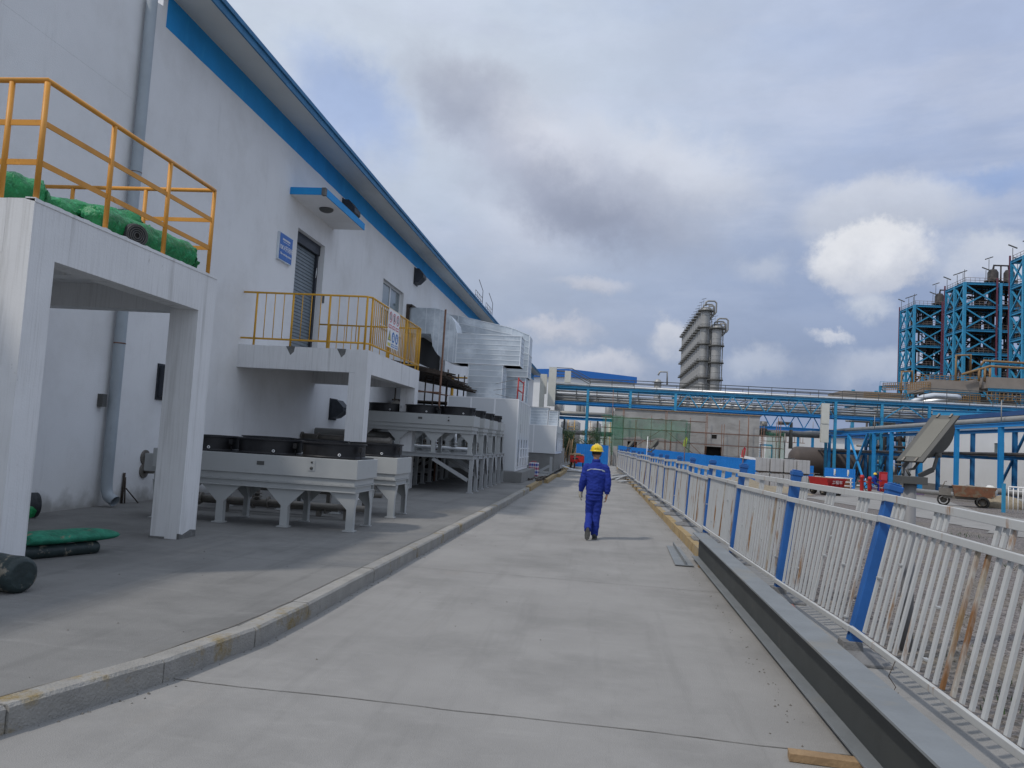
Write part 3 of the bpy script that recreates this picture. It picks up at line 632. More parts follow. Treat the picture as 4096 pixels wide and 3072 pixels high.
    m = MB(); m.lathe((x - .73, y - .008, f(1.03)), [(.018, 0), (.018, .006), (0, .006)], 12, axis=(0, -1, 0)); m.lathe((x - .73, y - .008, f(.94)), [(.026, 0), (.026, .006), (0, .006)], 12, axis=(0, -1, 0)); m.build('switch_knob', 'lampgrey', sp)
    m = MB(); m.box(x - LN - .22, x - LN - .02, y + .15, y + .5, f(.72), f(1.0)); m.build('header_box', 'casing', t)
    return t
c1 = cooler((-3.71, 11.97, .15), 'pale grey three fan cooler closest to the camera, behind the first platform column')
def place(src, loc, label):
    o = copy_tree(src); o.location = loc; o['label'] = label; return o
place(c1, (-3.71, 14.38, .15), 'pale grey three fan cooler on the ground, second one, behind the closest cooler')
ordn = ['nearest', 'second', 'third', 'farthest']
for i, yy in enumerate((22.28, 24.35, 26.4, 28.45)):
    place(c1, (-3.62, yy, 1.22), 'pale grey three fan cooler on the raised steel stand, %s of the four' % ordn[i])
# pipework under the ground coolers
t = thing('cooler_pipework', 'dusty steel water pipes with flanged valves running under the two ground coolers', 'pipework', (-5.5, 14, .15))
for (yy, zz, x0, x1) in ((13.6, .36, -7.6, -4.0), (13.9, .30, -7.8, -4.6), (16.0, .42, -8.2, -4.4), (16.4, .9, -8.4, -5.3)):
    m = MB(); m.tube([(x0, yy, zz), (x1, yy, zz)], .055, 12)
    for q in (x0 + .5, x0 + .56, (x0 + x1) / 2, x1 - .25): m.tube([(q, yy, zz), (q + .025, yy, zz)], .1, 14)
    for q in (x0 + 1, x1 - .4): m.box(q, q + .08, yy - .04, yy + .04, .15, zz - .05)
    m.build('pipe', 'steelpipe', t)
for (xx, yy) in ((-6.0, 13.6), (-4.3, 13.6), (-5.4, 16.0), (-4.6, 16.0)):
    m = MB(); m.tube([(xx, yy, .36), (xx, yy, .85)], .045, 10)
    for q in (.44, .5, .68, .74): m.tube([(xx, yy, q), (xx, yy, q + .02)], .085, 12)
    m.build('riser', 'steelpipe', t)
m = MB()
m.tube([(W, 22.2, 1.47), (-5.9, 22.0, 1.47)], .09, 14)
for q in (W + .02, W + .5, -7.0, -6.02): m.tube([(q, 22.15, 1.47), (q + .03, 22.15, 1.47)], .13, 16)
for q in (-7.9, -6.6): m.tube([(q, 22.1, .15), (q, 22.1, 1.4)], .09, 10)
m.build('main_pipe', 'steelpipe', t)
# raised stand
t = thing('cooler_stand', 'grey painted steel stand with diagonal braces carrying four fan coolers', 'steel stand', (-5.8, 26, .15))
m = MB()
for yy in (22.3, 23.35, 24.4, 25.45, 26.5, 27.5, 28.5, 29.5): m.ibeam((-8.3, yy, 1.155), (-3.58, yy, 1.155), .1, .12, .014)
m.ibeam((-3.63, 22.36, 1.15), (-3.63, 29.44, 1.15), .1, .11, .014); m.ibeam((-8.2, 22.36, 1.15), (-8.2, 29.44, 1.15), .1, .11, .014)
m.box(-8.2, -3.75, 22.4, 29.4, 1.195, 1.212); m.build('deck_frame', 'steelgrey', t)
for k, yy in enumerate((22.32, 24.4, 26.45, 28.5)):
    for xx in (-3.63, -5.7, -7.7):
        for (dy, s_) in ((0, 1), (.98, -1)):
            m = MB(); y = yy + dy
            m.hexa([(xx - .05, y - .05, .17), (xx + .05, y - .05, .17), (xx + .05, y + .05, .17), (xx - .05, y + .05, .17),
                    (xx - .05, y - .05 + (s_ < 0) * -.0, 1.09), (xx + .05, y - .05, 1.09), (xx + .05, y + .05, 1.09), (xx - .05, y + .05, 1.09)])
            if s_ > 0: m.prism([(xx + .045, y + .05, 1.09), (xx + .045, y + .2, 1.09), (xx + .045, y + .05, .62)], (-.012, 0, 0))
            else: m.prism([(xx + .045, y - .05, 1.09), (xx + .045, y - .42, 1.09), (xx + .045, y - .05, .55)], (-.012, 0, 0))
            m.box(xx - .09, xx + .09, y - .09, y + .09, .146, .168); m.build('leg', 'steelgrey', t)
    m = MB(); m.bar((-4.75, yy, 1.06), (-3.7, yy, .5), .06, .1); m.build('diagonal_brace', 'steelgrey', t)
    m = MB(); m.bar((-6.6, yy, .5), (-5.72, yy, 1.06), .06, .1); m.bar((-7.6, yy + .5, .45), (-5.8, yy + .5, .45), .06, .08); m.build('diagonal_brace', 'steelgrey', t)
t = thing('stand_pipework', 'silver and dusty pipes with valves running across the deck of the raised cooler stand', 'pipework', (-5.5, 26, 1.22))
for k, yy in enumerate((23.8, 25.9, 28.0)):
    m = MB(); m.tube([(-8.3, yy, 1.36), (-4.0, yy, 1.36)], .05, 10)
    for q in (-5.0, -4.4, -6.3):
        m.tube([(q, yy, 1.3), (q, yy, 1.8)], .035, 8); m.tube([(q, yy, 1.42), (q, yy, 1.45)], .07, 10); m.tube([(q, yy, 1.52), (q, yy, 1.55)], .07, 10)
    m.build('pipe', 'pipesilver' if k == 0 else 'steelpipe', t)
m = MB(); m.tube([(-8.5, 23.0, 1.62), (-7.2, 23.0, 1.62), (-5.6, 23.6, 1.62)], .12, 12); m.tube([(-7.0, 23.1, 1.2), (-7.0, 23.1, 1.75), (-6.7, 23.1, 1.9)], .1, 12); m.build('header_pipe', 'pipegrey', t)

# ------------------------------------------------------------------ air handling unit and ducts
def ahu(name, label, x0, x1, y0, y1, z0, z1, pz0, plinth, handles, grp='white air handling units'):
    t = thing(name, label, 'air handler', ((x0 + x1) / 2, (y0 + y1) / 2, pz0), group=grp)
    m = MB(); m.box(x0, x1, y0, y1, z0, z1); bd = m.build('body', 'white_panel', t, bevel=.01)
    m = MB(); e = .035
    for (xx) in (x0, x1 - e): m.box(xx - .004, xx + e + .004, y0 - .006, y0 + .02, z0, z1 + .004)
    m.box(x0 + e, x1 - e, y0 - .005, y0 + .02, z1 - e, z1 + .004)
    for k in (1, 2): xx = x0 + (x1 - x0) * k / 3; m.box(xx - .03, xx + .03, y0 - .005, y0, z0 + .01, z1 - e - .001)
    m.box(x1 - .02, x1 + .005, y0 + .021, y1, z1 - .05, z1 + .003)
    m.box(x1 - .02, x1 + .005, y0 + .021, y1, z0, z0 + .06)
    m.build('edge_trim', 'trim', bd)
    m = MB(); N_ = 5
    for k in range(1, N_): yy = y0 + (y1 - y0) * k / N_; m.box(x1, x1 + .004, yy - .01, yy + .01, z0 + .07, z1 - .06)
    m.build('panel_joint', 'steelgrey', bd)
    for k in range(handles):
        yy = y0 + .55 + k * (y1 - y0) / (handles + .3); m = MB()
        h0, h1 = z0 + .15, z0 + 1.2; xx = x1 + .09
        for yy2 in (yy, yy + .42):
            m.tube([(x1, yy2, h0), (xx, yy2, h0), (xx, yy2, h1), (x1, yy2, h1)], .022, 6)
        for zz in (h0 + .35, h1 - .35): m.tube([(xx, yy - .1, zz), (xx, yy + .52, zz)], .018, 6)
        m.build('door_handle', 'trim', bd)
        m = MB()
        for yy2 in (yy + .06, yy + .3): m.box(x1, x1 + .006, yy2, yy2 + .06, h0, h1)
        m.build('door_slot', 'black', bd)
    m = MB(); m.box(x1, x1 + .006, y0 + 1.1, y0 + 1.2, z0 + 1.45, z0 + 1.8); m.build('gauge', 'steelgrey', bd)
    m = MB(); m.box(*plinth); m.build('plinth', 'plinth', t, bevel=.01)
    return t
M['white_panel'] = mat('white_sandwich_panel', (0.60, 0.62, 0.64), 0.3, 0.0, var=0.03, scale=.8, spec=.5)
M['trim'] = mat('bright_trim', (0.82, 0.83, 0.85), 0.35, 0.2, var=.02)
M['plinth'] = mat('concrete_plinth', (0.20, 0.20, 0.195), 0.9, var=.15, scale=2, bump=.3)
ahu('air_handling_unit', 'large white air handling unit on a concrete plinth beyond the raised coolers', -5.95, -3.2, 30, 34.6, .55, 3.27, .15, (-6.2, -2.88, 29.5, 35.2, .146, .545), 4)
ahu('air_handling_unit', 'second smaller looking white air handling unit on grey brick base, farther down the road', -6.3, -2.52, 44, 50.5, 1.1, 2.66, .15, (-6.3, -2.56, 44.05, 50.5, .146, 1.095), 4)
def ductbox(m, x0, x1, y0, y1, z0, z1, n, axis='z', seam=.007):
    m.box(x0, x1, y0, y1, z0, z1)
    m.m = 1
    for k in range(1, n):
        if axis == 'z':
            z = z0 + (z1 - z0) * k / n; m.box(x0 - .02, x1 + .02, y0 - .02, y1 + .02, z - .011, z + .011)
        else:
            x = x0 + (x1 - x0) * k / n; m.box(x - .009, x + .009, y0 - seam, y1 + seam, z0 - seam, z1 + seam)
    for (xx, yy) in ((x0, y0), (x1, y0), (x1, y1)): m.box(xx - .018, xx + .018, yy - .018, yy + .018, z0 + .002, z1 - .002)
    m.box(x0 - .03, x1 + .03, y0 - .03, y1 + .03, z0, z0 + .03); m.box(x0 - .03, x1 + .03, y0 - .03, y1 + .03, z1 - .03, z1); m.m = 0
def sweepduct(m, path, y0, y1, n=1):   # path: list of (bottom point, top point) in XZ, swept over y
    for i, ((b, t_), (b2, t2)) in enumerate(zip(path, path[1:])):
        m.hexa([(b[0], y0, b[1]), (b2[0], y0, b2[1]), (b2[0], y1, b2[1]), (b[0], y1, b[1]), (t_[0], y0, t_[1]), (t2[0], y0, t2[1]), (t2[0], y1, t2[1]), (t_[0], y1, t_[1])])
    m.m = 1
    for (b, t_) in path[1:-1:2]:
        d = V((t_[0] - b[0], 0, t_[1] - b[1])).normalized() * .008
        m.hexa([(b[0] - .008 - d.x, y0 - .008, b[1] - d.z), (b[0] + .008 - d.x, y0 - .008, b[1] - d.z), (b[0] + .008 - d.x, y1 + .008, b[1] - d.z), (b[0] - .008 - d.x, y1 + .008, b[1] - d.z),
                (t_[0] - .008 + d.x, y0 - .008, t_[1] + d.z), (t_[0] + .008 + d.x, y0 - .008, t_[1] + d.z), (t_[0] + .008 + d.x, y1 + .008, t_[1] + d.z), (t_[0] - .008 + d.x, y1 + .008, t_[1] + d.z)])
t = thing('ventilation_duct', 'galvanised duct bending from the wall opening down onto the nearer air handler', 'duct', (-5, 33.9, 3.27))
m = MB(); ductbox(m, -6.36, -3.61, 33.2, 34.6, 4.84, 6.12, 6); m.build('plenum_box', ['galv', 'seam'], t)
m = MB(); ductbox(m, -5.78, -4.32, 33.25, 34.55, 3.36, 4.835, 6); m.build('drop_duct', ['galv', 'seam'], t)
m = MB(); m.box(-5.86, -4.24, 33.17, 34.63, 3.27, 3.36); m.build('base_flange', 'steelgrey', t)
m = MB(); pth = []
for i in range(11):
    a = i / 10; s_ = a * a * (3 - 2 * a)
    zb = 6.04 + (4.84 - 6.04) * (1 - math.cos(a * PI / 2) * 1.0) ** .8 if False else 6.04 - 1.2 * math.sin(a * PI / 2) ** 1.2
    zb = 4.84 + 1.2 * (1 - math.sqrt(max(0, 1 - (1 - a) ** 2))); zt = 6.12 + 1.03 * math.sqrt(max(0, 1 - a * a))
    pth.append(((-7.5 + 1.14 * a, zb), (-7.5 + 1.14 * a, zt)))
sweepduct(m, [((W, 6.04), (W, 7.15)), ((-7.75, 6.04), (-7.75, 7.15))] + pth, 33.2, 34.6); m.build('elbow', ['galv', 'seam'], t)
m = MB(); m.box(W, W + .25, 33.0, 34.8, 7.16, 7.25); m.box(W, W + .12, 33.02, 33.18, 6.0, 7.15); m.build('rough_opening_rim', 'wood', t)
t = thing('ventilation_duct', 'second galvanised duct behind, with a wide sloping top and a curved outer corner', 'duct', (-5, 39, 3.2))
m = MB()
m.hexa([(-7.3, 38, 6.0), (-4.6, 38, 5.9), (-4.6, 39.6, 5.9), (-7.3, 39.6, 6.0), (-7.3, 38, 7.62), (-4.6, 38, 7.12), (-4.6, 39.6, 7.12), (-7.3, 39.6, 7.62)])
m.hexa([(-4.6, 38.0, 5.9), (-3.72, 38.0, 5.9), (-3.72, 39.6, 5.9), (-4.6, 39.6, 5.9), (-4.6, 38, 7.12), (-3.72, 38, 6.80), (-3.72, 39.6, 6.80), (-4.6, 39.6, 7.12)])
m.m = 1
for k in range(4): m.bar((-7.3, 37.985, 7.62 - k * .36), (-4.6, 37.985, 7.12 - k * .32), .03, .025); m.bar((-4.6, 37.985, 7.12 - k * .32), (-3.72, 37.985, 6.8 - k * .3), .03, .025)
m.bar((-4.6, 37.98, 5.9), (-4.6, 37.98, 7.12), .03); m.bar((-7.28, 37.98, 6.0), (-7.28, 37.98, 7.62), .04); m.bar((-3.72, 38, 5.9), (-3.72, 38, 6.8), .04)
m.build('sloping_duct', ['galv', 'seam'], t)
m = MB(); ductbox(m, -5.5, -3.72, 38, 39.6, 4.75, 5.9, 4); ductbox(m, -5.5, -3.8, 38.05, 39.5, 3.1, 4.74, 4); m.build('drop_duct', ['galv', 'seam'], t)
m = MB(); m.hexa([(W, 38, 6.5), (-7.33, 38, 6.2), (-7.33, 39.6, 6.2), (W, 39.6, 6.5), (W, 38, 7.75), (-7.33, 38, 7.62), (-7.33, 39.6, 7.62), (W, 39.6, 7.75)]); m.build('wall_spigot', 'galv', t)
m = MB(); m.box(-6.0, -3.75, 38, 41, .146, 3.09); m.build('lower_casing', 'white_panel', t)
for (x0, x1, z1, lb, nm) in ((-4.1, -3.12, 3.64, 'ribbed galvanised duct outlet standing on the farther air handler, left one', 'a'), (-3.05, -2.55, 3.49, 'small ribbed galvanised duct outlet at the right edge of the farther air handler', 'b')):
    t = thing('duct_outlet', lb, 'duct', ((x0 + x1) / 2, 45.6, 2.66)); m = MB(); ductbox(m, x0, x1, 45, 46.4, 2.665, z1, 6); m.build('ribbed_box', ['galv', 'seam'], t)
    m = MB(); m.box(x0 - .05, x1 + .05, 44.95, 46.45, z1, z1 + .04); m.build('cap', 'steelgrey', t)

# ------------------------------------------------------------------ rusty scaffold between balcony and air handler
t = thing('scaffold', 'rusty scaffold with dark rough planks under the bent duct', 'scaffold', (-7, 31, .15))
for (x, y, z) in ((-5.65, 27.0, 6.1), (-7.6, 30.2, 4.6), (-7.1, 31.0, 4.3), (-6.6, 30.2, 4.3), (-6.35, 31.5, 4.25), (-6.1, 30.4, 4.3), (-6.05, 32.4, 4.3), (-8.3, 31, 4.6), (-5.9, 33, 4.3)):
    m = MB(); m.tube([(x, y, .15), (x + .02, y, z)], .028 if y > 27.5 else .035, 8); m.build('pole', 'rustpole' if y < 27.5 else 'wood', t)
m = MB()
for k in range(16):
    yy = 29.3 + k * .27; z = 4.55 - .03 * k + random.uniform(-.04, .04); x1 = -5.9 + .3 * random.random() + k * .02
    m.hexa([(-8.45, yy, z - .04), (x1, yy + .1, z - .5 - .03 * random.random()), (x1, yy + .34, z - .5), (-8.45, yy + .24, z - .04), (-8.45, yy, z + .02), (x1, yy + .1, z - .46), (x1, yy + .34, z - .45), (-8.45, yy + .24, z + .03)])
m.hexa([(-8.5, 29.2, 4.38), (-5.95, 29.2, 3.95), (-5.75, 33.2, 3.65), (-8.5, 33.4, 4.1), (-8.5, 29.2, 4.5), (-5.95, 29.2, 4.05), (-5.75, 33.2, 3.72), (-8.5, 33.4, 4.25)])
rn = random.Random(3)
for k in range(40):
    x = rn.uniform(-8.2, -5.9); y = rn.uniform(29, 33); z = 4.45 + (-8.5 - x) * .17 * -1 * -1 - .0; z = 4.5 - (x + 8.5) * .18 - (y - 29) * .06 + rn.uniform(-.12, .08); a = rn.uniform(-.4, .4); l_ = rn.uniform(.4, 1.1); m.bar((x, y, z), (min(x + math.cos(a) * l_, -5.5), y + math.sin(a) * l_, z - l_ * .17), rn.uniform(.04, .12), .03)
m.build('plank_deck', 'wood', t)
for a, b in (((-8.4, 30.2, 3.55), (-5.7, 30.3, 3.25)), ((-8.4, 30.2, 4.3), (-5.7, 30.3, 4.0)), ((-6.6, 27.0, 3.2), (-5.6, 27.0, 3.2))): m = MB(); m.tube([a, b], .028, 6); m.build('ledger', 'rustpole', t)
m = MB()
for k in range(7): m.box(-8.3, -6.1, 30.6 + k * .3, 30.85 + k * .3, 3.0 + .02 * (k % 2), 3.05 + .02 * (k % 2))
m.build('lower_planks', 'wood', t)
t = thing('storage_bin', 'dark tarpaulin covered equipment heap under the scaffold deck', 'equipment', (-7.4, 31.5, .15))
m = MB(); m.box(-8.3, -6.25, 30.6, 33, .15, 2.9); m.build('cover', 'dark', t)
m = MB(); m.lathe((-7.9, 29.9, 1.3), [(.3, 0), (.3, 1.3), (.2, 1.6), (0, 1.7)], 16); m.lathe((-7.2, 30.0, 1.3), [(.28, 0), (.28, 1.2), (.2, 1.45), (0, 1.5)], 16); m.build('drum', 'steelpipe', t)
t = thing('yellow_frame', 'yellow pipe frame behind the thin scaffold poles by the wall', 'frame', (-7, 36, .15))
m = MB(); m.tube([(-8.4, 36.2, 4.45), (-5.6, 36.2, 4.45)], .04, 8); m.tube([(-7.0, 36.2, .15), (-7.0, 36.2, 4.45)], .07, 8); m.build('pipe', 'yellowrail', t)
t = thing('scaffold_ladder_frame', 'small red ladder frame standing on the roof of the nearer air handler', 'scaffold frame', (-3.4, 32.3, 3.27))
m = MB()
for a, b in (((-3.42, 31.3, 3.28), (-3.4, 31.3, 4.2)), ((-3.42, 33.4, 3.28), (-3.4, 33.4, 4.2)), ((-3.4, 31.3, 3.7), (-3.4, 33.4, 3.7)), ((-3.4, 31.3, 4.12), (-3.4, 33.4, 4.12))): m = MB(); m.tube([a, b], .028, 7); m.build('frame_tube', 'red', t)
m = MB()
for (a, b) in (((-4.3, 31.2, 3.9), (-3.4, 31.3, 4.15)), ((-4.3, 31.2, 3.5), (-3.4, 33.4, 3.4)), ((-4.4, 31.4, 3.65), (-3.4, 33.4, 4.0))): m.tube([a, b], .008, 4)
m.build('cross_brace', 'steelpipe', t)

# ------------------------------------------------------------------ rolls, sacks and small things on the pavement
def roll(label, p, q, r, matn, cat='roll', spiral=False, floppy=False, group=None, name='insulation_roll'):
    p = V(p); q = V(q); t = thing(name, label, cat, (p.x, p.y, p.z - r), group)
    m = MB(); n = 60; N_ = 30; d = q - p; u = d.normalized(); a_ = (V((0, 0, 1)) - u * u.z).normalized(); b_ = u.cross(a_); rings = []
    for i in range(n + 1):
        c_ = p + d * i / n
        for k in range(N_):
            an = 2 * PI * k / N_; rr = r * (1 + (.10 if floppy else .03) * noise.noise(V((i * .15, math.cos(an) * 1.2, math.sin(an) * 1.2 + p.x))) + (.07 if floppy else .012) * (1 - 2 * abs(noise.noise(V((i * .42, math.cos(an) * 2.6, math.sin(an) * 2.6 + p.y))))))
            if floppy and (i < 2 or i > n - 2): rr *= .55 + .45 * random.random()
            elif i in (0, n): rr *= .74
            elif i in (1, n - 1): rr *= .93
            m.v.append(c_ + (a_ * math.cos(an) + b_ * math.sin(an)) * rr)
    for i in range(n):
        for k in range(N_): x = i * N_ + k; y = i * N_ + (k + 1) % N_; m.f.append([x, y, y + N_, x + N_]); m.sm.append(True); m.mi.append(0)
    m.f.append(list(range(N_))[::-1]); m.f.append([n * N_ + k for k in range(N_)]); m.sm += [False] * 2; m.mi += [0] * 2
    m.build('wrapped_roll' if not spiral else 'rolled_sheet', matn, t)
    if spiral:
        m = MB()
        for rr in (.28, .45, .62, .8, .93): m.lathe(q + u * .002, [(r * rr, 0), (r * rr, .012), (r * (rr - .07), .012), (r * (rr - .07), 0)], 24, axis=u)
        m.build('spiral_end', 'lampgrey', t)
        m = MB(); m.lathe(q + u * .003, [(r * .2, 0), (0, 0)], 16, axis=u); m.build('dark_core', 'dark', t)
    if floppy:
        for (c_, s_) in ((p, -1), (q, 1)):
            m = MB(); N2 = 26; o = []
            for j, (l_, rr) in enumerate(((-.03, .9), (.05, .62), (.10, .30), (.15, .42), (.2, .52))):
                for k in range(N2):
                    an = 2 * PI * k / N2; w_ = 1 + .2 * math.sin(an * 6 + j * 1.3) * (j > 1) + .18 * noise.noise(V((an * 2, j, p.y)))
                    o.append(c_ + u * s_ * l_ * r * 4.2 + (a_ * math.cos(an) + b_ * math.sin(an)) * r * rr * w_ + V((0, 0, -.06 * r * j)))
            m.add(o, [(j * N2 + k, j * N2 + (k + 1) % N2, (j + 1) * N2 + (k + 1) % N2, (j + 1) * N2 + k) for j in range(4) for k in range(N2)], True)
            m.build('bunched_end', matn, t)
    return t
roll('green plastic wrapped roll at the camera end of the loading platform', (-6.6, 6.75, 3.98), (-5.98, 7.6, 3.92), .19, 'greenwrap', floppy=True)
roll('green plastic wrapped roll lying longest along the platform railing, below the others', (-5.95, 8.3, 3.92), (-5.74, 10.1, 3.92), .19, 'greenwrap', floppy=True)
roll('green wrapped roll lying behind on top of the others, torn open at its end', (-6.9, 8.2, 4.02), (-6.15, 9.55, 4.16), .20, 'greenwrap', floppy=True)
roll('black foam sheet roll with spiral end showing between the platform posts', (-6.64, 9.3, 3.88), (-5.62, 8.76, 3.865), .145, 'foam', spiral=True)
roll('bare dark roll lying behind the green rolls on the platform', (-6.9, 7.9, 4.02), (-6.5, 9.0, 4.08), .17, 'foam')
roll('black roll with torn pale tape lying on the pavement beside the first column', (-6.1, 6.75, .30), (-4.86, 6.42, .30), .155, 'taped')
roll('black roll leaning at the wall behind the nearest column', (-8.45, 10.85, .33), (-8.3, 11.1, .33), .18, 'foam')
t = thing('green_sack', 'crumpled green plastic bag beside the nearest column, against the black roll', 'bag', (-7.6, 10.3, .15))
m = MB(); m.sphere((-7.95, 10.3, .28), .17, 14, 9, (.8, 1, .9)); 
for p in m.v: p += V((noise.noise(p * 9), noise.noise(p * 8 + V((3, 0, 0))), noise.noise(p * 7))) * .09
m.build('bag_body', 'greenwrap', t)
t = thing('cement_sack', 'long faded green printed sack lying on a dark roll on the pavement', 'sack', (-5.95, 8.3, .15))
m = MB(); n = 14
for i in range(n + 1):
    y = 7.85 + .92 * i / n; x = -6.10 + .38 * i / n; w = .27 * (1 - .12 * (i in (0, n))); h = .07 * (.75 if i in (0, n) else .95 if i in (1, n - 1) else 1)
    for k in range(12):
        a = 2 * PI * k / 12; m.v.append(V((x + math.cos(a) * w, y, .345 + math.sin(a) * h * (1 + .12 * noise.noise(V((x * 9, y * 5, k)))))))
for i in range(n):
    for k in range(12): a = i * 12 + k; b = i * 12 + (k + 1) % 12; m.f.append([a, b, b + 12, a + 12]); m.sm.append(True); m.mi.append(0)
m.f.append(list(range(12))[::-1]); m.f.append([n * 12 + k for k in range(12)]); m.sm += [False] * 2; m.mi += [0] * 2
m.build('sack_body', 'bag', t)
roll('dirty dark roll lying flat under the printed green sack', (-6.0, 7.8, .215), (-5.64, 8.6, .215), .07, 'taped')
# woven plaid bag, concrete scraps by the far unit
def plaid():
    m = bpy.data.materials.new('plaid_weave'); m.use_nodes = True; nt = m.node_tree; N = nt.nodes; L = nt.links; b = N['Principled BSDF']; b.inputs['Roughness'].default_value = .7
    tc = N.new('ShaderNodeTexCoord'); sp = N.new('ShaderNodeSeparateXYZ'); L.new(tc.outputs['Object'], sp.inputs[0])
    def ramp(src, f, off):
        a = N.new('ShaderNodeMath'); a.operation = 'MULTIPLY'; a.inputs[1].default_value = f; L.new(src, a.inputs[0])
        o_ = N.new('ShaderNodeMath'); o_.operation = 'ADD'; o_.inputs[1].default_value = off; L.new(a.outputs[0], o_.inputs[0])
        c = N.new('ShaderNodeMath'); c.operation = 'FRACT'; L.new(o_.outputs[0], c.inputs[0])
        r = N.new('ShaderNodeValToRGB'); r.color_ramp.interpolation = 'CONSTANT'; e = r.color_ramp.elements
        e[0].color = (.42, .03, .05, 1); e[1].position = .3; e[1].color = (.6, .6, .62, 1); x = e.new(.5); x.color = (.03, .08, .35, 1); x = e.new(.8); x.color = (.6, .6, .62, 1)
        L.new(c.outputs[0], r.inputs['Fac']); return r.outputs['Color']
    mx = N.new('ShaderNodeMixRGB'); mx.inputs['Fac'].default_value = .35; L.new(ramp(sp.outputs['Z'], 3.0, .1), mx.inputs['Color1']); L.new(ramp(sp.outputs['X'], 5, 0), mx.inputs['Color2']); L.new(mx.outputs[0], b.inputs['Base Color']); return m
M['plaid'] = plaid()
t = thing('woven_bag', 'red, white and blue plaid woven bag beside the nearer air handler', 'bag', (-3.0, 36.2, .15))
m = MB(); m.box(-3.24, -2.80, 36.0, 36.4, .15, .76); m.build('bag_body', 'plaid', t, bevel=.04)
m = MB(); m.tube([(-3.15, 36.2, .76), (-3.1, 36.2, .82), (-2.95, 36.2, .82), (-2.9, 36.2, .76)], .012, 5); m.build('bag_handle', 'signred', t)
t = thing('steel_offcut', 'pale grey bent steel bracket leaning between the bag and the second unit', 'bracket', (-2.9, 41, .15))
m = MB(); m.box(-2.55, -2.42, 40.0, 40.08, .15, 1.0); m.bar((-3.15, 40.04, .18), (-2.55, 40.04, .55), .06, .12); m.bar((-3.2, 40.04, .18), (-2.42, 40.04, .18), .06, .05); m.build('bracket_plate', 'steelgrey', t)
t = thing('rubbish_pile', 'small dark pile of cable and boards on the kerb past the concrete plinth', 'rubbish', (-2.6, 33, .15))
m = MB()
for i in range(14): 
    x, y = random.uniform(-2.85, -2.4), random.uniform(31, 35); a = random.random() * 3; l_ = random.uniform(.1, .35); m.bar((x, y, .17 + .04 * random.random()), (x + math.cos(a) * l_, y + math.sin(a) * l_, .18 + .1 * random.random()), .08, .03)
m.build('scraps', 'wood', t)
t = thing('bent_sheet', 'thin curled pale sheet lying across the road edge in front of the red tricycle', 'metal sheet', (-1.8, 50, 0))
m = MB(); n = 12
for i in range(n):
    f = lambda k: (-2.35 + 1.9 * k / n, .30 * (1 - k / n) ** 2.2 + .03)
    a, b = f(i), f(i + 1); m.hexa([(a[0], 49, a[1]), (b[0], 49, b[1]), (b[0], 50.2, b[1]), (a[0], 50.2, a[1]), (a[0], 49, a[1] + .015), (b[0], 49, b[1] + .015), (b[0], 50.2, b[1] + .015), (a[0], 50.2, a[1] + .015)])
m.build('sheet_metal', 'galv', t)
# ------------------------------------------------------------------ railing along the road
PYs = [4.1, 6.75, 9.17, 11.97, 14.62, 17.23, 19.75, 22.45, 24.8, 27.3, 29.8, 32.3, 34.9, 37.5, 40.1, 42.7, 45.3, 47.9, 50.5, 53.1, 55.7]
LEAN = [13, 12.5, 6.5, 5.0, 3.5, 3, 3.5, 2, 4, 2, 6, 2, 3, 1.5, 4, 2, 2, 3, 2, 2, 2]
ORD = ['first', 'second', 'third', 'fourth', 'fifth', 'sixth', 'seventh', 'eighth', 'ninth', 'tenth', 'eleventh', 'twelfth', 'thirteenth', 'fourteenth', 'fifteenth', 'sixteenth', 'seventeenth', 'eighteenth', 'nineteenth', 'twentieth', 'last']
def leanat(y):
    for i in range(len(PYs) - 1):
        if PYs[i] <= y <= PYs[i + 1]: t = (y - PYs[i]) / (PYs[i + 1] - PYs[i]); return LEAN[i] * (1 - t) + LEAN[i + 1] * t
    return LEAN[0] if y < PYs[0] else LEAN[-1]
Z0 = .146
def fp(y, z, off=0):   # point on the leaning railing plane, height z above the pavement
    a = R(leanat(y)); return V((fx(y) + z * math.sin(a) + off, y, Z0 + z * math.cos(a)))
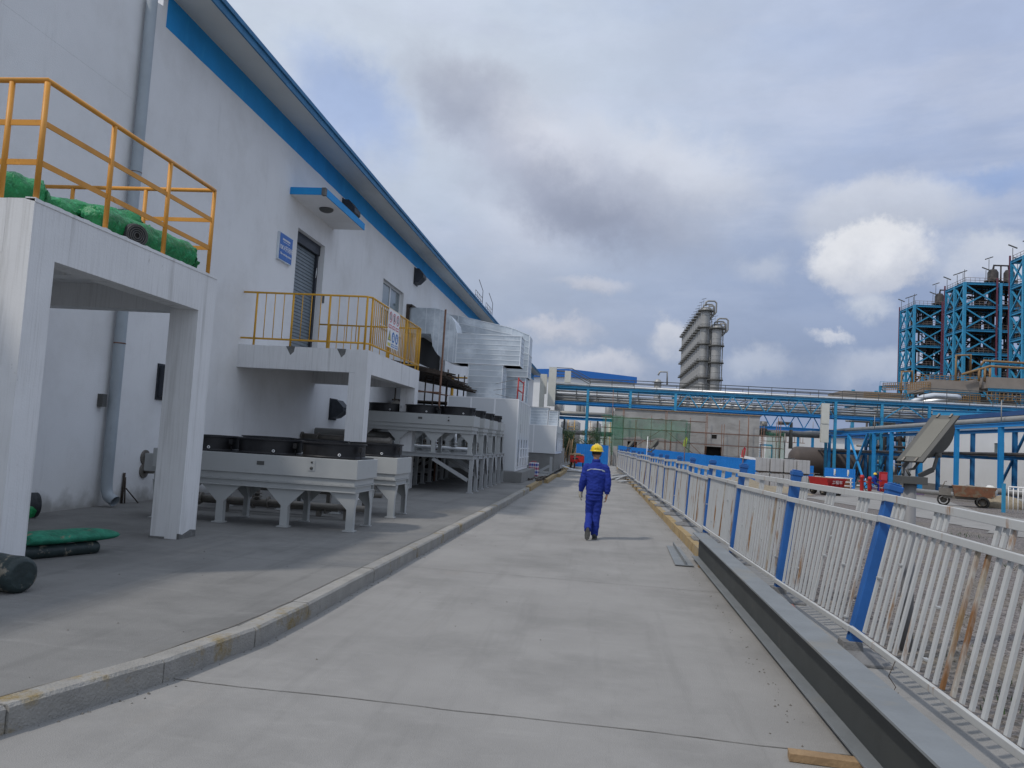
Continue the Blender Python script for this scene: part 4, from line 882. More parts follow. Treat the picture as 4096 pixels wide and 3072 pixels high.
for i, (ya, yb) in enumerate(zip(PYs, PYs[1:])):
    lb = ('white picket railing section, %s one counted from the camera end' % ORD[i]) if i < 14 else 'distant white picket railing section near the blue hoarding'
    t = thing('railing_section', lb, 'railing', (fx(ya), ya, Z0), group='white railing sections along the road')
    a, b = ya + .0, yb - .06
    sag = random.uniform(-.02, .02); sag2 = random.uniform(-.025, .025)
    off = -.07; offp = -.042
    for nm, z, h in (('top_rail', 1.29, .056), ('middle_rail', 1.115, .05), ('bottom_rail', .215, .045)):
        m = MB(); m.bar(fp(a - .03, z + sag, off), fp(b + .0, z + sag2, off), .03, h); m.build(nm, 'picket', t, bevel=.004 if i < 4 else 0)
    m = MB(); n = int(round((b - a) / .128))
    for k in range(1, n):
        y = a + .04 + (b - a - .14) * k / n + random.gauss(0, .004); sg = sag + (sag2 - sag) * k / n; j = random.gauss(0, .008) if random.random() < .3 else 0
        if i < 2: j += random.gauss(0, .006)
        if i == 1 and k == 8: j = .05
        m.m = 1 if random.random() < (.10 if i else .14) else 0
        m.bar(fp(y + j, .235 + sg, offp), fp(y, 1.092 + sg, offp), .036, .018, up=(1, 0, 0))
    m.m = 0
    for c in ((.17, .5, .83) if i else (.30, .62, .9)):
        for q in (-1, 0, 1):
            y = a + (b - a) * c + q * .085; sg = sag + (sag2 - sag) * c; m.bar(fp(y, 1.14 + sg, offp), fp(y, 1.263 + sg, offp), .040, .018, up=(1, 0, 0))
    m.build('pickets', ['picket', 'rusty'], t)
    if i < 6:
        for k in range(5):
            m = MB(); y = a + (b - a) * random.random(); z = random.uniform(.28, 1.0); p = fp(y, z, offp); m.box(p.x - .02, p.x + .01, p.y - .03, p.y + .03, p.z, p.z + .012); m.build('weld_clip', 'steelgrey', t)
    # the post belongs to this section
    m = MB(); m.bar(fp(ya - .0, .03), fp(ya, 1.37), .10, .10, up=(0, 1, 0)); po = m.build('post', 'bluepost', t, bevel=.008)
    m = MB(); p, q = fp(ya, 1.36), fp(ya, 1.41); m.bar(p, q, .118, .118, up=(0, 1, 0)); m.bar(q, fp(ya, 1.425), .09, .09, up=(0, 1, 0)); m.build('post_cap', 'bluepost', po, bevel=.01)
    m = MB(); cx = fx(ya) - .0; m.frus(cx, ya - .03, Z0 - .002, Z0 + .022, .23, .28, .228, .278); m.frus(cx, ya - .03, Z0 + .022, Z0 + .066, .225, .275, .09, .10); m.frus(cx, ya, Z0 + .05, Z0 + .13, .082, .085, .072, .075)
    m.build('foot', 'base', t, bevel=.006)

# ------------------------------------------------------------------ flood lamps on short poles behind the railing
def lamp(loc, label):
    x, y, z = loc; t = thing('flood_lamp', label, 'lamp', loc, group='flood lamps behind the railing')
    m = MB(); m.tube([(x, y, z - .1), (x, y, z + 1.43)], .052, 20); m.build('pole', 'polegrey', t)
    m = MB(); m.box(x - .1, x + .115, y - .09, y + .12, z + 1.43, z + 1.495); m.build('pole_cap', 'lampgrey', t, bevel=.003)
    e1 = V((.145, -.13, 0)); e2 = V((.29, .04, .39)); nn = e1.cross(e2).normalized()
    if nn.z < 0: nn = -nn
    c = V((x + .03, y, z + 1.63)) - e1 * .5   # lower left corner
    o = c; L_ = e2.length; u2 = e2.normalized(); u1 = e1.normalized(); W_ = e1.length * .95; o = o - u1 * W_ * .1
    def P(a, b, d): return o + u1 * a + u2 * b + nn * d
    m = MB(); m.hexa([P(-.02, -.02, 0), P(W_ + .02, -.02, 0), P(W_ + .02, L_ + .02, 0), P(-.02, L_ + .02, 0), P(-.02, -.02, .022), P(W_ + .02, -.02, .022), P(W_ + .02, L_ + .02, .022), P(-.02, L_ + .02, .022)])
    bz = m.build('front_frame', 'lampgrey', t, bevel=.003)
    m = MB(); m.hexa([P(.025, .03, .0225), P(W_ - .025, .03, .0225), P(W_ - .025, L_ - .03, .0225), P(.025, L_ - .03, .0225), P(.025, .03, .025), P(W_ - .025, .03, .025), P(W_ - .025, L_ - .03, .025), P(.025, L_ - .03, .025)]); m.build('glass', 'lampglass', bz)
    m = MB(); n = 14; A_ = []; B2 = []
    for i in range(n + 1):
        s_ = i / n; b = .05 + (L_ - .07) * s_; d = -.22 * math.sin(PI * min(1, s_ * 1.0)) ** .55 * (.62 + .42 * s_); A_.append(P(.012, b, d)); B2.append(P(W_ - .012, b, d))
    o_ = A_ + B2; N1_ = n + 1; m.add(o_, [(i, i + 1, N1_ + i + 1, N1_ + i) for i in range(n)], True); m.add(A_, [tuple(range(N1_))]); m.add(B2, [tuple(range(N1_))[::-1]]); m.build('rear_shell', 'lampgrey', t)
    m = MB()
    for (a, s_) in ((-.01, -1), (W_ + .006, 1)):
        q = P(a, L_ * .30, -.11); r = V((x + (-.045 if s_ < 0 else .06), y + (.04 if s_ < 0 else -.03), z + 1.50)); mid = (q + r) * .5 + V((s_ * .045, 0, -.03))
        m.bar(q, mid, .045, .012, up=u1); m.bar(mid, r, .045, .012, up=u1)
        m.tube([q - u1 * .015 * s_, q + u1 * .03 * s_], .022, 10)
    m.build('yoke_arm', 'lampgrey', t)
    m = MB(); m.tube([P(W_ * .5, L_ * .2, -.1), P(W_ * .5, L_ * .05, -.14) + V((-.04, 0, -.02)), V((x - .03, y, z + 1.55)), V((x, y, z + 1.5))], .012, 7); m.build('cable', 'lampgrey', t)
    m = MB()
    for (a, b) in ((.03, -.02), (W_ - .05, -.02), (.03, L_ - .01), (W_ - .05, L_ - .01)): m.hexa([P(a, b, .018), P(a + .015, b, .018), P(a + .015, b + .04, .018), P(a, b + .04, .018), P(a, b, .034), P(a + .015, b, .034), P(a + .015, b + .04, .034), P(a, b + .04, .034)])
    m.build('clip', 'steelpipe', bz)
    return t
l0 = lamp((2.68, 7.33, .10), 'grey flood lamp on a thick grey pole, closest to the camera behind the railing')
for (x, y, lb) in ((2.15, 36.5, 'small distant flood lamp behind the railing, middle of the three'), (1.75, 54, 'farthest flood lamp near the left end of the blue hoarding')):
    c = copy_tree(l0); c.location = (x, y, .1); c['label'] = lb

# ------------------------------------------------------------------ steel beam, plates, timber on the right road edge
t = thing('steel_beam', 'long primed steel H beam, web darkened for shade, lying along the right kerb', 'steel beam', (1.6, 8, 0))
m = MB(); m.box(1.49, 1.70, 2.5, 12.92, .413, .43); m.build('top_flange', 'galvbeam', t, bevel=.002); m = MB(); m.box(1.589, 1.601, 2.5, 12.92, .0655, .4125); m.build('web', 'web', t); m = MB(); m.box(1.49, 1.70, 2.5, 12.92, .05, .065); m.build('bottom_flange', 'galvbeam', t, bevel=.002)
t = thing('timber_block', 'short squared timber block under the near end of the steel beam', 'timber', (1.4, 4.77, 0))
m = MB(); m.hexa([(1.13, 4.75, .002), (1.69, 4.70, .002), (1.69, 4.79, .002), (1.14, 4.84, .002), (1.13, 4.75, .048), (1.69, 4.70, .048), (1.69, 4.79, .048), (1.14, 4.84, .048)]); m.build('block', 'timber', t, bevel=.003)
t = thing('timber_block', 'timber block hidden under the far end of the steel beam', 'timber', (1.6, 12.2, 0))
m = MB(); m.box(1.5, 1.7, 12.1, 12.2, .002, .048); m.build('block', 'timber', t)
t = thing('steel_plate', 'flat grey T shaped steel offcut on the road by the far beam end', 'steel plate', (1.3, 13, 0))
m = MB(); m.hexa([(1.16, 12.1, .012), (1.43, 12.1, .012), (1.43, 14.3, .012), (1.22, 14.4, .012), (1.16, 12.1, .024), (1.43, 12.1, .024), (1.43, 14.3, .024), (1.22, 14.4, .024)]); m.hexa([(1.31, 12.15, .024), (1.32, 12.15, .024), (1.345, 14.5, .024), (1.335, 14.5, .024), (1.31, 12.15, .085), (1.32, 12.15, .085), (1.345, 14.5, .085), (1.335, 14.5, .085)]); m.build('plate', 'galvbeam', t)
t = thing('brick', 'broken red brick lying on the pavement behind the steel beam', 'brick', (2.1, 8.5, .146))
m = MB(); m.hexa([(x - .12, y, z) for x, y, z in [(2.04, 8.42, .147), (2.14, 8.40, .147), (2.16, 8.60, .147), (2.05, 8.6, .147), (2.04, 8.42, .20), (2.14, 8.40, .19), (2.15, 8.59, .20), (2.05, 8.6, .2)]]); m.build('brick_body', 'brick', t, bevel=.004)
t = thing('steel_scraps', 'small heap of grey steel channels half on the right kerb', 'steel scraps', (1.1, 41, 0))
for (a, b, w) in (((.45, 41, .05), (1.3, 45, .12), .25), ((.75, 38.6, .12), (1.5, 42.5, .28), .12), ((.9, 38.2, .06), (1.3, 38.6, .1), .3), ((1.0, 38.8, .25), (1.75, 43.5, .3), .1), ((.6, 42, .2), (1.5, 44, .25), .1)):
    m = MB(); m.bar(a, b, w, .06); m.build('channel', 'steelgrey', t)
t = thing('loose_wire', 'twist of thin wire hanging from the bottom rail of the nearest railing', 'wire', (2.1, 6.0, .15))
m = MB(); m.tube([(1.99, 5.62, .40), (1.95, 5.62, .3), (1.99, 5.6, .24), (1.95, 5.57, .19), (2.0, 5.58, .21), (1.96, 5.52, .18)], .003, 5); m.build('wire_twist', 'wood', t)

# ------------------------------------------------------------------ hoardings
def hoarding(name, label, a, b, z0a, z0b, h, grp=None):
    t = thing(name, label, 'hoarding', (a[0], a[1], z0a), grp); a = V((a[0], a[1], 0)); b = V((b[0], b[1], 0)); L_ = (b - a).length; n = int(L_ / .14); d = (b - a) / n; s_ = V((d.y, -d.x, 0)).normalized() * .022; m = MB()
    for i in range(n):
        z0 = z0a + (z0b - z0a) * i / n; step = .035 * noise.noise(V((int(i / 6) * 3.1, a.x, 0))); p = a + d * i; q = a + d * (i + .75); r = a + d * (i + 1)
        m.add([p + V((0, 0, z0)), q + V((0, 0, z0)), q + V((0, 0, z0 + h + step)), p + V((0, 0, z0 + h + step))], [(0, 1, 2, 3)])
        m.add([q + V((0, 0, z0)), (q + r) / 2 + s_ + V((0, 0, z0)), (q + r) / 2 + s_ + V((0, 0, z0 + h + step)), q + V((0, 0, z0 + h + step)), r + V((0, 0, z0)), r + V((0, 0, z0 + h + step))], [(0, 1, 2, 3), (1, 4, 5, 2)])
    m.build('sheets', 'hoard', t)
    m = MB(); s2 = -s_ * 4
    for z in (.3, h - .3): m.bar(a + s2 + V((0, 0, z0a + z)), b + s2 + V((0, 0, z0b + z)), .04)
    for i in range(0, n, 18): p = a + d * i + s2 * 1.5; m.bar(p + V((0, 0, z0a - .2)), p + V((0, 0, z0a + (z0b - z0a) * i / n + h - .1)), .05)
    m.build('support_rail', 'steelgrey', t); return t
hoarding('blue_hoarding', 'tall blue corrugated hoarding panel blocking the end of the road', (-1.95, 62), (.52, 62), -.02, -.02, 1.78, 'blue hoardings')
hoarding('blue_hoarding', 'long blue corrugated hoarding running behind the railing to the right', (1.42, 70), (11.4, 60), -.15, -.62, 1.95, 'blue hoardings')
t = hoarding('blue_hoarding', 'short blue hoarding with two yellow warning notices in the yard', (19.4, 72.5), (21.6, 71.2), -.78, -.76, 1.75, 'blue hoardings')
for k in (0, 1):
    m = MB(); x = 20.05 + k * .95; y = 72.08 - k * .56; z = .35; m.box(x, x + .42, y - .05, y - .03, z, z + .55); nb = m.build('notice', 'white', t)
    m = MB(); m.add([(x + .05, y - .055, z + .22), (x + .37, y - .055, z + .22), (x + .21, y - .055, z + .5)], [(0, 1, 2)]); m.build('triangle', 'signyellow', nb); m = MB(); m.box(x + .06, x + .36, y - .056, y - .052, z + .06, z + .14); m.box(x + .19, x + .23, y - .06, y - .057, z + .26, z + .4); m.build('text_line', 'black', nb)
hoarding('blue_hoarding', 'small blue hoarding panel with notices beside the grey block stack', (17.1, 71.8), (18.3, 71.8), -.7, -.7, 1.75, 'blue hoardings')
# ------------------------------------------------------------------ stack of wrapped grey blocks
BX = [10.3, 11.05, 11.85, 12.6, 13.35]
for i in range(4):
    for j in range(2):
        x0, x1 = BX[i] + .02, BX[i + 1] - .03; y = 54.2 - i * .35; z0 = -.42 + j * 1.0
        t = thing('block_pallet', 'pale grey block pallet, %s row, %s from the left in the double stack' % (('bottom', 'top')[j], ORD[i]), 'block pallet', ((x0 + x1) / 2, y, z0), group='stacked pallets of grey blocks')
        m = MB(); m.box(x0 + random.uniform(-.03, .01), x1, y, y + 1.1, z0 + .1, z0 + .96); m.build('blocks', 'greyblock', t, bevel=.015)
        m = MB(); m.box(x0 + .03, x1 - .03, y + .03, y + 1.0, z0, z0 + .09); m.build('pallet', 'wood', t)
        m = MB()
        for q in (.3, .7): xx = x0 + (x1 - x0) * q; m.box(xx, xx + .012, y - .005, y, z0 + .1, z0 + .96)
        m.build('strap', 'steelpipe', t)
t = thing('sand_heap', 'low brown heap of sand and rubble behind the railing', 'sand heap', (8, 45, -.2))
m = MB(); m.v = []; nx, ny = 30, 18
for j in range(ny + 1):
    for i in range(nx + 1):
        x = 5.6 + 6.4 * i / nx; y = 42 + 7 * j / ny; h = .62 * math.exp(-((x - 7.8) / 1.5) ** 2 - ((y - 45.5) / 1.9) ** 2) + .34 * math.exp(-((x - 10.4) / 1.0) ** 2 - ((y - 46.5) / 1.6) ** 2)
        m.v.append(V((x, y, g(x, y) - .05 + h + .07 * noise.noise(V((x * 2, y * 2, 0))) * (h > .05))))
for j in range(ny):
    for i in range(nx): a = j * (nx + 1) + i; m.f.append([a, a + 1, a + nx + 2, a + nx + 1]); m.sm.append(True); m.mi.append(0)
m.build('heap', 'sand', t)

# ------------------------------------------------------------------ building under construction with scaffold and net
t = thing('unfinished_building', 'raw grey rendered block building under construction with dark openings', 'building', (8, 84, -1))
m = MB(); F0 = 78.0
def cw(x0, x1, z0, z1): m.box(x0, x1, F0, F0 + .3, z0, z1)
cw(1.1, 2.45, -1.2, 5.4); cw(2.45, 3.35, 2.3, 5.4); cw(2.45, 3.35, -1.2, .9); cw(3.35, 9.8, -1.2, 5.4); cw(9.8, 11.4, 2.25, 5.4); cw(9.8, 11.4, -1.2, -.4)
cw(11.4, 14.8, -1.2, 5.4); m.box(1.1, 1.4, F0 + .3, 92, -1.2, 5.4); m.box(14.5, 14.8, F0 + .3, 92, -1.2, 5.4); m.box(1.4, 14.5, F0 + .3, 92, 5.1, 5.3)
m.box(10.35, 10.85, F0 - .06, F0 - .005, 3.4, 3.5)
m.build('wall', 'cement', t)
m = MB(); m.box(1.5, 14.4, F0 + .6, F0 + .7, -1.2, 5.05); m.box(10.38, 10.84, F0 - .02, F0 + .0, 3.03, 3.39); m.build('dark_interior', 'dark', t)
m = MB(); m.box(.95, 14.95, F0 - .12, F0 + .4, 5.4, 5.48); m.build('roof_edge', 'timber', t)
t = thing('tube_scaffold', 'rusty tube scaffold in front of the unfinished grey building', 'scaffold', (8, 76.8, -1))
for k, x in enumerate((.2, .9, 1.9, 3.1, 4.6, 5.9, 6.5, 8.1, 9.7, 11.3, 12.6, 13.6, 14.9, 16.0, 16.5)):
    for y in (76.6, 77.5):
        if (k % 3 == 1 and y > 77): continue
        m = MB(); m.tube([(x + random.uniform(-.1, .1), y, -.8), (x + random.uniform(-.1, .1), y, 4.4 + .9 * ((k * 7) % 3) / 2 + (2.3 if k == 1 else 0))], .028, 6); m.build('pole', 'rustpole', t)
for z in (1.25, 2.4, 3.5, 4.5):
    for y in (76.55, 77.5):
        m = MB(); m.tube([(-.2, y, z), (16.8 if z < 3.6 else 9.7, y, z + random.uniform(-.05, .05))], .028, 6); m.build('ledger', 'rustpole', t)
for (a, b) in (((1.0, 76.5, .3), (5.6, 76.5, 3.6)), ((5.9, 76.5, 3.5), (8.9, 76.5, 1.2)), ((8.0, 76.5, 2.6), (9.9, 76.5, .9))):
    m = MB(); m.tube([a, b], .028, 6); m.build('diagonal_brace', 'rustpole', t)
def net(label, pts, z0, z1, sag=.25, grp='green debris nets'):
    t = thing('debris_net', label, 'net', (pts[0][0], pts[0][1], z0), grp); m = MB(); n = 26; k_ = 10; o = []
    for j in range(k_ + 1):
        for i in range(n + 1):
            s_ = i / n * (len(pts) - 1); q = min(int(s_), len(pts) - 2); p = V(pts[q]).lerp(V(pts[q + 1]), s_ - q); z = z0 + (z1 - z0) * j / k_
            w = noise.noise(V((i * .55, j * .3, z0))); o.append((p.x + w * .1, p.y + noise.noise(V((i * .4, 5, j * .2))) * sag, z + w * .15 + (-.2 * math.sin(PI * (i / n) * 3) ** 2 if j == 0 else 0)))
    m.add(o, [(j * (n + 1) + i, j * (n + 1) + i + 1, (j + 1) * (n + 1) + i + 1, (j + 1) * (n + 1) + i) for j in range(k_) for i in range(n)], True); m.build('mesh_sheet', 'netgreen', t)
net('wide translucent green net across the upper left of the scaffold', [(.7, 76.4), (7.9, 76.4)], 2.75, 4.55)
net('green net wrapped round the left end of the scaffold, hanging lowest', [(-.1, 77.6), (.4, 76.35), (2.0, 76.35)], .9, 4.7)
net('narrow bunched green net hanging down beside the middle scaffold poles', [(7.7, 76.35), (8.2, 76.3)], .7, 4.3, .4)
net('dark green bundled net left of the scaffold behind the worker', [(-.7, 76.0), (-.1, 76.2)], 1.2, 3.4, .5)
net('green net round the scaffold stack right of the grey building', [(15.2, 77), (16.9, 76.8)], .4, 3.9, .5)
# ------------------------------------------------------------------ pipe bridge across the background
t = thing('pipe_bridge', 'long cyan steel pipe bridge with truss crossing the whole background', 'pipe bridge', (14, 86, -1))
YA, YB = 85.0, 88.2
for x in (-1.74, 2.75, 7.45, 23.65, 28.2, 32.8, 37.4, 43.5, 49.5, 56):
    for y in (YA, YB):
        m = MB(); m.ibeam((x, y + .01, -1.2), (x, y + .01, 7.62), .26, .24, .03, up=(0, 1, 0)); m.build('column', 'cyan', t)
for y in (YA, YB):
    for z in (7.76, 6.1):
        m = MB(); m.ibeam((-6, y, z), (60, y, z), .22, .25, .03); m.build('chord', 'cyan' if z > 7 else 'blue2', t)
def truss(x0, x1, n, y, za, zb, mat_='cyan', w=.1):
    d = (x1 - x0) / n
    for i in range(n):
        m = MB(); a = x0 + d * i
        m.bar((a + .1, y, za), (a + d / 2 - .05, y, zb), w, w); m.bar((a + d / 2 + .05, y, zb), (a + d - .1, y, za), w, w); m.build('truss_brace', mat_, t)
truss(7.6, 23.5, 7, YA - .02, 6.22, 7.63); truss(28.4, 32.6, 1, YA - .02, 6.22, 7.63); truss(7.6, 23.5, 7, YB, 6.22, 7.63, 'navy')
for i, (y, z, r, mm) in enumerate(((85.4, 6.42, .13, 'pipegrey'), (85.8, 6.50, .18, 'pipegrey'), (86.4, 6.4, .1, 'pipesilver'), (86.9, 6.5, .16, 'pipegrey'), (85.5, 6.95, .09, 'pipesilver'), (86.0, 7.0, .12, 'pipegrey'), (86.6, 6.95, .09, 'pipegrey'), (85.45, 7.35, .07, 'pipesilver'), (86.2, 7.38, .09, 'pipegrey'),
                                    (85.5, 8.05, .1, 'pipesilver'), (86.1, 8.12, .14, 'pipegrey'), (86.8, 8.1, .12, 'pipesilver'), (87.5, 8.05, .1, 'pipegrey'), (85.3, 6.72, .06, 'pipesilver'))):
    m = MB(); m.tube([(-6, y, z), (60, y, z)], r, 8, caps=True); m.build('pipe', mm, t)
m = MB()
for k in range(30): x = -5.2 + k * 2.2; m.bar((x, YA + .14, 6.22), (x, YA + .14, 7.62), .06, .06); m.bar((x, YA + .1, 6.78), (x, YB - .1, 6.78), .06, .06); m.bar((x, YA + .1, 7.24), (x, YB - .1, 7.24), .06, .06)
m.build('pipe_hangers', 'lampgrey', t)
m = MB()
for y in (YA - .1, YB + .1):
    pts = [(-6, y, 9.75), (-3.6, y, 9.75), (-1.6, y, 8.75), (60 if y > 86 else 24.0, y, 8.75)]
    for dz in (0, -.38): m.tube([(a, b, c + dz) for a, b, c in pts], .045, 6)
    for k in range(28 if y > 86 else 12): x = -1.6 + k * 2.35; m.bar((x, y, 7.88), (x, y, 8.76), .05, .05)
pts = [(24.0, YA - .1, 8.75), (30.2, YA - .1, 8.6), (32.2, YA - .1, 9.5), (60, YA - .1, 9.2)]
for dz in (0, -.4): m.tube([(a, b, c + dz) for a, b, c in pts], .045, 6)
for k in range(13): x = 32.2 + k * 2.2; m.bar((x, YA - .1, 7.88), (x, YA - .1, 9.45 - k * .02), .05, .05)
for k in range(3): x = 25.6 + k * 2.2; m.bar((x, YA - .1, 7.88), (x, YA - .1, 8.7), .05, .05)
m.build('handrail', 'lampgrey', t)
for (x0, x1, z0, z1, y) in ((-6.0, -5.2, 5.6, 9.75, 84.6), (-4.3, -3.65, 8.2, 9.45, 84.7), (-6.9, -6.2, 6.9, 9.0, 84.9), (-6.9, -6.4, 5.4, 7.8, 84.8), (22.2, 22.95, 5.3, 7.4, 84.6), (22.2, 22.95, 3.4, 5.28, 84.65)):
    m = MB(); m.box(x0, x1, y, y + .5, z0, z1); m.build('cable_tray', 'tray', t)
m = MB(); m.ibeam((14.9, YA + 1, 4.65), (26, YA + 1, 4.65), .2, .2, .03); m.build('lower_beam', 'blue2', t)
truss(14.9, 23.3, 5, YA + .9, 6.0, 4.75, 'blue2', .09)
# lower pipes left, under the bridge
t = thing('low_pipe_rack', 'two low grey pipes and blue beams under the left end of the bridge', 'pipe rack', (-3, 92, -.2))
m = MB(); m.tube([(-8, 92, 5.2), (1.5, 92, 5.2)], .28, 10); m.tube([(-6, 88, 3.0), (1.0, 88, 3.0)], .26, 10); m.tube([(-6, 86, 1.6), (1.0, 86, 1.55)], .06, 8); m.build('pipe', 'pipegrey', t)
m = MB(); m.ibeam((-8, 91.5, 4.65), (1.5, 91.5, 4.65), .25, .35, .04); m.build('beam', 'blue2', t)
for x in (-4.4, -.6): m = MB(); m.ibeam((x, 91.5, -.2), (x, 91.5, 4.5), .2, .2, .03, up=(0, 1, 0)); m.build('column', 'lampgrey', t)
for k, (x, r, h) in enumerate(((-5.2, .5, 1.1), (-2.9, .28, 1.1), (-2.4, .28, 1.1), (.6, .45, 1.0), (3.4, .4, .9), (5.1, .3, .8))):
    t = thing('vessel', 'small grey vertical vessel on the low rack, %s from the left' % ORD[k], 'vessel', (x, 92.6, 5.5), group='small vessels on the low rack')
    m = MB(); m.lathe((x, 92.6, 5.2), [(r, 0), (r, h), (r * .7, h + .2), (0, h + .28)], 14); m.build('shell', 'vessel', t); m = MB(); m.tube([(x + r + .1, 92.6, 5.4), (x + r + .1, 92.6, 5.2 + h), (x + r + .7, 92.6, 5.2 + h)], .05, 5); m.build('side_pipe', 'lampgrey', t)
for k, (x, r) in enumerate(((-7.0, 1.3), (-3.9, 1.2), (-1.2, 1.0), (1.2, 1.1))):
    t = thing('storage_silo', 'tall grey cylindrical tank behind the small trees, %s from the left' % ORD[k], 'tank', (x, 98, -.3), group='tall tanks behind the low rack')
    m = MB(); m.lathe((x, 98, -.3), [(r, 0), (r, 4.6), (r * .6, 4.9), (0, 5.0)], 20); m.build('shell', 'vessel', t); m = MB()
    for z in (0, .4, .8, 1.2, 1.6): m.tube([(x - .3, 96.7, 2.2 + z), (x + .5, 96.7, 2.2 + z)], .03, 5)
    m.tube([(x - .3, 96.7, -.3), (x - .3, 96.7, 4.6)], .04, 5); m.tube([(x + .5, 96.7, -.3), (x + .5, 96.7, 4.6)], .04, 5); m.build('access_frame', 'yellowrail' if k % 2 else 'orange', t)
# small trees
def tree(x, y, h, r, label):
    t = thing('small_tree', label, 'tree', (x, y, -.1), group='small trees at the end of the road')
    m = MB(); m.tube([(x, y, -.1), (x + .05, y, h * .45), (x, y, h * .85)], [.09, .06, .02], 7)
    for k in range(9): a = k * 2.4; z = h * (.3 + .06 * k); m.tube([(x, y, z), (x + math.cos(a) * r * .6, y + math.sin(a) * r * .6, z + .35)], [.03, .01], 5)
    m.build('trunk', 'bark', t); m = MB(); rn = random.Random(int(x * 10))
    cl = [(V((rn.gauss(0, r * .42), rn.gauss(0, r * .42), h * (.32 + .62 * rn.random()))), rn.uniform(.18, .34) * r) for _ in range(42)]
    for c, cr in cl:
        c = c + V((x, y, 0)); 
        for k in range(70):
            p = c + V((rn.gauss(0, 1), rn.gauss(0, 1), rn.gauss(0, 1))) * cr * .7; a = V((rn.gauss(0, 1), rn.gauss(0, 1), rn.gauss(0, 1))).normalized() * .055; b = a.orthogonal().normalized() * .03; m.add([p - a, p + b, p + a, p - b], [(0, 1, 2, 3)])
    m.build('crown', 'leaf', t)
tree(-3.0, 72, 3.2, .95, 'small dark green tree at the road end, left one'); tree(-1.1, 74, 3.1, 1.05, 'small dark green tree behind the blue post, right one')
t = thing('lumber_pile', 'leaning bare poles and timber pieces behind the red tricycle', 'timber pile', (-2.6, 64, 0))
m = MB()
for k in range(16): x = random.uniform(-3.2, -2.2); m = MB(); m.bar((x, 64 + random.random(), 0), (x + random.uniform(-.2, .5), 64.6, random.uniform(.8, 2.6)), .05); m.build('pole', 'timber', t)
m = MB(); m.box(-4.2, -2.9, 62, 63, 0, 1.35); m.build('stacked_boards', 'cement', t)
t = thing('dark_entrance', 'dark gap with rubble and posts between the two hoardings', 'gate', (1.0, 73, -.1))
m = MB(); m.box(.55, .75, 70.2, 70.5, -.15, 1.7); m.box(1.0, 1.35, 70.6, 70.9, -.15, 1.75)
for k in range(12): a = random.uniform(.5, 1.5); m.bar((a, 69.5 + random.random(), -.1), (a + random.uniform(-.3, .3), 70, random.uniform(.05, 1.4)), .05)
m.build('posts', 'cement', t)
# ------------------------------------------------------------------ cargo tricycle
def wheel(m, c, r, w, ax=(1, 0, 0)): m.lathe(V(c) - V(ax) * w / 2, [(r * .72, 0), (r, .01), (r, w - .01), (r * .72, w)], 18, axis=ax)
def tricycle(loc, label, matc='red', face=1):
    x, y, z = loc; t = thing('cargo_tricycle', label, 'tricycle', loc)
    for (dx, dy) in ((-.42, 1.0), (.42, 1.0), (-.12, -.9)):
        m = MB(); wheel(m, (x + dx, y + dy, z + .27), .27, .09); w_ = m.build('wheel', 'rubber', t); m = MB(); m.lathe((x + dx - .02, y + dy, z + .27), [(.17, 0), (.17, .04), (0, .05)], 14, axis=(1, 0, 0)); m.build('rim', 'steelgrey', w_)
    m = MB(); m.box(x - .48, x + .48, y + .15, y + 1.5, z + .42, z + .47)
    for (a, b, c, d) in ((x - .5, x - .46, y + .15, y + 1.5), (x + .46, x + .5, y + .15, y + 1.5), (x - .46, x + .46, y + .13, y + .17), (x - .46, x + .46, y + 1.48, y + 1.52)): m.box(a, b, c, d, z + .42, z + .88)
    m.build('cargo_bed', matc, t)
    m = MB(); m.tube([(x - .12, y - .9, z + .27), (x - .12, y - .7, z + .8), (x - .12, y - .62, z + 1.0)], .035, 8); m.tube([(x - .45, y - .55, z + 1.02), (x - .12, y - .62, z + 1.0), (x + .2, y - .55, z + 1.02)], .02, 6); m.build('front_fork', 'steelpipe', t)
    m = MB(); m.box(x - .28, x + .05, y - .45, y + .1, z + .35, z + .62); m.bar((x - .12, y - .7, z + .45), (x - .12, y + .2, z + .4), .12, .1); m.build('chassis', matc, t)
    m = MB(); m.box(x - .3, x + .1, y - .35, y + .08, z + .64, z + .74); m.build('seat', 'black', t, bevel=.03)
    m = MB(); m.lathe((x - .12, y - .72, z + .85), [(.0, 0), (.09, .01), (.09, .1)], 12, axis=(0, 1, 0)); m.build('headlight', 'lampglass', t)
    m = MB(); m.lathe((x - .12, y - .9, z + .05), [(.31, 0), (.31, .01)], 12, axis=(1, 0, 0)); m.box(x - .18, x - .06, y - 1.1, y - .75, z + .5, z + .58); m.build('mudguard', matc, t)
    return t
t = tricycle((-1.72, 57.4, 0), 'red cargo tricycle loaded with planks parked at the end of the road')
t2 = thing('plank_load', 'pale boards and sacks lying in the red tricycle bed', 'load', (-1.72, 58.3, .88))
m = MB(); m.box(-2.15, -1.35, 57.7, 58.8, .885, .93); m.box(-2.3, -1.25, 57.6, 58.9, .935, .98); m.box(-2.0, -1.5, 57.7, 58.6, .985, 1.06); m.build('boards', 'timber', t2)
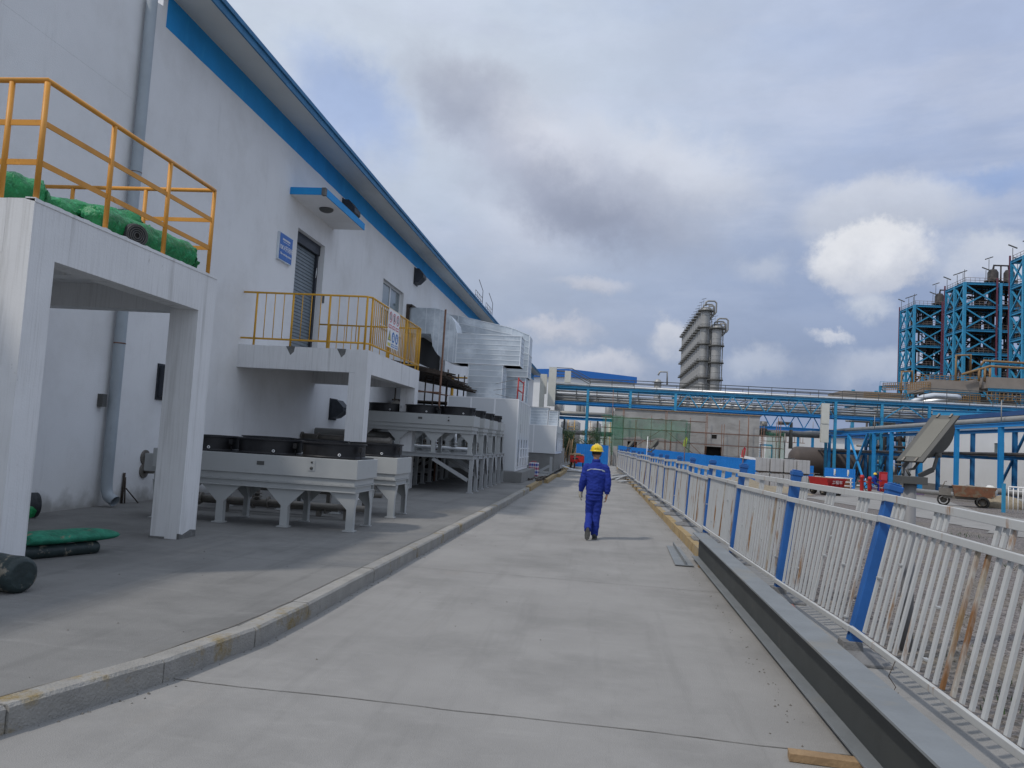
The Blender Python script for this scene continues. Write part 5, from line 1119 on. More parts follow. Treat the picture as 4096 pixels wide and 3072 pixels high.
# tippers in the yard
def tipper(loc, label, mc, ang, s=1.0, text=None):
    x, y, z = 0, 0, 0; t = thing('mini_dumper', label, 'dumper', loc); ORG[t.name] = (0, 0, 0)
    m = MB(); m.hexa([(-.5, -.75, .5), (.5, -.75, .5), (.5, .75, .5), (-.5, .75, .5), (-.62, -.95, 1.0), (.62, -.95, 1.0), (.62, .85, 1.0), (-.62, .85, 1.0)]); bd = m.build('tipping_bed', mc, t)
    m = MB(); m.hexa([(-.5, -.85, .9), (.5, -.85, .9), (.5, .75, .9), (-.5, .75, .9), (-.56, -.88, 1.003), (.56, -.88, 1.003), (.56, .78, 1.003), (-.56, .78, 1.003)]); m.build('load', 'sand', bd)
    m = MB()
    for k in range(5): m.box(-.55 + k * .26, -.52 + k * .26, -.88, -.80, .55, .98)
    m.box(-.62, .62, -.955, -.93, .93, .99); m.build('bed_rib', mc, bd)
    for (a, b) in ((-.45, -.4), (.45, -.4), (0, 1.2)):
        m = MB(); wheel(m, (a, b, .28), .28, .16); w_ = m.build('wheel', 'rubber', t); m = MB(); m.lathe((a - .09, b, .28), [(.15, 0), (.15, .18), (0, .19)], 14, axis=(1, 0, 0)); m.build('rim', 'steelpipe', w_)
    m = MB(); m.bar((0, -.6, .42), (0, 1.2, .42), .3, .12); m.box(-.25, .25, .9, 1.4, .5, .85); m.tube([(0, 1.3, .8), (0, 1.15, 1.15)], .03, 6); m.tube([(-.3, 1.1, 1.16), (.3, 1.1, 1.16)], .025, 6); m.build('chassis', 'steelpipe', t)
    m = MB(); m.box(-.22, .22, .75, 1.0, .86, .95); m.build('seat', 'black', t)
    if text: text_mesh(text, .22, (0, -.975, .76), (1, 0, 0), (0, -.2, 1)).build('lettering', 'white', bd)
    t.location = loc; t.rotation_euler = (0, 0, ang); t.scale = (s, s, s); return t
tipper((12.7, 47.0, -.33), 'red tipper tricycle with white characters on its bed beside the grey blocks', 'red', R(20), 1.0, '工程车')
d2 = tipper((18.4, 42.2, -.27), 'muddy orange tipper vehicle standing in the yard on the right', 'orange', R(70), 1.05)
t = thing('white_sack', 'round white sack standing beside the muddy orange tipper', 'sack', (19.3, 42.5, .45))
m = MB(); m.sphere((19.35, 42.4, .55), .34, 14, 9, (.9, .8, 1)); 
for p in m.v: p += V((noise.noise(p * 4), noise.noise(p * 4 + V((9, 0, 0))), 0)) * .06
m.build('sack_body', 'sack', t)
t = thing('earth_pile', 'low pile of brown earth behind the muddy tipper and white sack', 'earth pile', (20.2, 43.3, -.3))
m = MB(); m.sphere((20.3, 43.4, -.25), .85, 18, 10, (1.3, .8, .75)); 
for p in m.v: p += V((noise.noise(p * 2), noise.noise(p * 2 + V((9, 0, 0))), noise.noise(p * 3) * .6)) * .2
m.build('pile', 'sand', t)
# flags and boards above the hoarding
for (x, y, z, hh, mc, lb) in ((6.3, 62.5, -.3, 2.9, 'green_flag', 'lime green rag on a thin pole behind the railing'), (10.0, 58.5, -.45, 2.5, 'signred', 'small red fan shaped rag on a pole behind the railing'), (3.7, 67, -.2, 2.9, 'hoard', 'thin blue and white pole standing behind the hoarding')):
    t = thing('marker_pole', lb, 'marker pole', (x, y, z)); m = MB(); m.tube([(x, y, z), (x + .05, y, z + hh)], .03, 6); m.build('pole', 'rustpole' if mc != 'hoard' else 'white', t)
    if mc != 'hoard':
        m = MB(); zt_ = z + hh; m.add([(x - .12, y - .02, zt_ - .55), (x + .12, y + .05, zt_ - .6), (x + .22, y, zt_ + .05), (x + .1, y - .06, zt_ + .2), (x - .05, y + .04, zt_ - .1)], [(0, 1, 2, 3, 4)]); m.build('rag', mc, t)
t = thing('foam_board', 'white foam board lying slanted on top of the blue hoarding', 'board', (11, 60.2, 1.2)); m = MB(); m.hexa([(10.3, 60.7, 1.42), (11.5, 60.6, 1.28), (11.5, 61.1, 1.28), (10.3, 61.2, 1.42), (10.3, 60.7, 1.62), (11.5, 60.6, 1.46), (11.5, 61.1, 1.46), (10.3, 61.2, 1.62)]); m.build('board_body', 'white', t)

# ------------------------------------------------------------------ near pipe rack in the yard
t = thing('yard_pipe_rack', 'bright blue low pipe rack carrying a thick grey pipe beside the yard', 'pipe rack', (26, 65, -.7))
Ys = [104, 97, 90, 83.2, 75.7, 71.3, 65, 58.7, 52.5, 48.3, 42, 36, 30]
for k, y in enumerate(Ys):
    for x in (24.5, 28.3):
        m = MB(); zb = g(x, y) - .05; m.ibeam((x, y, zb + .2), (x, y, 4.34), .26, .26, .03, up=(0, 1, 0)); c_ = m.build('column', 'blue2' if x < 25 else 'navy', t); m = MB(); m.box(x - .25, x + .25, y - .25, y + .25, zb, zb + .25); m.build('footing', 'purplefoot', c_)
    m = MB(); m.ibeam((24.63, y, 2.45), (28.2, y, 2.45), .15, .2, .02); m.build('cross_beam', 'navy', t)
m = MB(); m.ibeam((24.5, 28, 4.45), (24.5, 105, 4.45), .22, .26, .03); m.build('top_beam', 'blue2', t)
m = MB(); m.ibeam((28.3, 28, 4.45), (28.3, 105, 4.45), .22, .26, .03); m.build('top_beam', 'navy', t)
m = MB(); m.tube([(25.0, 28, 4.80), (25.0, 104, 4.80)], .21, 14); m.build('large_pipe', 'pipegrey', t)
for k, x in enumerate((26.0, 26.6, 27.2)): m = MB(); m.tube([(x, 28, 4.72), (x, 104, 4.72)], .12, 8); m.build('pipe', 'pipegrey' if k != 1 else 'darkequip', t)
for k, (x, r) in enumerate(((24.95, .1), (25.4, .13), (25.9, .1), (26.6, .15), (27.2, .1))): m = MB(); m.tube([(x, 28, 2.66), (x, 104, 2.66)], r, 8); m.build('pipe', 'pipegrey' if k % 2 else 'darkequip', t)
for (y0, y1, up_) in ((83.2, 77.5, 0), (77.5, 83.2, 0), (48.3, 43, 0), (65, 71, 0)):
    m = MB(); m.bar((24.5, y0, 4.3), (24.5, y1, g(24.5, y1)), .16, .16); m.build('diagonal_brace', 'blue2', t)
for y in (86.5, 93, 61.5, 55.5): m = MB(); m.bar((28.2, y, -.6), (28.2, y - 4.5, 4.3), .14, .14); m.build('diagonal_brace', 'navy', t)
for k, y in enumerate((97, 75.7, 52.5)): m = MB(); m.tube([(24.5, y, 4.5), (24.5, y, 6.0)], .035, 6); m.build('rod', 'pipegrey', t)
t = thing('horizontal_tank', 'big dark brown horizontal tank behind the blue pipe rack', 'tank', (28, 90, -.9))
m = MB(); m.lathe((22.3, 97, 1.35), [(0, -.5), (.9, -.35), (1.55, .1), (1.65, .5), (1.65, 8.5), (1.55, 8.9), (0, 9.4)], 26, axis=(1, 0, 0)); m.build('shell', 'tankbrown', t); m = MB(); m.box(24, 24.6, 96, 98, -.9, .1); m.box(29, 29.6, 96, 98, -.9, .1); m.build('saddle', 'cement', t)
t = thing('process_skid', 'dark cluttered pumps and blue frames under the pipe rack', 'equipment', (32, 100, -.9)); m = MB(); rn = random.Random(5)
for k in range(70):
    x = rn.uniform(29.5, 40); y = rn.uniform(92, 102); z = rn.uniform(-.8, 3.6); m.m = rn.choice([0, 0, 1, 2])
    if rn.random() < .5: m.tube([(x, y, z), (x + rn.uniform(.5, 3), y, z)], rn.uniform(.05, .25), 7)
    else: m.bar((x, y, -.9), (x + rn.uniform(-1, 1), y, z + 1), .14)
m.box(30, 40, 103, 103.3, -.9, .6); m.build('equipment_mass', ['darkequip', 'navy', 'pipegrey'], t)
M_ = MB()
# white building with grey dado behind the rack
t = thing('white_plant_building', 'white building with grey lower wall and blue roof behind the blue rack', 'building', (36, 62, -.9))
m = MB(); m.box(32, 44, 30, 89, -.04, 5.9); m.build('wall', 'hallwhite', t); m = MB(); m.box(31.96, 31.998, 30, 89, -.95, -.05); m.box(32, 44, 30, 89, -.95, -.045); m.build('grey_base', 'greywall', t)
m = MB(); m.box(31.3, 45, 29.5, 90, 5.9, 6.25); m.build('roof', 'roofdark', t)
for y in (44, 50, 56, 62, 68):
    m = MB(); rectframe(m, 31.96, y, y + 1.6, 2.7, 3.9, .08, .05); m.box(31.92, 31.955, y + .75, y + .85, 2.8, 3.8); w_ = m.build('window', 'upvc', t); m = MB(); m.box(31.97, 31.99, y, y + 1.6, 2.7, 3.9); m.build('pane', 'glass', w_)
m = MB(); m.box(30.4, 31.95, 40, 50, 1.6, 1.85); m.build('balcony_slab', 'hallwhite', t); m = MB()
for k in range(40): m.tube([(30.45, 40 + k * .25, 1.85), (30.45, 40 + k * .25, 2.9)], .02, 4)
m.tube([(30.45, 40, 2.9), (30.45, 50, 2.9)], .03, 5); m.build('balcony_rail', 'lampgrey', t)
t = thing('cable_riser', 'dark vertical cable ladder and ducts standing before the white plant building', 'cable riser', (29.5, 57, -.9)); m = MB(); m.box(29.4, 29.7, 57, 58, 1.0, 4.3); m.bar((29.55, 57.5, 1.1), (30.2, 57.5, .3), .3); m.bar((30.2, 57.5, -.9), (30.2, 57.5, .4), .35); m.tube([(29.7, 57, .4), (31.5, 45, .4)], .12, 6); m.build('riser', 'darkequip', t)
t = thing('ground_pipes', 'low grey pipes and valve lying at the foot of the blue rack', 'pipes', (22, 50, -.4)); m = MB(); m.tube([(21.5, 62, -.15), (22.8, 52, -.05), (23.8, 40, .05)], .16, 8); m.tube([(23.5, 55, .35), (24.2, 42, .45)], .2, 8); m.tube([(22.5, 52, 0), (22.5, 52, .6)], .05, 6); m.lathe((22.5, 52, .6), [(.2, 0), (.2, .04), (.12, .04)], 12); m.build('pipe', 'pipegrey', t)
t = thing('white_yard_railing', 'short white bar railing with a teal post at the right edge of the yard', 'railing', (18.5, 36, -.1))
m = MB(); xa, ya_, xb, yb_ = 17.75, 37.3, 21.5, 34.8
for k in range(26): s_ = k / 25; x = xa + (xb - xa) * s_; y = ya_ + (yb_ - ya_) * s_; m.tube([(x, y, g(x, y)), (x, y, .95)], .02, 5)
m.tube([(xa, ya_, .97), (xb, yb_, .97)], .035, 6); m.tube([(xa, ya_, .8), (xb, yb_, .8)], .02, 6); m.build('bars', 'white', t); m = MB(); m.bar((17.6, 37.4, -.2), (17.6, 37.4, 1.1), .12); m.build('end_post', 'cyan', t)
# hydrants
for (x, y, h, lb) in ((20.0, 64.3, 1.25, 'tall red fire hydrant beside the white and red barrier'), (20.8, 65, 1.15, 'shorter red fire hydrant just left of the riding worker')):
    z = g(x, y); t = thing('fire_hydrant', lb, 'hydrant', (x, y, z)); m = MB(); m.lathe((x, y, z), [(.14, 0), (.14, h * .8), (.17, h * .82), (.17, h * .88), (.1, h), (0, h)], 12); m.tube([(x - .25, y, z + h * .6), (x + .25, y, z + h * .6)], .06, 8); m.build('barrel', 'red', t)
t = thing('red_cabinet', 'red upright fire cabinet just right of the riding worker', 'cabinet', (22.3, 66.5, -.6)); m = MB(); m.box(22.0, 22.55, 66.3, 66.6, -.65, .95); m.build('cabinet_body', 'red', t); m = MB(); m.box(22.05, 22.5, 66.27, 66.298, .3, .8); m.build('door', 'signred', t)
t = thing('striped_barrier', 'low barrier with red and white pipes left of the hydrants', 'barrier', (18.6, 65.5, -.6)); m = MB()
for z in (-.3, 0, .3): m.tube([(17.6, 65.5, z), (19.6, 65.2, z)], .05, 6)
for x in (17.7, 18.6, 19.5): m.tube([(x, 65.4, -.65), (x, 65.4, .35)], .05, 6)
m.build('pipes', 'white', t); m = MB(); m.box(17.5, 19.7, 65.8, 65.9, -.5, .3); m.build('panel', 'orange', t)

# ------------------------------------------------------------------ far background
t = thing('white_hall', 'white clad hall with bright blue gabled roof edge far behind the bridge', 'building', (-10, 125, -1))
m = MB(); m.prism([(-45, 120, -1), (4.4, 120, -1), (4.4, 120, 11.4), (-5.6, 120, 12.0), (-45, 120, 10.2)], (0, 20, 0)); m.build('wall', 'hallwhite', t)
m = MB(); m.prism([(4.7, 119.6, 11.3), (4.7, 119.6, 12.2), (-5.6, 119.6, 12.95), (-45, 119.6, 11.0), (-45, 119.6, 9.9), (-5.6, 119.6, 11.75)], (0, .38, 0)); m.build('roof_edge', 'roofblue', t)
t = thing('white_warehouse', 'plain white clad building with beige ladder tower right of the grey building', 'building', (24, 99, -1))
m = MB(); m.box(18.5, 29, 110, 125, -1, 5.0); m.build('wall', 'hallwhite', t); m = MB(); m.box(21, 22.6, 109.9, 109.99, -1, 3.2); m.build('door_frame', 'cyan', t); m = MB(); m.box(21.15, 22.45, 109.85, 109.895, -1, 3.0); m.build('door', 'upvc', t)
t = thing('ladder_tower', 'beige caged ladder against the white clad building', 'ladder', (21, 108, -1)); m = MB()
for x in (20.0, 20.9): m.bar((x, 108, -1), (x, 108, 5.4), .1)
for k in range(22): m.bar((20, 108, -.8 + k * .28), (20.9, 108, -.8 + k * .28), .05)
for k in range(12): m.bar((22.2 + k * .35, 108, 3.6), (22.2 + k * .35, 108, 4.9), .05)
m.bar((21, 108, 4.9), (26.3, 108, 4.9), .06); m.bar((21, 108, 3.6), (26.3, 108, 3.6), .08); m.build('ladder_rungs', 'orange', t)
t = thing('mixed_pipework', 'tangle of grey pipes below the bridge right of the grey building', 'pipework', (19, 90, 3)); m = MB()
m.tube([(14.9, 90, 4.2), (24, 90, 4.25)], .35, 10); m.tube([(18.8, 89, 5.3), (20.2, 89, 5.3), (20.2, 89, 2.6)], .22, 10); m.tube([(17.4, 89.5, 4.2), (17.4, 89.5, 5.4)], .4, 10); m.tube([(19.0, 88.6, 4.2), (19.0, 88.6, 1.5)], .08, 6); m.tube([(19.5, 88.6, 4.2), (19.5, 88.6, 1.5), (20.6, 88.6, 1.5)], .08, 6); m.build('pipe', 'pipegrey', t)
t = thing('blue_sheds', 'row of low blue roofed sheds glimpsed under the bridge', 'building', (30, 115, -1)); m = MB(); m.box(20, 40, 128, 140, -1, 5.2); m.build('wall', 'hallwhite', t); m = MB(); m.box(19.5, 40.5, 127.5, 140.5, 5.2, 6.3); m.build('roof', 'roofblue', t)

# distillation columns
def column(label, x, y, top, r=1.75):
    t = thing('distillation_column', label, 'column', (x, y, -1), group='rows of tall grey distillation columns')
    m = MB(); m.lathe((x, y, -1), [(r, 0), (r, top - 2.5), (r * 1.0, top - 1.2), (r * .82, top - .3), (r * .4, top + .25), (0, top + .35)], 20)
    for z in frange(3, top - 3, 3.1): m.lathe((x, y, z), [(r, 0), (r + .06, .02), (r + .06, .2), (r, .22)], 20)
    m.build('shell', 'vessel', t)
    m = MB(); k = 0
    for z in (top - 2.2, top - 8.6, top - 14.9, top - 21.2, top - 27.5, top - 33.8):
        m.lathe((x, y, z), [(r, 0), (r + 1.15, 0), (r + 1.15, .35), (r, .35)], 20)
        for q in range(12): a = 2 * PI * q / 12; m.bar((x + math.cos(a) * (r + .9), y + math.sin(a) * (r + .9), z), (x + math.cos(a) * (r + .9), y + math.sin(a) * (r + .9), z + 1.1), .06)
        for zz in (z + .55, z + 1.1): m.tube([(x + math.cos(2 * PI * q / 16) * (r + .9), y + math.sin(2 * PI * q / 16) * (r + .9), zz) for q in range(17)], .04, 4, caps=False)
    m.build('ring_platform', 'lampgrey', t)
    m = MB(); m.tube([(x, y, top), (x, y, top + 1.4), (x + .8, y, top + 1.9), (x + 3.2, y, top + 1.9), (x + 3.9, y, top + 1.2), (x + 3.9, y, top - 2.2), (x + 3.4, y, top - 3.0), (x + 2.4, y, top - 3.6)], .32, 10)
    m.tube([(x + 2.2, y - .4, top - 3.4), (x + 2.2, y - .4, 3)], .2, 8); m.tube([(x + 1.0, y, top), (x + 3.2, y, top - .1), (x + 3.2, y, top - 3.0)], .3, 8); m.build('overhead_pipe', 'pipegrey', t)
    m = MB(); m.bar((x - .8, y, top), (x - .8, y, top + 2.6), .08); m.bar((x - 1.6, y, top + 2.4), (x + .1, y, top + 2.9), .14); m.build('davit', 'lampgrey', t)
    return t
ca = column('tallest row of slim grey columns at the back, repeated behind one another', 36.2, 303, 56.5); cb = column('shorter front row of slim grey columns, repeated behind one another', 40.0, 298, 49.2)
for k in range(1, 11):
    c = copy_tree(ca); c.location = (36.2, 303 + k * 7.2, -1)
    if k < 9: c = copy_tree(cb); c.location = (40.0, 298 + k * 7.2, -1)
t = thing('small_column', 'small grey column with a bent pipe left of the tall column rows', 'column', (13.3, 200, -1)); m = MB(); m.lathe((13.0, 200, -1), [(.9, 0), (.9, 19.3), (.6, 19.9), (0, 20.1)], 14); m.tube([(13.0, 200, 20), (13.4, 200, 20.9), (15.2, 200, 20.9), (15.3, 200, 17.6)], .22, 8); m.lathe((13, 200, 18.2), [(.9, 0), (1.5, 0), (1.5, .15), (.9, .15)], 14); m.build('shell', 'vessel', t)

# blue steel process structures
def structure(label, x0, y0, nz, seed):
    t = thing('process_structure', label, 'steel structure', (x0, y0, -1), group='tall cyan steel process structures'); rn = random.Random(seed)
    WX, WY, H_ = 15.5, 10.5, 5.66; top = 45.8; zs = [top - H_ * k for k in range(9) if top - H_ * k > 0]
    xs = [x0, x0 + 8.1, x0 + WX]; yy = [y0, y0 + 5.2, y0 + WY]
    for x in xs:
        for y in yy: m = MB(); m.bar((x, y, -1), (x, y, top + .2), .62, .62); m.build('column', 'cyan', t)
    for z in zs:
        m = MB(); 
        for y in yy: m.ibeam((x0, y, z), (x0 + WX, y, z), .4, .6, .08)
        for x in xs: m.ibeam((x, y0, z), (x, y0 + WY, z), .4, .6, .08)
        fl = m.build('floor_beams', 'cyan', t); m = MB(); m.box(x0 + .4, x0 + WX - .4, y0 + .4, y0 + WY - .4, z - .1, z + .12)
        m.build('floor_plate', 'darkequip', t); m = MB()
        for h in (.55, 1.15): m.tube([(x0 + .3, y0 + WY, z + .3 + h), (x0 + .3, y0 + .2, z + .3 + h), (x0 + WX - .3, y0 + .2, z + .3 + h)], .05, 4)
        for q in range(15): x = x0 + .3 + q * (WX - .6) / 14; m.bar((x, y0 + .2, z + .3), (x, y0 + .2, z + 1.45), .06)
        for q in range(8): y = y0 + .2 + q * (WY - .4) / 7; m.bar((x0 + .3, y, z + .3), (x0 + .3, y, z + 1.45), .06)
        m.build('floor_railing', 'rustyrail', t)
    for k, z in enumerate(zs[:-1]):
        zb = z - H_ + .3; zt_ = z - .3
        BR = [((xs[0], y0 - .05, zt_), (xs[1], y0 - .05, zb)), ((xs[0], y0 + .1, zb), (xs[1], y0 + .1, zt_)), ((x0 + WX, yy[0], zt_), (x0 + WX, yy[2], zb))]
        for a, b in ((yy[0], yy[1]), (yy[1], yy[2])): BR += [((x0 - .05, a, zt_), (x0 - .05, b, zb)), ((x0 + .1, a, zb), (x0 + .1, b, zt_))]
        for a, b in BR: m = MB(); m.bar(a, b, .31, .31); m.build('cross_brace', 'cyan', t)
        m = MB()
        for q in range(4): cx, cy = x0 + 2.2 + q * 3.6 + rn.uniform(-.4, .4), y0 + 4 + rn.uniform(0, 4); r = rn.uniform(.7, 1.3); m.lathe((cx, cy, zb), [(r, 0), (r, H_ * rn.uniform(.5, .95)), (0, H_ * .97)], 12)
        for q in range(34):
            x = x0 + rn.uniform(.6, WX - .6); y = y0 + rn.uniform(1, WY - 1); 
            if rn.random() < .5: m.tube([(x, y, zb), (x, y, zt_)], rn.uniform(.08, .3), 6)
            else: m.tube([(x, y, zb + rn.uniform(.5, 4)), (min(x + rn.uniform(1, 5), x0 + WX), y, zb + rn.uniform(.5, 4))], rn.uniform(.08, .25), 6)
        for q in range(9): x = x0 + rn.uniform(.8, WX - 2.5); y = y0 + rn.uniform(1, 3); m.box(x, x + rn.uniform(.6, 2), y, y + 1.2, zb, zb + rn.uniform(.7, 1.8))
        m.build('process_equipment', 'darkequip', t)
    m = MB()
    for x, y in ((x0 + 7.2, y0 - .3), (x0 - .3, y0 + WY)): m.bar((x, y, -1), (x, y, top + 1.4), .3)
    m.build('fire_riser', 'redpipe', t)
    for cx in (x0 + 7.7, x0 + 11.4):
        m = MB(); m.lathe((cx, y0 + 3, top + .3), [(1.1, 0), (1.1, 1), (1.9, 1), (1.9, 1.15), (1.2, 1.2), (1.2, 3.2), (.8, 3.9), (0, 4.1)], 16); m.build('top_vessel', 'darkequip', t)
    m = MB(); m.tube([(x0 + 7.7, y0 + 3, top + 4.2), (x0 + 7.9, y0 + 3, top + 5.3), (x0 + 11.2, y0 + 3, top + 5.3), (x0 + 11.4, y0 + 3, top + 4.2)], .25, 7); m.tube([(x0 + 9.5, y0 + 3, top), (x0 + 9.5, y0 + 3, top + 5.3)], .2, 6); m.build('top_pipe', 'darkequip', t)
    for (dx, dy, h, k) in ((0, 10, 3, -1), (-.5, 3, 2.6, 1), (.2, 1.5, 2.8, 1), (0, .2, 3.4, 0), (6.3, 2, 6.5, 1), (12.8, 2, 6.5, -1), (14.5, .5, 2.4, -1), (5.2, 1, 3.6, -1)):
        m = MB(); m.bar((x0 + dx, y0 + dy, top), (x0 + dx, y0 + dy, top + h), .1)
        if k: m.bar((x0 + dx - .9, y0 + dy, top + h - .35 * k + .3), (x0 + dx + .9, y0 + dy, top + h + .35 * k + .3), .22)
        m.build('mast_lamp', 'lampgrey', t)
    m = MB()
    for x in (x0 - 5.2, ): m.bar((x, y0 + WY, -1), (x, y0 + WY, 23.8), .5)
    m.ibeam((x0 - 5.4, y0 + WY, 23.6), (x0, y0 + WY, 23.6), .4, .6, .08); m.ibeam((x0 - 5.2, y0 + WY - 4, 23.6), (x0, y0 + WY - 4, 23.6), .4, .5, .08); m.bar((x0 - 5.0, y0 + WY, 23.2), (x0, y0 + WY, 18.5), .35); m.bar((x0 - 5.2, y0 + WY - 4, -1), (x0 - 5.2, y0 + WY - 4, 23.6), .5)
    for q in range(6): m.bar((x0 - 5.2 + q, y0 + WY, 23.9), (x0 - 5.2 + q, y0 + WY, 25.1), .07)
    m.bar((x0 - 5.2, y0 + WY, 25.1), (x0, y0 + WY, 25.1), .08); m.build('side_annex', 'cyan', t)
    return t
structure('middle of three tall cyan steel process structures, full of dark vessels', 84.6, 200, 8, 1)
structure('left and farthest of three tall cyan steel process structures', 84.6, 231, 8, 2)
structure('right and nearest of three tall cyan structures, cut by the picture edge', 84.6, 167.5, 8, 3)
# low brown clad process building with yellow rails in front of the structures
t = thing('process_deck', 'brown clad process building with yellow railings at the foot of the steel structures', 'process building', (62, 140, -1))
m = MB(); m.box(54, 61.8, 140, 150, 14.2, 16.0); m.box(62.3, 75, 138, 150, 14.9, 16.7); m.box(43, 53, 150, 160, 12.6, 14.3); m.box(62, 80, 145, 160, 9, 14); m.build('cladding', 'brownsheet', t)
m = MB()
for (x, y) in ((54.5, 141), (58, 141), (61.5, 141), (64, 139), (68, 139), (72, 139), (76, 139), (45, 151), (49, 151), (58, 146), (68, 146)): m.bar((x, y, -1), (x, y, 14.6), .5)
m.ibeam((53, 139.8, 13.9), (62, 139.8, 13.9), .3, .4, .06); m.ibeam((62.2, 137.8, 14.6), (76, 137.8, 14.6), .3, .4, .06)
for x in (64, 68, 72): m.bar((x, 139, 11.5), (x + 2, 139, 14.4), .25); m.bar((x, 139, 11.5), (x - 2, 139, 14.4), .25)
m.build('frame', 'cyan', t); rn = random.Random(9); m = MB()
for k in range(60): x = 45 + rn.random() * 33; y = rn.uniform(146, 155); z = rn.uniform(5, 13.5); m.tube([(x, y, z), (x + rn.uniform(1, 7), y, z)], rn.uniform(.1, .5), 6)
for k in range(30): x = 45 + rn.random() * 33; y = rn.uniform(146, 155); m.tube([(x, y, -1), (x, y, rn.uniform(8, 14))], rn.uniform(.15, .6), 6)
m.build('equipment', 'darkequip', t); m = MB()
for (xa, ya_, xb, yb_, z) in ((48.5, 146, 54, 139.9, 14.3), (53.8, 139.7, 61.8, 139.7, 12.6), (56, 152, 75, 152, 16.8), (62, 137.6, 76, 137.6, 12.9), (46, 148, 53, 148, 12.8)):
    n = 22
    for k in range(n + 1): s_ = k / n; x = xa + (xb - xa) * s_; y = ya_ + (yb_ - ya_) * s_; m.bar((x, y, z), (x, y, z + 1.3), .1)
    for h in (.1, .5, .9, 1.3): m.bar((xa, ya_, z + h), (xb, yb_, z + h), .09)
m.build('yellow_railing', 'rustyyellow', t)
for pts in ([(53.0, 150, 14.3), (53.0, 150, 18.2), (54.8, 150, 18.4), (54.8, 150, 16)], [(58.6, 139, 17.0), (63.0, 139, 18.6), (75, 139, 18.4)], [(58.5, 141, 16.0), (58.5, 141, 20.4), (60.8, 141, 20.6), (60.8, 141, 17)], [(62, 140, 18.8), (62.5, 140, 19.6), (76, 140, 19.4)], [(61.3, 139, 16), (61.3, 139, 18.2)], [(62.2, 139, 16), (62.2, 139, 18.3)], [(63.0, 139, 16), (63.0, 139, 18.3)], [(74, 137, 13), (74, 137, 25), (77, 137, 25.5)]): m = MB(); m.tube(pts, .2, 8); m.build('ochre_pipe', 'rustyyellow', t)
t = thing('silver_pipe_loop', 'shiny silver clad expansion loop pipe above the right part of the bridge', 'pipe', (37, 95, 8)); m = MB(); m.tube([(33.6, 95, 8.0), (34.8, 95, 8.7), (36.0, 95, 9.35), (37.2, 95, 9.62), (39.3, 95, 9.6), (39.9, 95.4, 9.55), (40.0, 97, 9.5), (38, 99, 9.2), (34, 99, 8.3)], .34, 14); m.build('loop', 'pipesilver', t)
t = thing('far_pipe_racks', 'further cyan beams, railings and pipes behind the right part of the bridge', 'pipe rack', (45, 105, -1)); m = MB(); m.ibeam((32.8, 84.2, 7.0), (60, 70, 6.9), .25, .5, .05); m.ibeam((30, 104, 8.3), (70, 104, 8.3), .25, .4, .05)
for k in range(8): x = 34 + k * 4.5; m.bar((x, 104, -1), (x, 104, 9.6), .25); m.bar((x, 104, 6), (x + 2.2, 104, 8.2), .15)
m.build('beams', 'cyan', t); m = MB()
for k in range(10): z = 6.6 + (k % 4) * .5; m.tube([(30, 101 + k * .3, z), (70, 101 + k * .3, z)], .14, 6)
for k in range(14): x = 31 + k * 2.6; m.bar((x, 100.5, 8.4), (x, 100.5, 9.5), .06)
m.bar((30, 100.5, 9.5), (70, 100.5, 9.5), .07); m.build('pipes', 'pipegrey', t)
SUN = 1.9; EXPO = 0.0
# ------------------------------------------------------------------ people
def loft(m, nodes, n=16):   # nodes: (centre, rx, ry, [dir]) ; elliptical rings, world axes blended with the limb direction
    ps = [V(a[0]) for a in nodes]; o = len(m.v)
    for i, a in enumerate(nodes):
        d = (ps[min(i + 1, len(ps) - 1)] - ps[max(i - 1, 0)]).normalized()
        x = V((1, 0, 0)); x = (x - d * x.dot(d))
        if x.length < .2: x = V((0, 0, 1)) - d * d.z
        x.normalize(); y = d.cross(x).normalized()
        for k in range(n): t = 2 * PI * k / n; m.v.append(ps[i] + x * math.cos(t) * a[1] + y * math.sin(t) * a[2])
    for i in range(len(nodes) - 1):
        for k in range(n): a = o + i * n + k; b = o + i * n + (k + 1) % n; m.f.append([a, b, b + n, a + n]); m.sm.append(True); m.mi.append(0)
    m.f.append([o + k for k in range(n)][::-1]); m.f.append([o + (len(nodes) - 1) * n + k for k in range(n)]); m.sm += [True, True]; m.mi += [0, 0]
def fused(m, name, matn, parent, vox, smooth=6):
    o = m.build(name, matn, parent); md = o.modifiers.new('r', 'REMESH'); md.mode = 'VOXEL'; md.voxel_size = vox; md.use_smooth_shade = True
    s = o.modifiers.new('s', 'SMOOTH'); s.iterations = smooth; s.factor = .5
    bpy.context.view_layer.update(); dg = bpy.context.evaluated_depsgraph_get(); me = bpy.data.meshes.new_from_object(o.evaluated_get(dg)); o.modifiers.clear(); old = o.data; o.data = me; bpy.data.meshes.remove(old)
    if not me.materials: me.materials.append(M[matn])
    for p in me.polygons: p.use_smooth = True
    return o
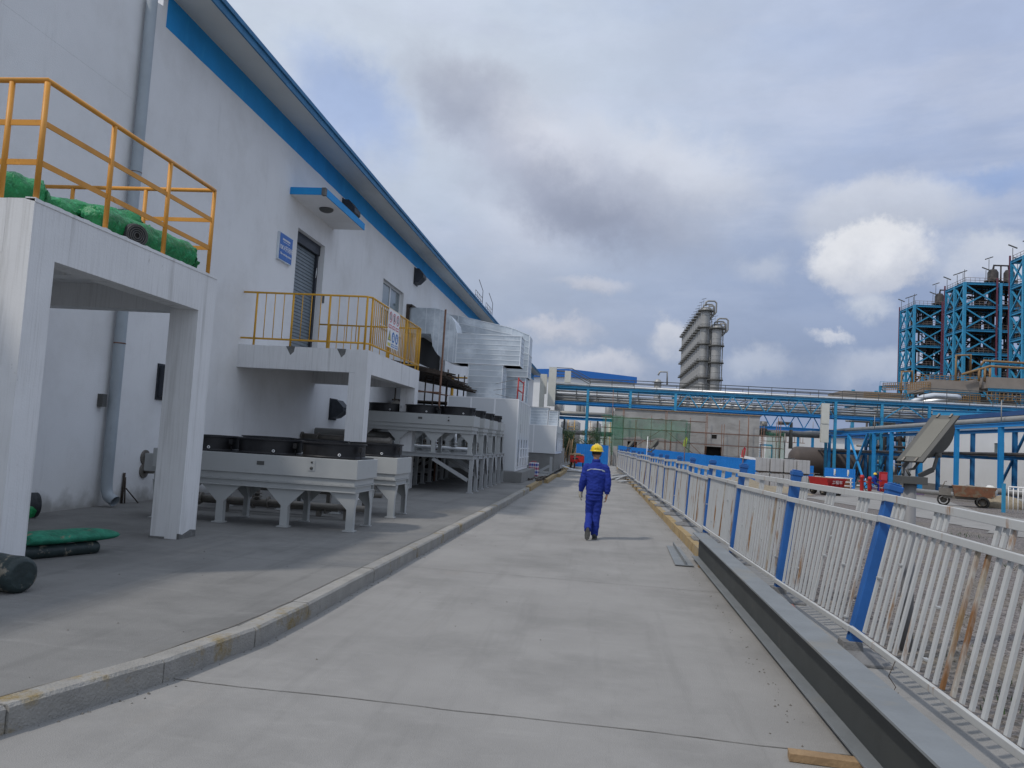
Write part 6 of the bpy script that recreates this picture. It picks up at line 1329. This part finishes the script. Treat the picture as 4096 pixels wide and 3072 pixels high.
def hand(m, wrist, d, side, curl=.5, s=1.0):
    w = V(wrist); d = V(d).normalized(); a = V((0, 1, 0)); a = (a - d * a.dot(d)).normalized(); nrm = d.cross(a).normalized() * -side   # nrm: towards the body (palm)
    loft(m, [(w - d * .03, .022, .026), (w + d * .02, .018, .034), (w + d * .06, .017, .043), (w + d * .09, .013, .038)], 12)
    for k, (l_, off) in enumerate(((.072, .028), (.08, .010), (.075, -.009), (.058, -.027))):
        b = w + d * .085 + a * off; p1 = b + d * l_ * .45 * s; p2 = p1 + (d * (1 - curl) + nrm * curl).normalized() * l_ * .33; p3 = p2 + (d * (1 - curl * 1.6) + nrm * curl * 1.5).normalized() * l_ * .28
        m.tube([b - d * .02, b, p1, p2, p3], [.0095, .0095, .009, .008, .006], 8)
    tb = w + d * .025 + a * .035; m.tube([tb - a * .01, tb + a * .018 + d * .02 + nrm * .01, tb + a * .022 + d * .05 + nrm * .02, tb + a * .016 + d * .07 + nrm * .026], [.013, .012, .0105, .008], 8)
px0, py0 = -.085, 14.72
t = thing('person', 'worker in blue workwear and yellow helmet walking away down the road', 'person', (px0, py0, 0))
def q(x, y, z): return V((px0 + x, py0 + y, z))
# body: one continuous skin surface
m = MB()
loft(m, [(q(0, 0, .80), .13, .10), (q(0, 0, .88), .145, .10), (q(0, 0, 1.0), .13, .09), (q(.005, 0, 1.15), .15, .10), (q(.005, 0, 1.27), .16, .10), (q(.005, .0, 1.345), .12, .08), (q(.0, .01, 1.39), .055, .055), (q(.0, .015, 1.45), .05, .055), (q(0, .03, 1.49), .055, .07), (q(0, .04, 1.54), .072, .09), (q(0, .04, 1.60), .074, .095), (q(0, .035, 1.655), .055, .07), (q(0, .03, 1.68), .02, .02)])
m.sphere(q(0, .135, 1.55), .016, 8, 6); m.sphere(q(0, .12, 1.5), .03, 8, 6); m.sphere(q(0, .13, 1.525), .014, 8, 5, (1.6, 1, .5))
for s_ in (-1, 1): m.sphere(q(s_ * .03, .122, 1.575), .012, 8, 6); m.sphere(q(s_ * .077, .03, 1.555), .026, 8, 6, (.35, .7, 1.2))
LA = [q(-.170, 0, 1.285), q(-.225, -.03, 1.06), q(-.252, .03, .855)]; RA = [q(.178, 0, 1.285), q(.232, -.03, 1.05), q(.222, -.01, .83)]
for A in (LA, RA): loft(m, [(A[0], .055, .055), (A[0].lerp(A[1], .5), .045, .045), (A[1], .037, .037), (A[1].lerp(A[2], .4), .036, .036), (A[2], .024, .026)])
LL = [q(-.07, 0, .80), q(-.085, .06, .44), q(-.09, -.24, .175)]; RL = [q(.07, 0, .80), q(.055, .03, .45), q(.03, .0, .09)]
for A in (LL, RL): loft(m, [(A[0], .075, .08), (A[0].lerp(A[1], .5), .068, .07), (A[1], .048, .05), (A[1].lerp(A[2], .35), .048, .05), (A[2], .032, .034)])
hand(m, RA[2] + V((0, 0, -.02)), (-.15, .15, -1), 1, .55); hand(m, LA[2] + V((0, 0, -.02)), (-.05, .05, -1), -1, .45)
# feet
loft(m, [(q(.03, -.05, .06), .02, .02), (q(.03, 0, .06), .026, .03), (q(.04, .1, .05), .028, .018), (q(.045, .15, .045), .02, .012)])
loft(m, [(LL[2] + V((0, -.02, .02)), .024, .024), (LL[2] + V((0, -.0, -.03)), .026, .02), (LL[2] + V((-.01, .012, -.09)), .024, .014), (LL[2] + V((-.012, .02, -.12)), .02, .01)])
body = fused(m, 'body', 'skin', t, .008, 3)
def cloth_wrinkle(o, amp, f):
    for v in o.data.vertices:
        p = v.co; n_ = v.normal; w = noise.noise(V((p.x * f, p.y * f, p.z * f * 1.7))) + .5 * noise.noise(p * f * 2.3); v.co = p + n_ * w * amp
# jacket
m = MB()
loft(m, [(q(.0, 0, .815), .150, .115), (q(0, 0, .84), .155, .12), (q(.0, -.01, .93), .165, .125), (q(.005, -.01, 1.05), .168, .125), (q(.005, -.01, 1.18), .192, .130), (q(.005, -.005, 1.27), .195, .12), (q(.005, .0, 1.33), .165, .105), (q(.0, .005, 1.385), .085, .078), (q(0, .01, 1.425), .07, .072)], 20)
for A in (LA, RA):
    m.sphere(A[0] + V((.012 if A is LA else -.012, 0, .0)), .083, 16, 10)
    loft(m, [(A[0] + V((0, 0, .0)), .074, .078), (A[0].lerp(A[1], .3), .074, .075), (A[0].lerp(A[1], .7), .066, .068), (A[1], .062, .064), (A[1].lerp(A[2], .35), .062, .064), (A[1].lerp(A[2], .75), .056, .06), (A[1].lerp(A[2], .88), .046, .05), (A[1].lerp(A[2], 1.0), .043, .046)], 16)
jk = fused(m, 'jacket', 'cloth', t, .009, 4); cloth_wrinkle(jk, .009, 14)
m = MB(); m.lathe(q(0, .01, 1.405), [(.072, 0), (.078, .005), (.070, .045), (.064, .045)], 24); m.build('collar', 'cloth', jk)
m = MB(); pts = []
for k in range(25):
    s_ = k / 24; a = -1 + 2 * s_; x = .005 + a * .185; z = 1.275 - (.055 * max(0, (abs(a) - .62)) / .38 if abs(a) > .62 else 0); y = -.145 + .02 * abs(a) ** 2 + .11 * max(0, (abs(a) - .75)) / .25
    pts.append((x, y, z))
for a, b in zip(pts, pts[1:]): m.add([q(a[0], a[1], a[2] - .011), q(b[0], b[1], b[2] - .011), q(b[0], b[1], b[2] + .011), q(a[0], a[1], a[2] + .011)], [(0, 1, 2, 3)], True)
tape = m.build('reflective_band', 'refl', jk)
sw = tape.modifiers.new('w', 'SHRINKWRAP'); sw.target = jk; sw.offset = .004; sw.wrap_method = 'NEAREST_SURFACEPOINT'
m = MB(); m.lathe(q(0, -.004, .812), [(.152, 0), (.158, .008), (.157, .035), (.15, .04)], 32)
for p in m.v: p.y = (p.y - py0 + .004) * .80 + py0 - .004
m.build('waistband', 'cloth', jk)
# trousers
m = MB()
loft(m, [(q(0, 0, .70), .125, .105), (q(0, 0, .76), .142, .115), (q(0, 0, .86), .142, .11)], 18)
loft(m, [(LL[0] + V((0, 0, -.0)), .090, .10), (LL[0].lerp(LL[1], .4), .090, .095), (LL[1] + V((0, -.005, .02)), .068, .072), (LL[1].lerp(LL[2], .3), .066, .07), (LL[1].lerp(LL[2], .7), .066, .068), (LL[2] + V((0, -.03, .01)), .064, .066)], 16)
loft(m, [(RL[0] + V((0, 0, -.0)), .090, .10), (RL[0].lerp(RL[1], .4), .090, .095), (RL[1], .070, .075), (RL[1].lerp(RL[2], .4), .072, .075), (RL[1].lerp(RL[2], .8), .070, .074), (RL[2] + V((0, 0, -.02)), .062, .066)], 16)
tr = fused(m, 'trousers', 'cloth', t, .009, 4); cloth_wrinkle(tr, .009, 11)
m = MB(); 
for (A, sx) in ((LL, -1), (RL, 1)):
    a = A[0] + V((sx * .078, .0, -.05)); b = A[0].lerp(A[1], .5) + V((sx * .085, 0, 0)); c = A[1] + V((sx * .072, 0, 0))
    for (p, r_) in ((a, b), (b, c)): m.add([p + V((0, -.012, 0)), p + V((0, .012, 0)), r_ + V((0, .012, 0)), r_ + V((0, -.012, 0))], [(0, 1, 2, 3)])
st = m.build('side_stripe', 'refl', tr)
# shoes
m = MB(); loft(m, [(q(.03, -.085, .045), .034, .034), (q(.03, -.05, .06), .042, .048), (q(.032, .0, .065), .045, .052), (q(.04, .09, .05), .048, .036), (q(.046, .17, .04), .04, .026), (q(.046, .195, .035), .02, .015)], 14); sh = m.build('shoe', 'shoe', t)
m = MB(); m.prism([q(-.01, -.085, .002), q(.07, -.085, .002), q(.088, .08, .002), (q(.08, .18, .002)), q(.03, .2, .002), q(-.005, .1, .002)], (0, 0, .022)); m.build('sole', 'sole', sh)
f = LL[2] + V((0, -.045, 0)); dn = V((-.03, .10, -1)).normalized(); bk = V((0, -1, -.10)).normalized(); sx = V((1, 0, 0))
m = MB(); loft(m, [(f - dn * .055 - bk * .03, .034, .034), (f - dn * .02 - bk * .04, .042, .046), (f + dn * .03 - bk * .04, .045, .046), (f + dn * .09 - bk * .028, .048, .034), (f + dn * .155 - bk * .02, .036, .02)], 14); sh = m.build('shoe', 'shoe', t)
m = MB(); P_ = []
for k in range(20):
    a = 2 * PI * k / 20; l_ = math.cos(a); w_ = math.sin(a); P_.append(f + dn * (.05 - l_ * .118) + sx * w_ * (.036 + .010 * (l_ < 0) * abs(l_)) - bk * .004)
m.prism(P_, bk * .024); m.build('sole', 'sole', sh)
# helmet, hair, glove
m = MB(); hc = q(0, .03, 1.605)
m.lathe(hc, [(.108, -.005), (.112, .0), (.112, .02), (.106, .055), (.088, .088), (.058, .108), (.02, .117), (0, .118)], 32)
for p in m.v: p.y = (p.y - hc.y) * 1.18 + hc.y
n0 = len(m.v); m.lathe(hc, [(.110, -.004), (.128, -.014), (.130, -.010), (.112, .010)], 32)
for p in m.v[n0:]: p.y = (p.y - hc.y) * 1.2 + hc.y + (.03 if p.y > hc.y + .09 else 0)
for s_ in (-.028, 0, .028): m.tube([hc + V((s_, .125, .03)), hc + V((s_, .09, .09)), hc + V((s_, 0, .122)), hc + V((s_, -.09, .09)), hc + V((s_, -.125, .03))], .011 if s_ else .016, 8)
m.build('helmet', 'helmet', t)
m = MB(); m.lathe(q(0, .028, 1.565), [(.078, -.03), (.084, 0), (.086, .03), (.086, .045)], 24)
for p in m.v: p.y = (p.y - py0 - .028) * 1.15 + py0 + .024
m.v = [p if p.y < py0 + .05 else V((p.x * .97 + px0 * .03, p.y - .03, p.z)) for p in m.v]; m.build('hair', 'hair', t)
m = MB(); m.lathe(q(0, .03, 1.585), [(.092, 0), (.098, .005), (.098, .026), (.092, .03)], 24)
for p in m.v: p.y = (p.y - py0 - .03) * 1.12 + py0 + .03
m.build('helmet_band', 'glove', t)
m = MB(); 
for s_ in (-1, 1): m.tube([q(s_ * .088, .03, 1.6), q(s_ * .08, .05, 1.52), q(s_ * .03, .12, 1.47)], .006, 5)
m.build('chin_strap', 'black', t)
m = MB(); w_ = LA[2] + V((0, 0, .0)); 
loft(m, [(w_ + V((0, 0, .02)), .040, .045), (w_ + V((-.005, 0, -.03)), .036, .044), (w_ + V((-.005, .005, -.08)), .034, .052), (w_ + V((-.002, .008, -.115)), .026, .046)], 14)
for k, off in enumerate((.032, .011, -.011, -.031)): m.tube([w_ + V((0, off, -.1)), w_ + V((.004, off * 1.1, -.145)), w_ + V((.022, off * 1.1, -.172 + .008 * (k == 3)))], [.014, .013, .010], 8)
m.tube([w_ + V((.005, .04, -.05)), w_ + V((.018, .062, -.09)), w_ + V((.028, .058, -.12))], [.015, .014, .011], 8)
gl = fused(m, 'glove', 'glove', t, .006, 2); cloth_wrinkle(gl, .004, 40)
# rider in the yard
def rider(x, y, z):
    t = thing('person', 'small distant worker in blue with yellow helmet riding a tricycle in the yard', 'person', (x, y, z)); s = lambda a, b, c: V((x + a, y + b, z + c)); m = MB()
    loft(m, [(s(0, 0, .62), .15, .14), (s(0, 0, .8), .15, .12), (s(.02, 0, 1.05), .19, .12), (s(.03, 0, 1.17), .12, .09), (s(.04, 0, 1.22), .055, .055), (s(.05, 0, 1.27), .06, .07), (s(.05, 0, 1.36), .08, .09), (s(.05, 0, 1.45), .04, .05)], 12)
    for d in (-.15, .15): loft(m, [(s(.02, d, 1.12), .06, .06), (s(.16, d * 1.2, .95), .05, .05), (s(.42, d, .88), .035, .035)], 10); m.tube([s(.42, d, .88), s(.47, d, .87), s(.5, d, .85)], [.03, .035, .02], 8)
    for d in (-.09, .09): loft(m, [(s(0, d, .66), .09, .09), (s(.32, d, .56), .07, .07), (s(.3, d, .18), .05, .05)], 10); loft(m, [(s(.26, d, .14), .05, .05), (s(.42, d, .12), .04, .04)], 10)
    b = fused(m, 'body', 'cloth', t, .02, 3)
    m = MB(); m.sphere(s(.05, 0, 1.33), .085, 12, 8, (1, 1, 1.1)); m.build('face', 'skin', t)
    m = MB(); m.lathe(s(.05, 0, 1.37), [(.15, -.01), (.13, .0), (.12, .06), (.07, .12), (0, .14)], 16); m.build('helmet', 'helmet', t)
rider(21.2, 65.2, -.62)
t = thing('pedal_tricycle', 'white framed tricycle under the distant riding worker', 'tricycle', (21.3, 65.2, -.62)); x, y, z = 21.3, 65.2, -.62
for (dx, dy) in ((-.55, 0), (.75, -.3), (.75, .3)): m = MB(); m.lathe((x + dx, y + dy, z + .3), [(.3, -.02), (.3, .02), (.25, .02), (.25, -.02), (.3, -.02)], 18, axis=(0, 1, 0)); m.build('wheel', 'rubber', t)
m = MB(); m.tube([(x - .55, y, z + .3), (x - .75, y, z + .9), (x - .75, y, z + 1.0)], .03, 6); m.tube([(x - .7, y, z + .7), (x, y, z + .35), (x + .7, y, z + .35)], .03, 6); m.tube([(x, y, z + .35), (x - .1, y, z + .6)], .03, 6); m.build('frame_tube', 'white', t); m = MB(); m.tube([(x - .9, y, z + .85), (x - .9, y, z + .45), (x - 1.4, y, z + .42)], .04, 6); m.build('cargo_bar', 'white', t)

# ------------------------------------------------------------------ camera, light, sky
cam = bpy.data.cameras.new('camera'); co = bpy.data.objects.new('camera', cam); COL.objects.link(co)
cam.sensor_width = 36; cam.lens = 27.993; cam.clip_start = .05; cam.clip_end = 3000
Rv = V((0.99197413, 0.11174803, 0.05915827)); Uv = V((-0.05071897, -0.07691202, 0.99574702)); Fv = V((-0.11582275, 0.99075573, 0.07062699))
mt = Matrix((Rv, Uv, -Fv)).transposed().to_4x4(); mt.translation = V((0, 0, 1.7)); co.matrix_world = mt
sc.camera = co
sd = V((-1.0, -.8, 1.62)).normalized()
L = bpy.data.lights.new('sun', 'SUN'); L.energy = SUN; L.angle = R(3); L.color = (1, .93, .84)
lo = bpy.data.objects.new('sun', L); COL.objects.link(lo); lo.rotation_euler = sd.to_track_quat('Z', 'Y').to_euler()
w = bpy.data.worlds.new('World'); sc.world = w; w.use_nodes = True; nt = w.node_tree; N = nt.nodes; K = nt.links
for n_ in list(N): N.remove(n_)
out = N.new('ShaderNodeOutputWorld'); bg = N.new('ShaderNodeBackground'); bg.inputs['Strength'].default_value = .1; K.new(bg.outputs[0], out.inputs[0])
sky = N.new('ShaderNodeTexSky'); sky.sky_type = 'NISHITA'; sky.sun_disc = False; sky.sun_elevation = math.asin(sd.z); sky.sun_rotation = math.atan2(sd.x, sd.y); sky.air_density = 1.2; sky.dust_density = 2.5
tc = N.new('ShaderNodeTexCoord'); D = tc.outputs['Generated']
def vm(op, a, b=None):
    n = N.new('ShaderNodeVectorMath'); n.operation = op
    for i, x in enumerate((a, b)):
        if x is None: continue
        if hasattr(x, 'is_linked') or hasattr(x, 'node'): K.new(x, n.inputs[i])
        else: n.inputs[i].default_value = x
    return n.outputs['Value'] if op in ('DOT_PRODUCT', 'LENGTH') else n.outputs['Vector']
def mth(op, a, b=0.0, c=None, clamp=False):
    n = N.new('ShaderNodeMath'); n.operation = op; n.use_clamp = clamp
    for i, x in enumerate((a, b, c)):
        if x is None: continue
        if hasattr(x, 'node'): K.new(x, n.inputs[i])
        else: n.inputs[i].default_value = x
    return n.outputs[0]
def noi(vec, s, d=8, r=.6, sc_=(1, 1, 1), loc=(0, 0, 0)):
    mp = N.new('ShaderNodeMapping'); mp.inputs['Scale'].default_value = sc_; mp.inputs['Location'].default_value = loc; K.new(vec, mp.inputs[0])
    n = N.new('ShaderNodeTexNoise'); n.inputs['Scale'].default_value = s; n.inputs['Detail'].default_value = d; n.inputs['Roughness'].default_value = r; K.new(mp.outputs[0], n.inputs['Vector']); return n
def smooth(v, lo, hi, t0=0, t1=1):
    n = N.new('ShaderNodeMapRange'); n.interpolation_type = 'SMOOTHSTEP'; n.inputs['From Min'].default_value = lo; n.inputs['From Max'].default_value = hi; n.inputs['To Min'].default_value = t0; n.inputs['To Max'].default_value = t1; K.new(v, n.inputs['Value']); return n.outputs['Result']
def mix(f, a, b):
    n = N.new('ShaderNodeMixRGB')
    for i, x in enumerate((f, a, b)):
        if hasattr(x, 'node'): K.new(x, n.inputs[i])
        elif isinstance(x, tuple): n.inputs[i].default_value = tuple(c * 10 for c in x) + (1,)
        else: n.inputs[i].default_value = x
    return n.outputs[0]
sep = N.new('ShaderNodeSeparateXYZ'); K.new(D, sep.inputs[0]); X, Y, Z = sep.outputs
# high thin veil: pale higher up and to the left, bluer near the horizon on the right
veil_n = noi(D, 2.2, 7, .55, (1, 1, 2.6)).outputs['Fac']
el = smooth(Z, .10, .44)
low = mix(smooth(X, -.25, .35), (.38, .44, .58), (.25, .32, .50)); high = mix(smooth(X, -.22, .42), (.64, .71, .82), (.44, .52, .72))
base = mix(el, low, high)
streak = noi(D, 3.0, 9, .6, (1.2, 1, 5.5), (3, 1, 0)).outputs['Fac']
base = mix(mth('MULTIPLY', smooth(streak, .42, .66, 0, .5), smooth(Z, .1, .3)), base, (.60, .65, .79))
base = mix(smooth(veil_n, .54, .76, 0, .4), base, (.30, .41, .66))
base = mix(smooth(Z, .52, .80), base, (.84, .95, 1.12)); base = mix(smooth(Y, .2, -.3, 0, .8), base, (.66, .74, .88))  # unseen zenith and sky behind the camera brightened to lift ambient light
allc = mix(.12, base, (0, 0, 0)); K.new(base, N[allc.node.name].inputs[1]); K.new(sky.outputs[0], N[allc.node.name].inputs[2])
cur = allc
wn = noi(D, 9, 8, .62); wv = vm('SUBTRACT', wn.outputs['Color'], (.5, .5, .5)); wn2 = noi(D, 30, 8, .65); wv2 = vm('SUBTRACT', wn2.outputs['Color'], (.5, .5, .5))
def scl(v, s): n = N.new('ShaderNodeVectorMath'); n.operation = 'SCALE'; K.new(v, n.inputs[0]); n.inputs['Scale'].default_value = s; return n.outputs[0]
DW = vm('ADD', D, vm('ADD', scl(wv, .085), scl(wv2, .035)))
def blob(c, rx, rz, colT, colB, soft=.55, op=1.0, tilt=0.0, src=None):
    global cur
    c = V(c).normalized(); r_ = V((c.y, -c.x, 0)).normalized(); u_ = r_.cross(c).normalized()
    if tilt: a = R(tilt); r_, u_ = r_ * math.cos(a) + u_ * math.sin(a), u_ * math.cos(a) - r_ * math.sin(a)
    dv = vm('SUBTRACT', src or DW, tuple(c)); a = mth('DIVIDE', vm('DOT_PRODUCT', dv, tuple(r_)), rx); b = mth('DIVIDE', vm('DOT_PRODUCT', dv, tuple(u_)), rz)
    d2 = mth('SQRT', mth('ADD', mth('MULTIPLY', a, a), mth('MULTIPLY', b, b)))
    f = smooth(d2, 1.0 + soft * .25, 1.0 - soft, 0, op)
    front = smooth(vm('DOT_PRODUCT', D, tuple(c)), .5, .6); f = mth('MULTIPLY', f, front)
    col = mix(smooth(b, -.9, .7), colB, colT); cur = mix(f, cur, col)
G = (.60, .64, .72)
blob((-.309, .873, .376), .095, .060, (.36, .46, .69), (.40, .50, .73), .7, .95, -40)     # blue gap beside the eave
blob((.384, .874, .298), .11, .022, (.27, .39, .66), (.27, .39, .66), .9, .7, 8)          # blue gap right
blob((-.10, .945, .26), .10, .085, (.66, .69, .77), (.50, .55, .67), 1.1, .6, 0)
blob((-.085, .935, .345), .23, .085, (.58, .62, .71), (.44, .48, .59), 1.1, .72, -28)
blob((.07, .94, .33), .15, .055, (.66, .70, .79), (.50, .54, .64), .8, .75, -16)
blob((-.178, .90, .398), .095, .054, (.46, .50, .60), (.34, .38, .49), .75, .95, -18)
blob((.045, .94, .335), .13, .05, (.62, .66, .75), (.46, .50, .61), .8, .8, -20)
blob((-.084, .941, .335), .10, .055, (.66, .69, .78), (.40, .43, .54), .7, .85, -30)
blob((-.02, .956, .292), .16, .058, (.42, .46, .57), (.25, .29, .40), .8, 1.0, -16)
blob((.294, .9115, .270), .10, .050, (.60, .64, .73), (.46, .51, .62), .4, .85, 5)
blob((.291, .929, .2286), .074, .038, (.76, .78, .83), (.48, .52, .62), .3, 1.0, 3)
blob((.293, .938, .1837), .042, .018, (.58, .62, .70), (.42, .48, .60), .7, .85)
blob((.084, .987, .136), .032, .026, (.62, .64, .70), (.42, .47, .58), .7, .85)
blob((-.02, .98, .20), .052, .015, (.58, .60, .68), (.44, .48, .58), .8, .8)
blob((-.065, .988, .140), .060, .018, (.62, .63, .70), (.44, .48, .58), .8, .8)
blob((-.011, .995, .10), .075, .024, (.60, .62, .69), (.44, .48, .59), .7, .85)
blob((.182, .977, .107), .05, .024, (.50, .55, .66), (.42, .48, .60), .8, .8)
blob((.256, .956, .1424), .028, .010, (.66, .68, .74), (.48, .53, .64), .7, .8)
blob((.31, .9446, .105), .085, .032, (.52, .57, .68), (.42, .48, .61), .8, .8)
blob((.40, .89, .215), .060, .036, (.62, .66, .74), (.46, .51, .63), .7, .85)
blob((.174, .957, .2214), .040, .022, (.55, .60, .70), (.45, .50, .61), .9, .6)
cm = N.new('ShaderNodeVectorMath'); cm.operation = 'SCALE'; K.new(cur, cm.inputs[0]); K.new(smooth(noi(D, 7, 10, .62, (1, 1, 1.8), (2, 0, 1)).outputs['Fac'], .3, .7, .95, 1.05), cm.inputs['Scale']); K.new(cm.outputs[0], bg.inputs['Color'])
sc.view_settings.view_transform = 'Standard'; sc.view_settings.look = 'None'; sc.view_settings.exposure = EXPO; sc.view_settings.gamma = 1
sc.cycles.max_bounces = 6; sc.cycles.transparent_max_bounces = 12
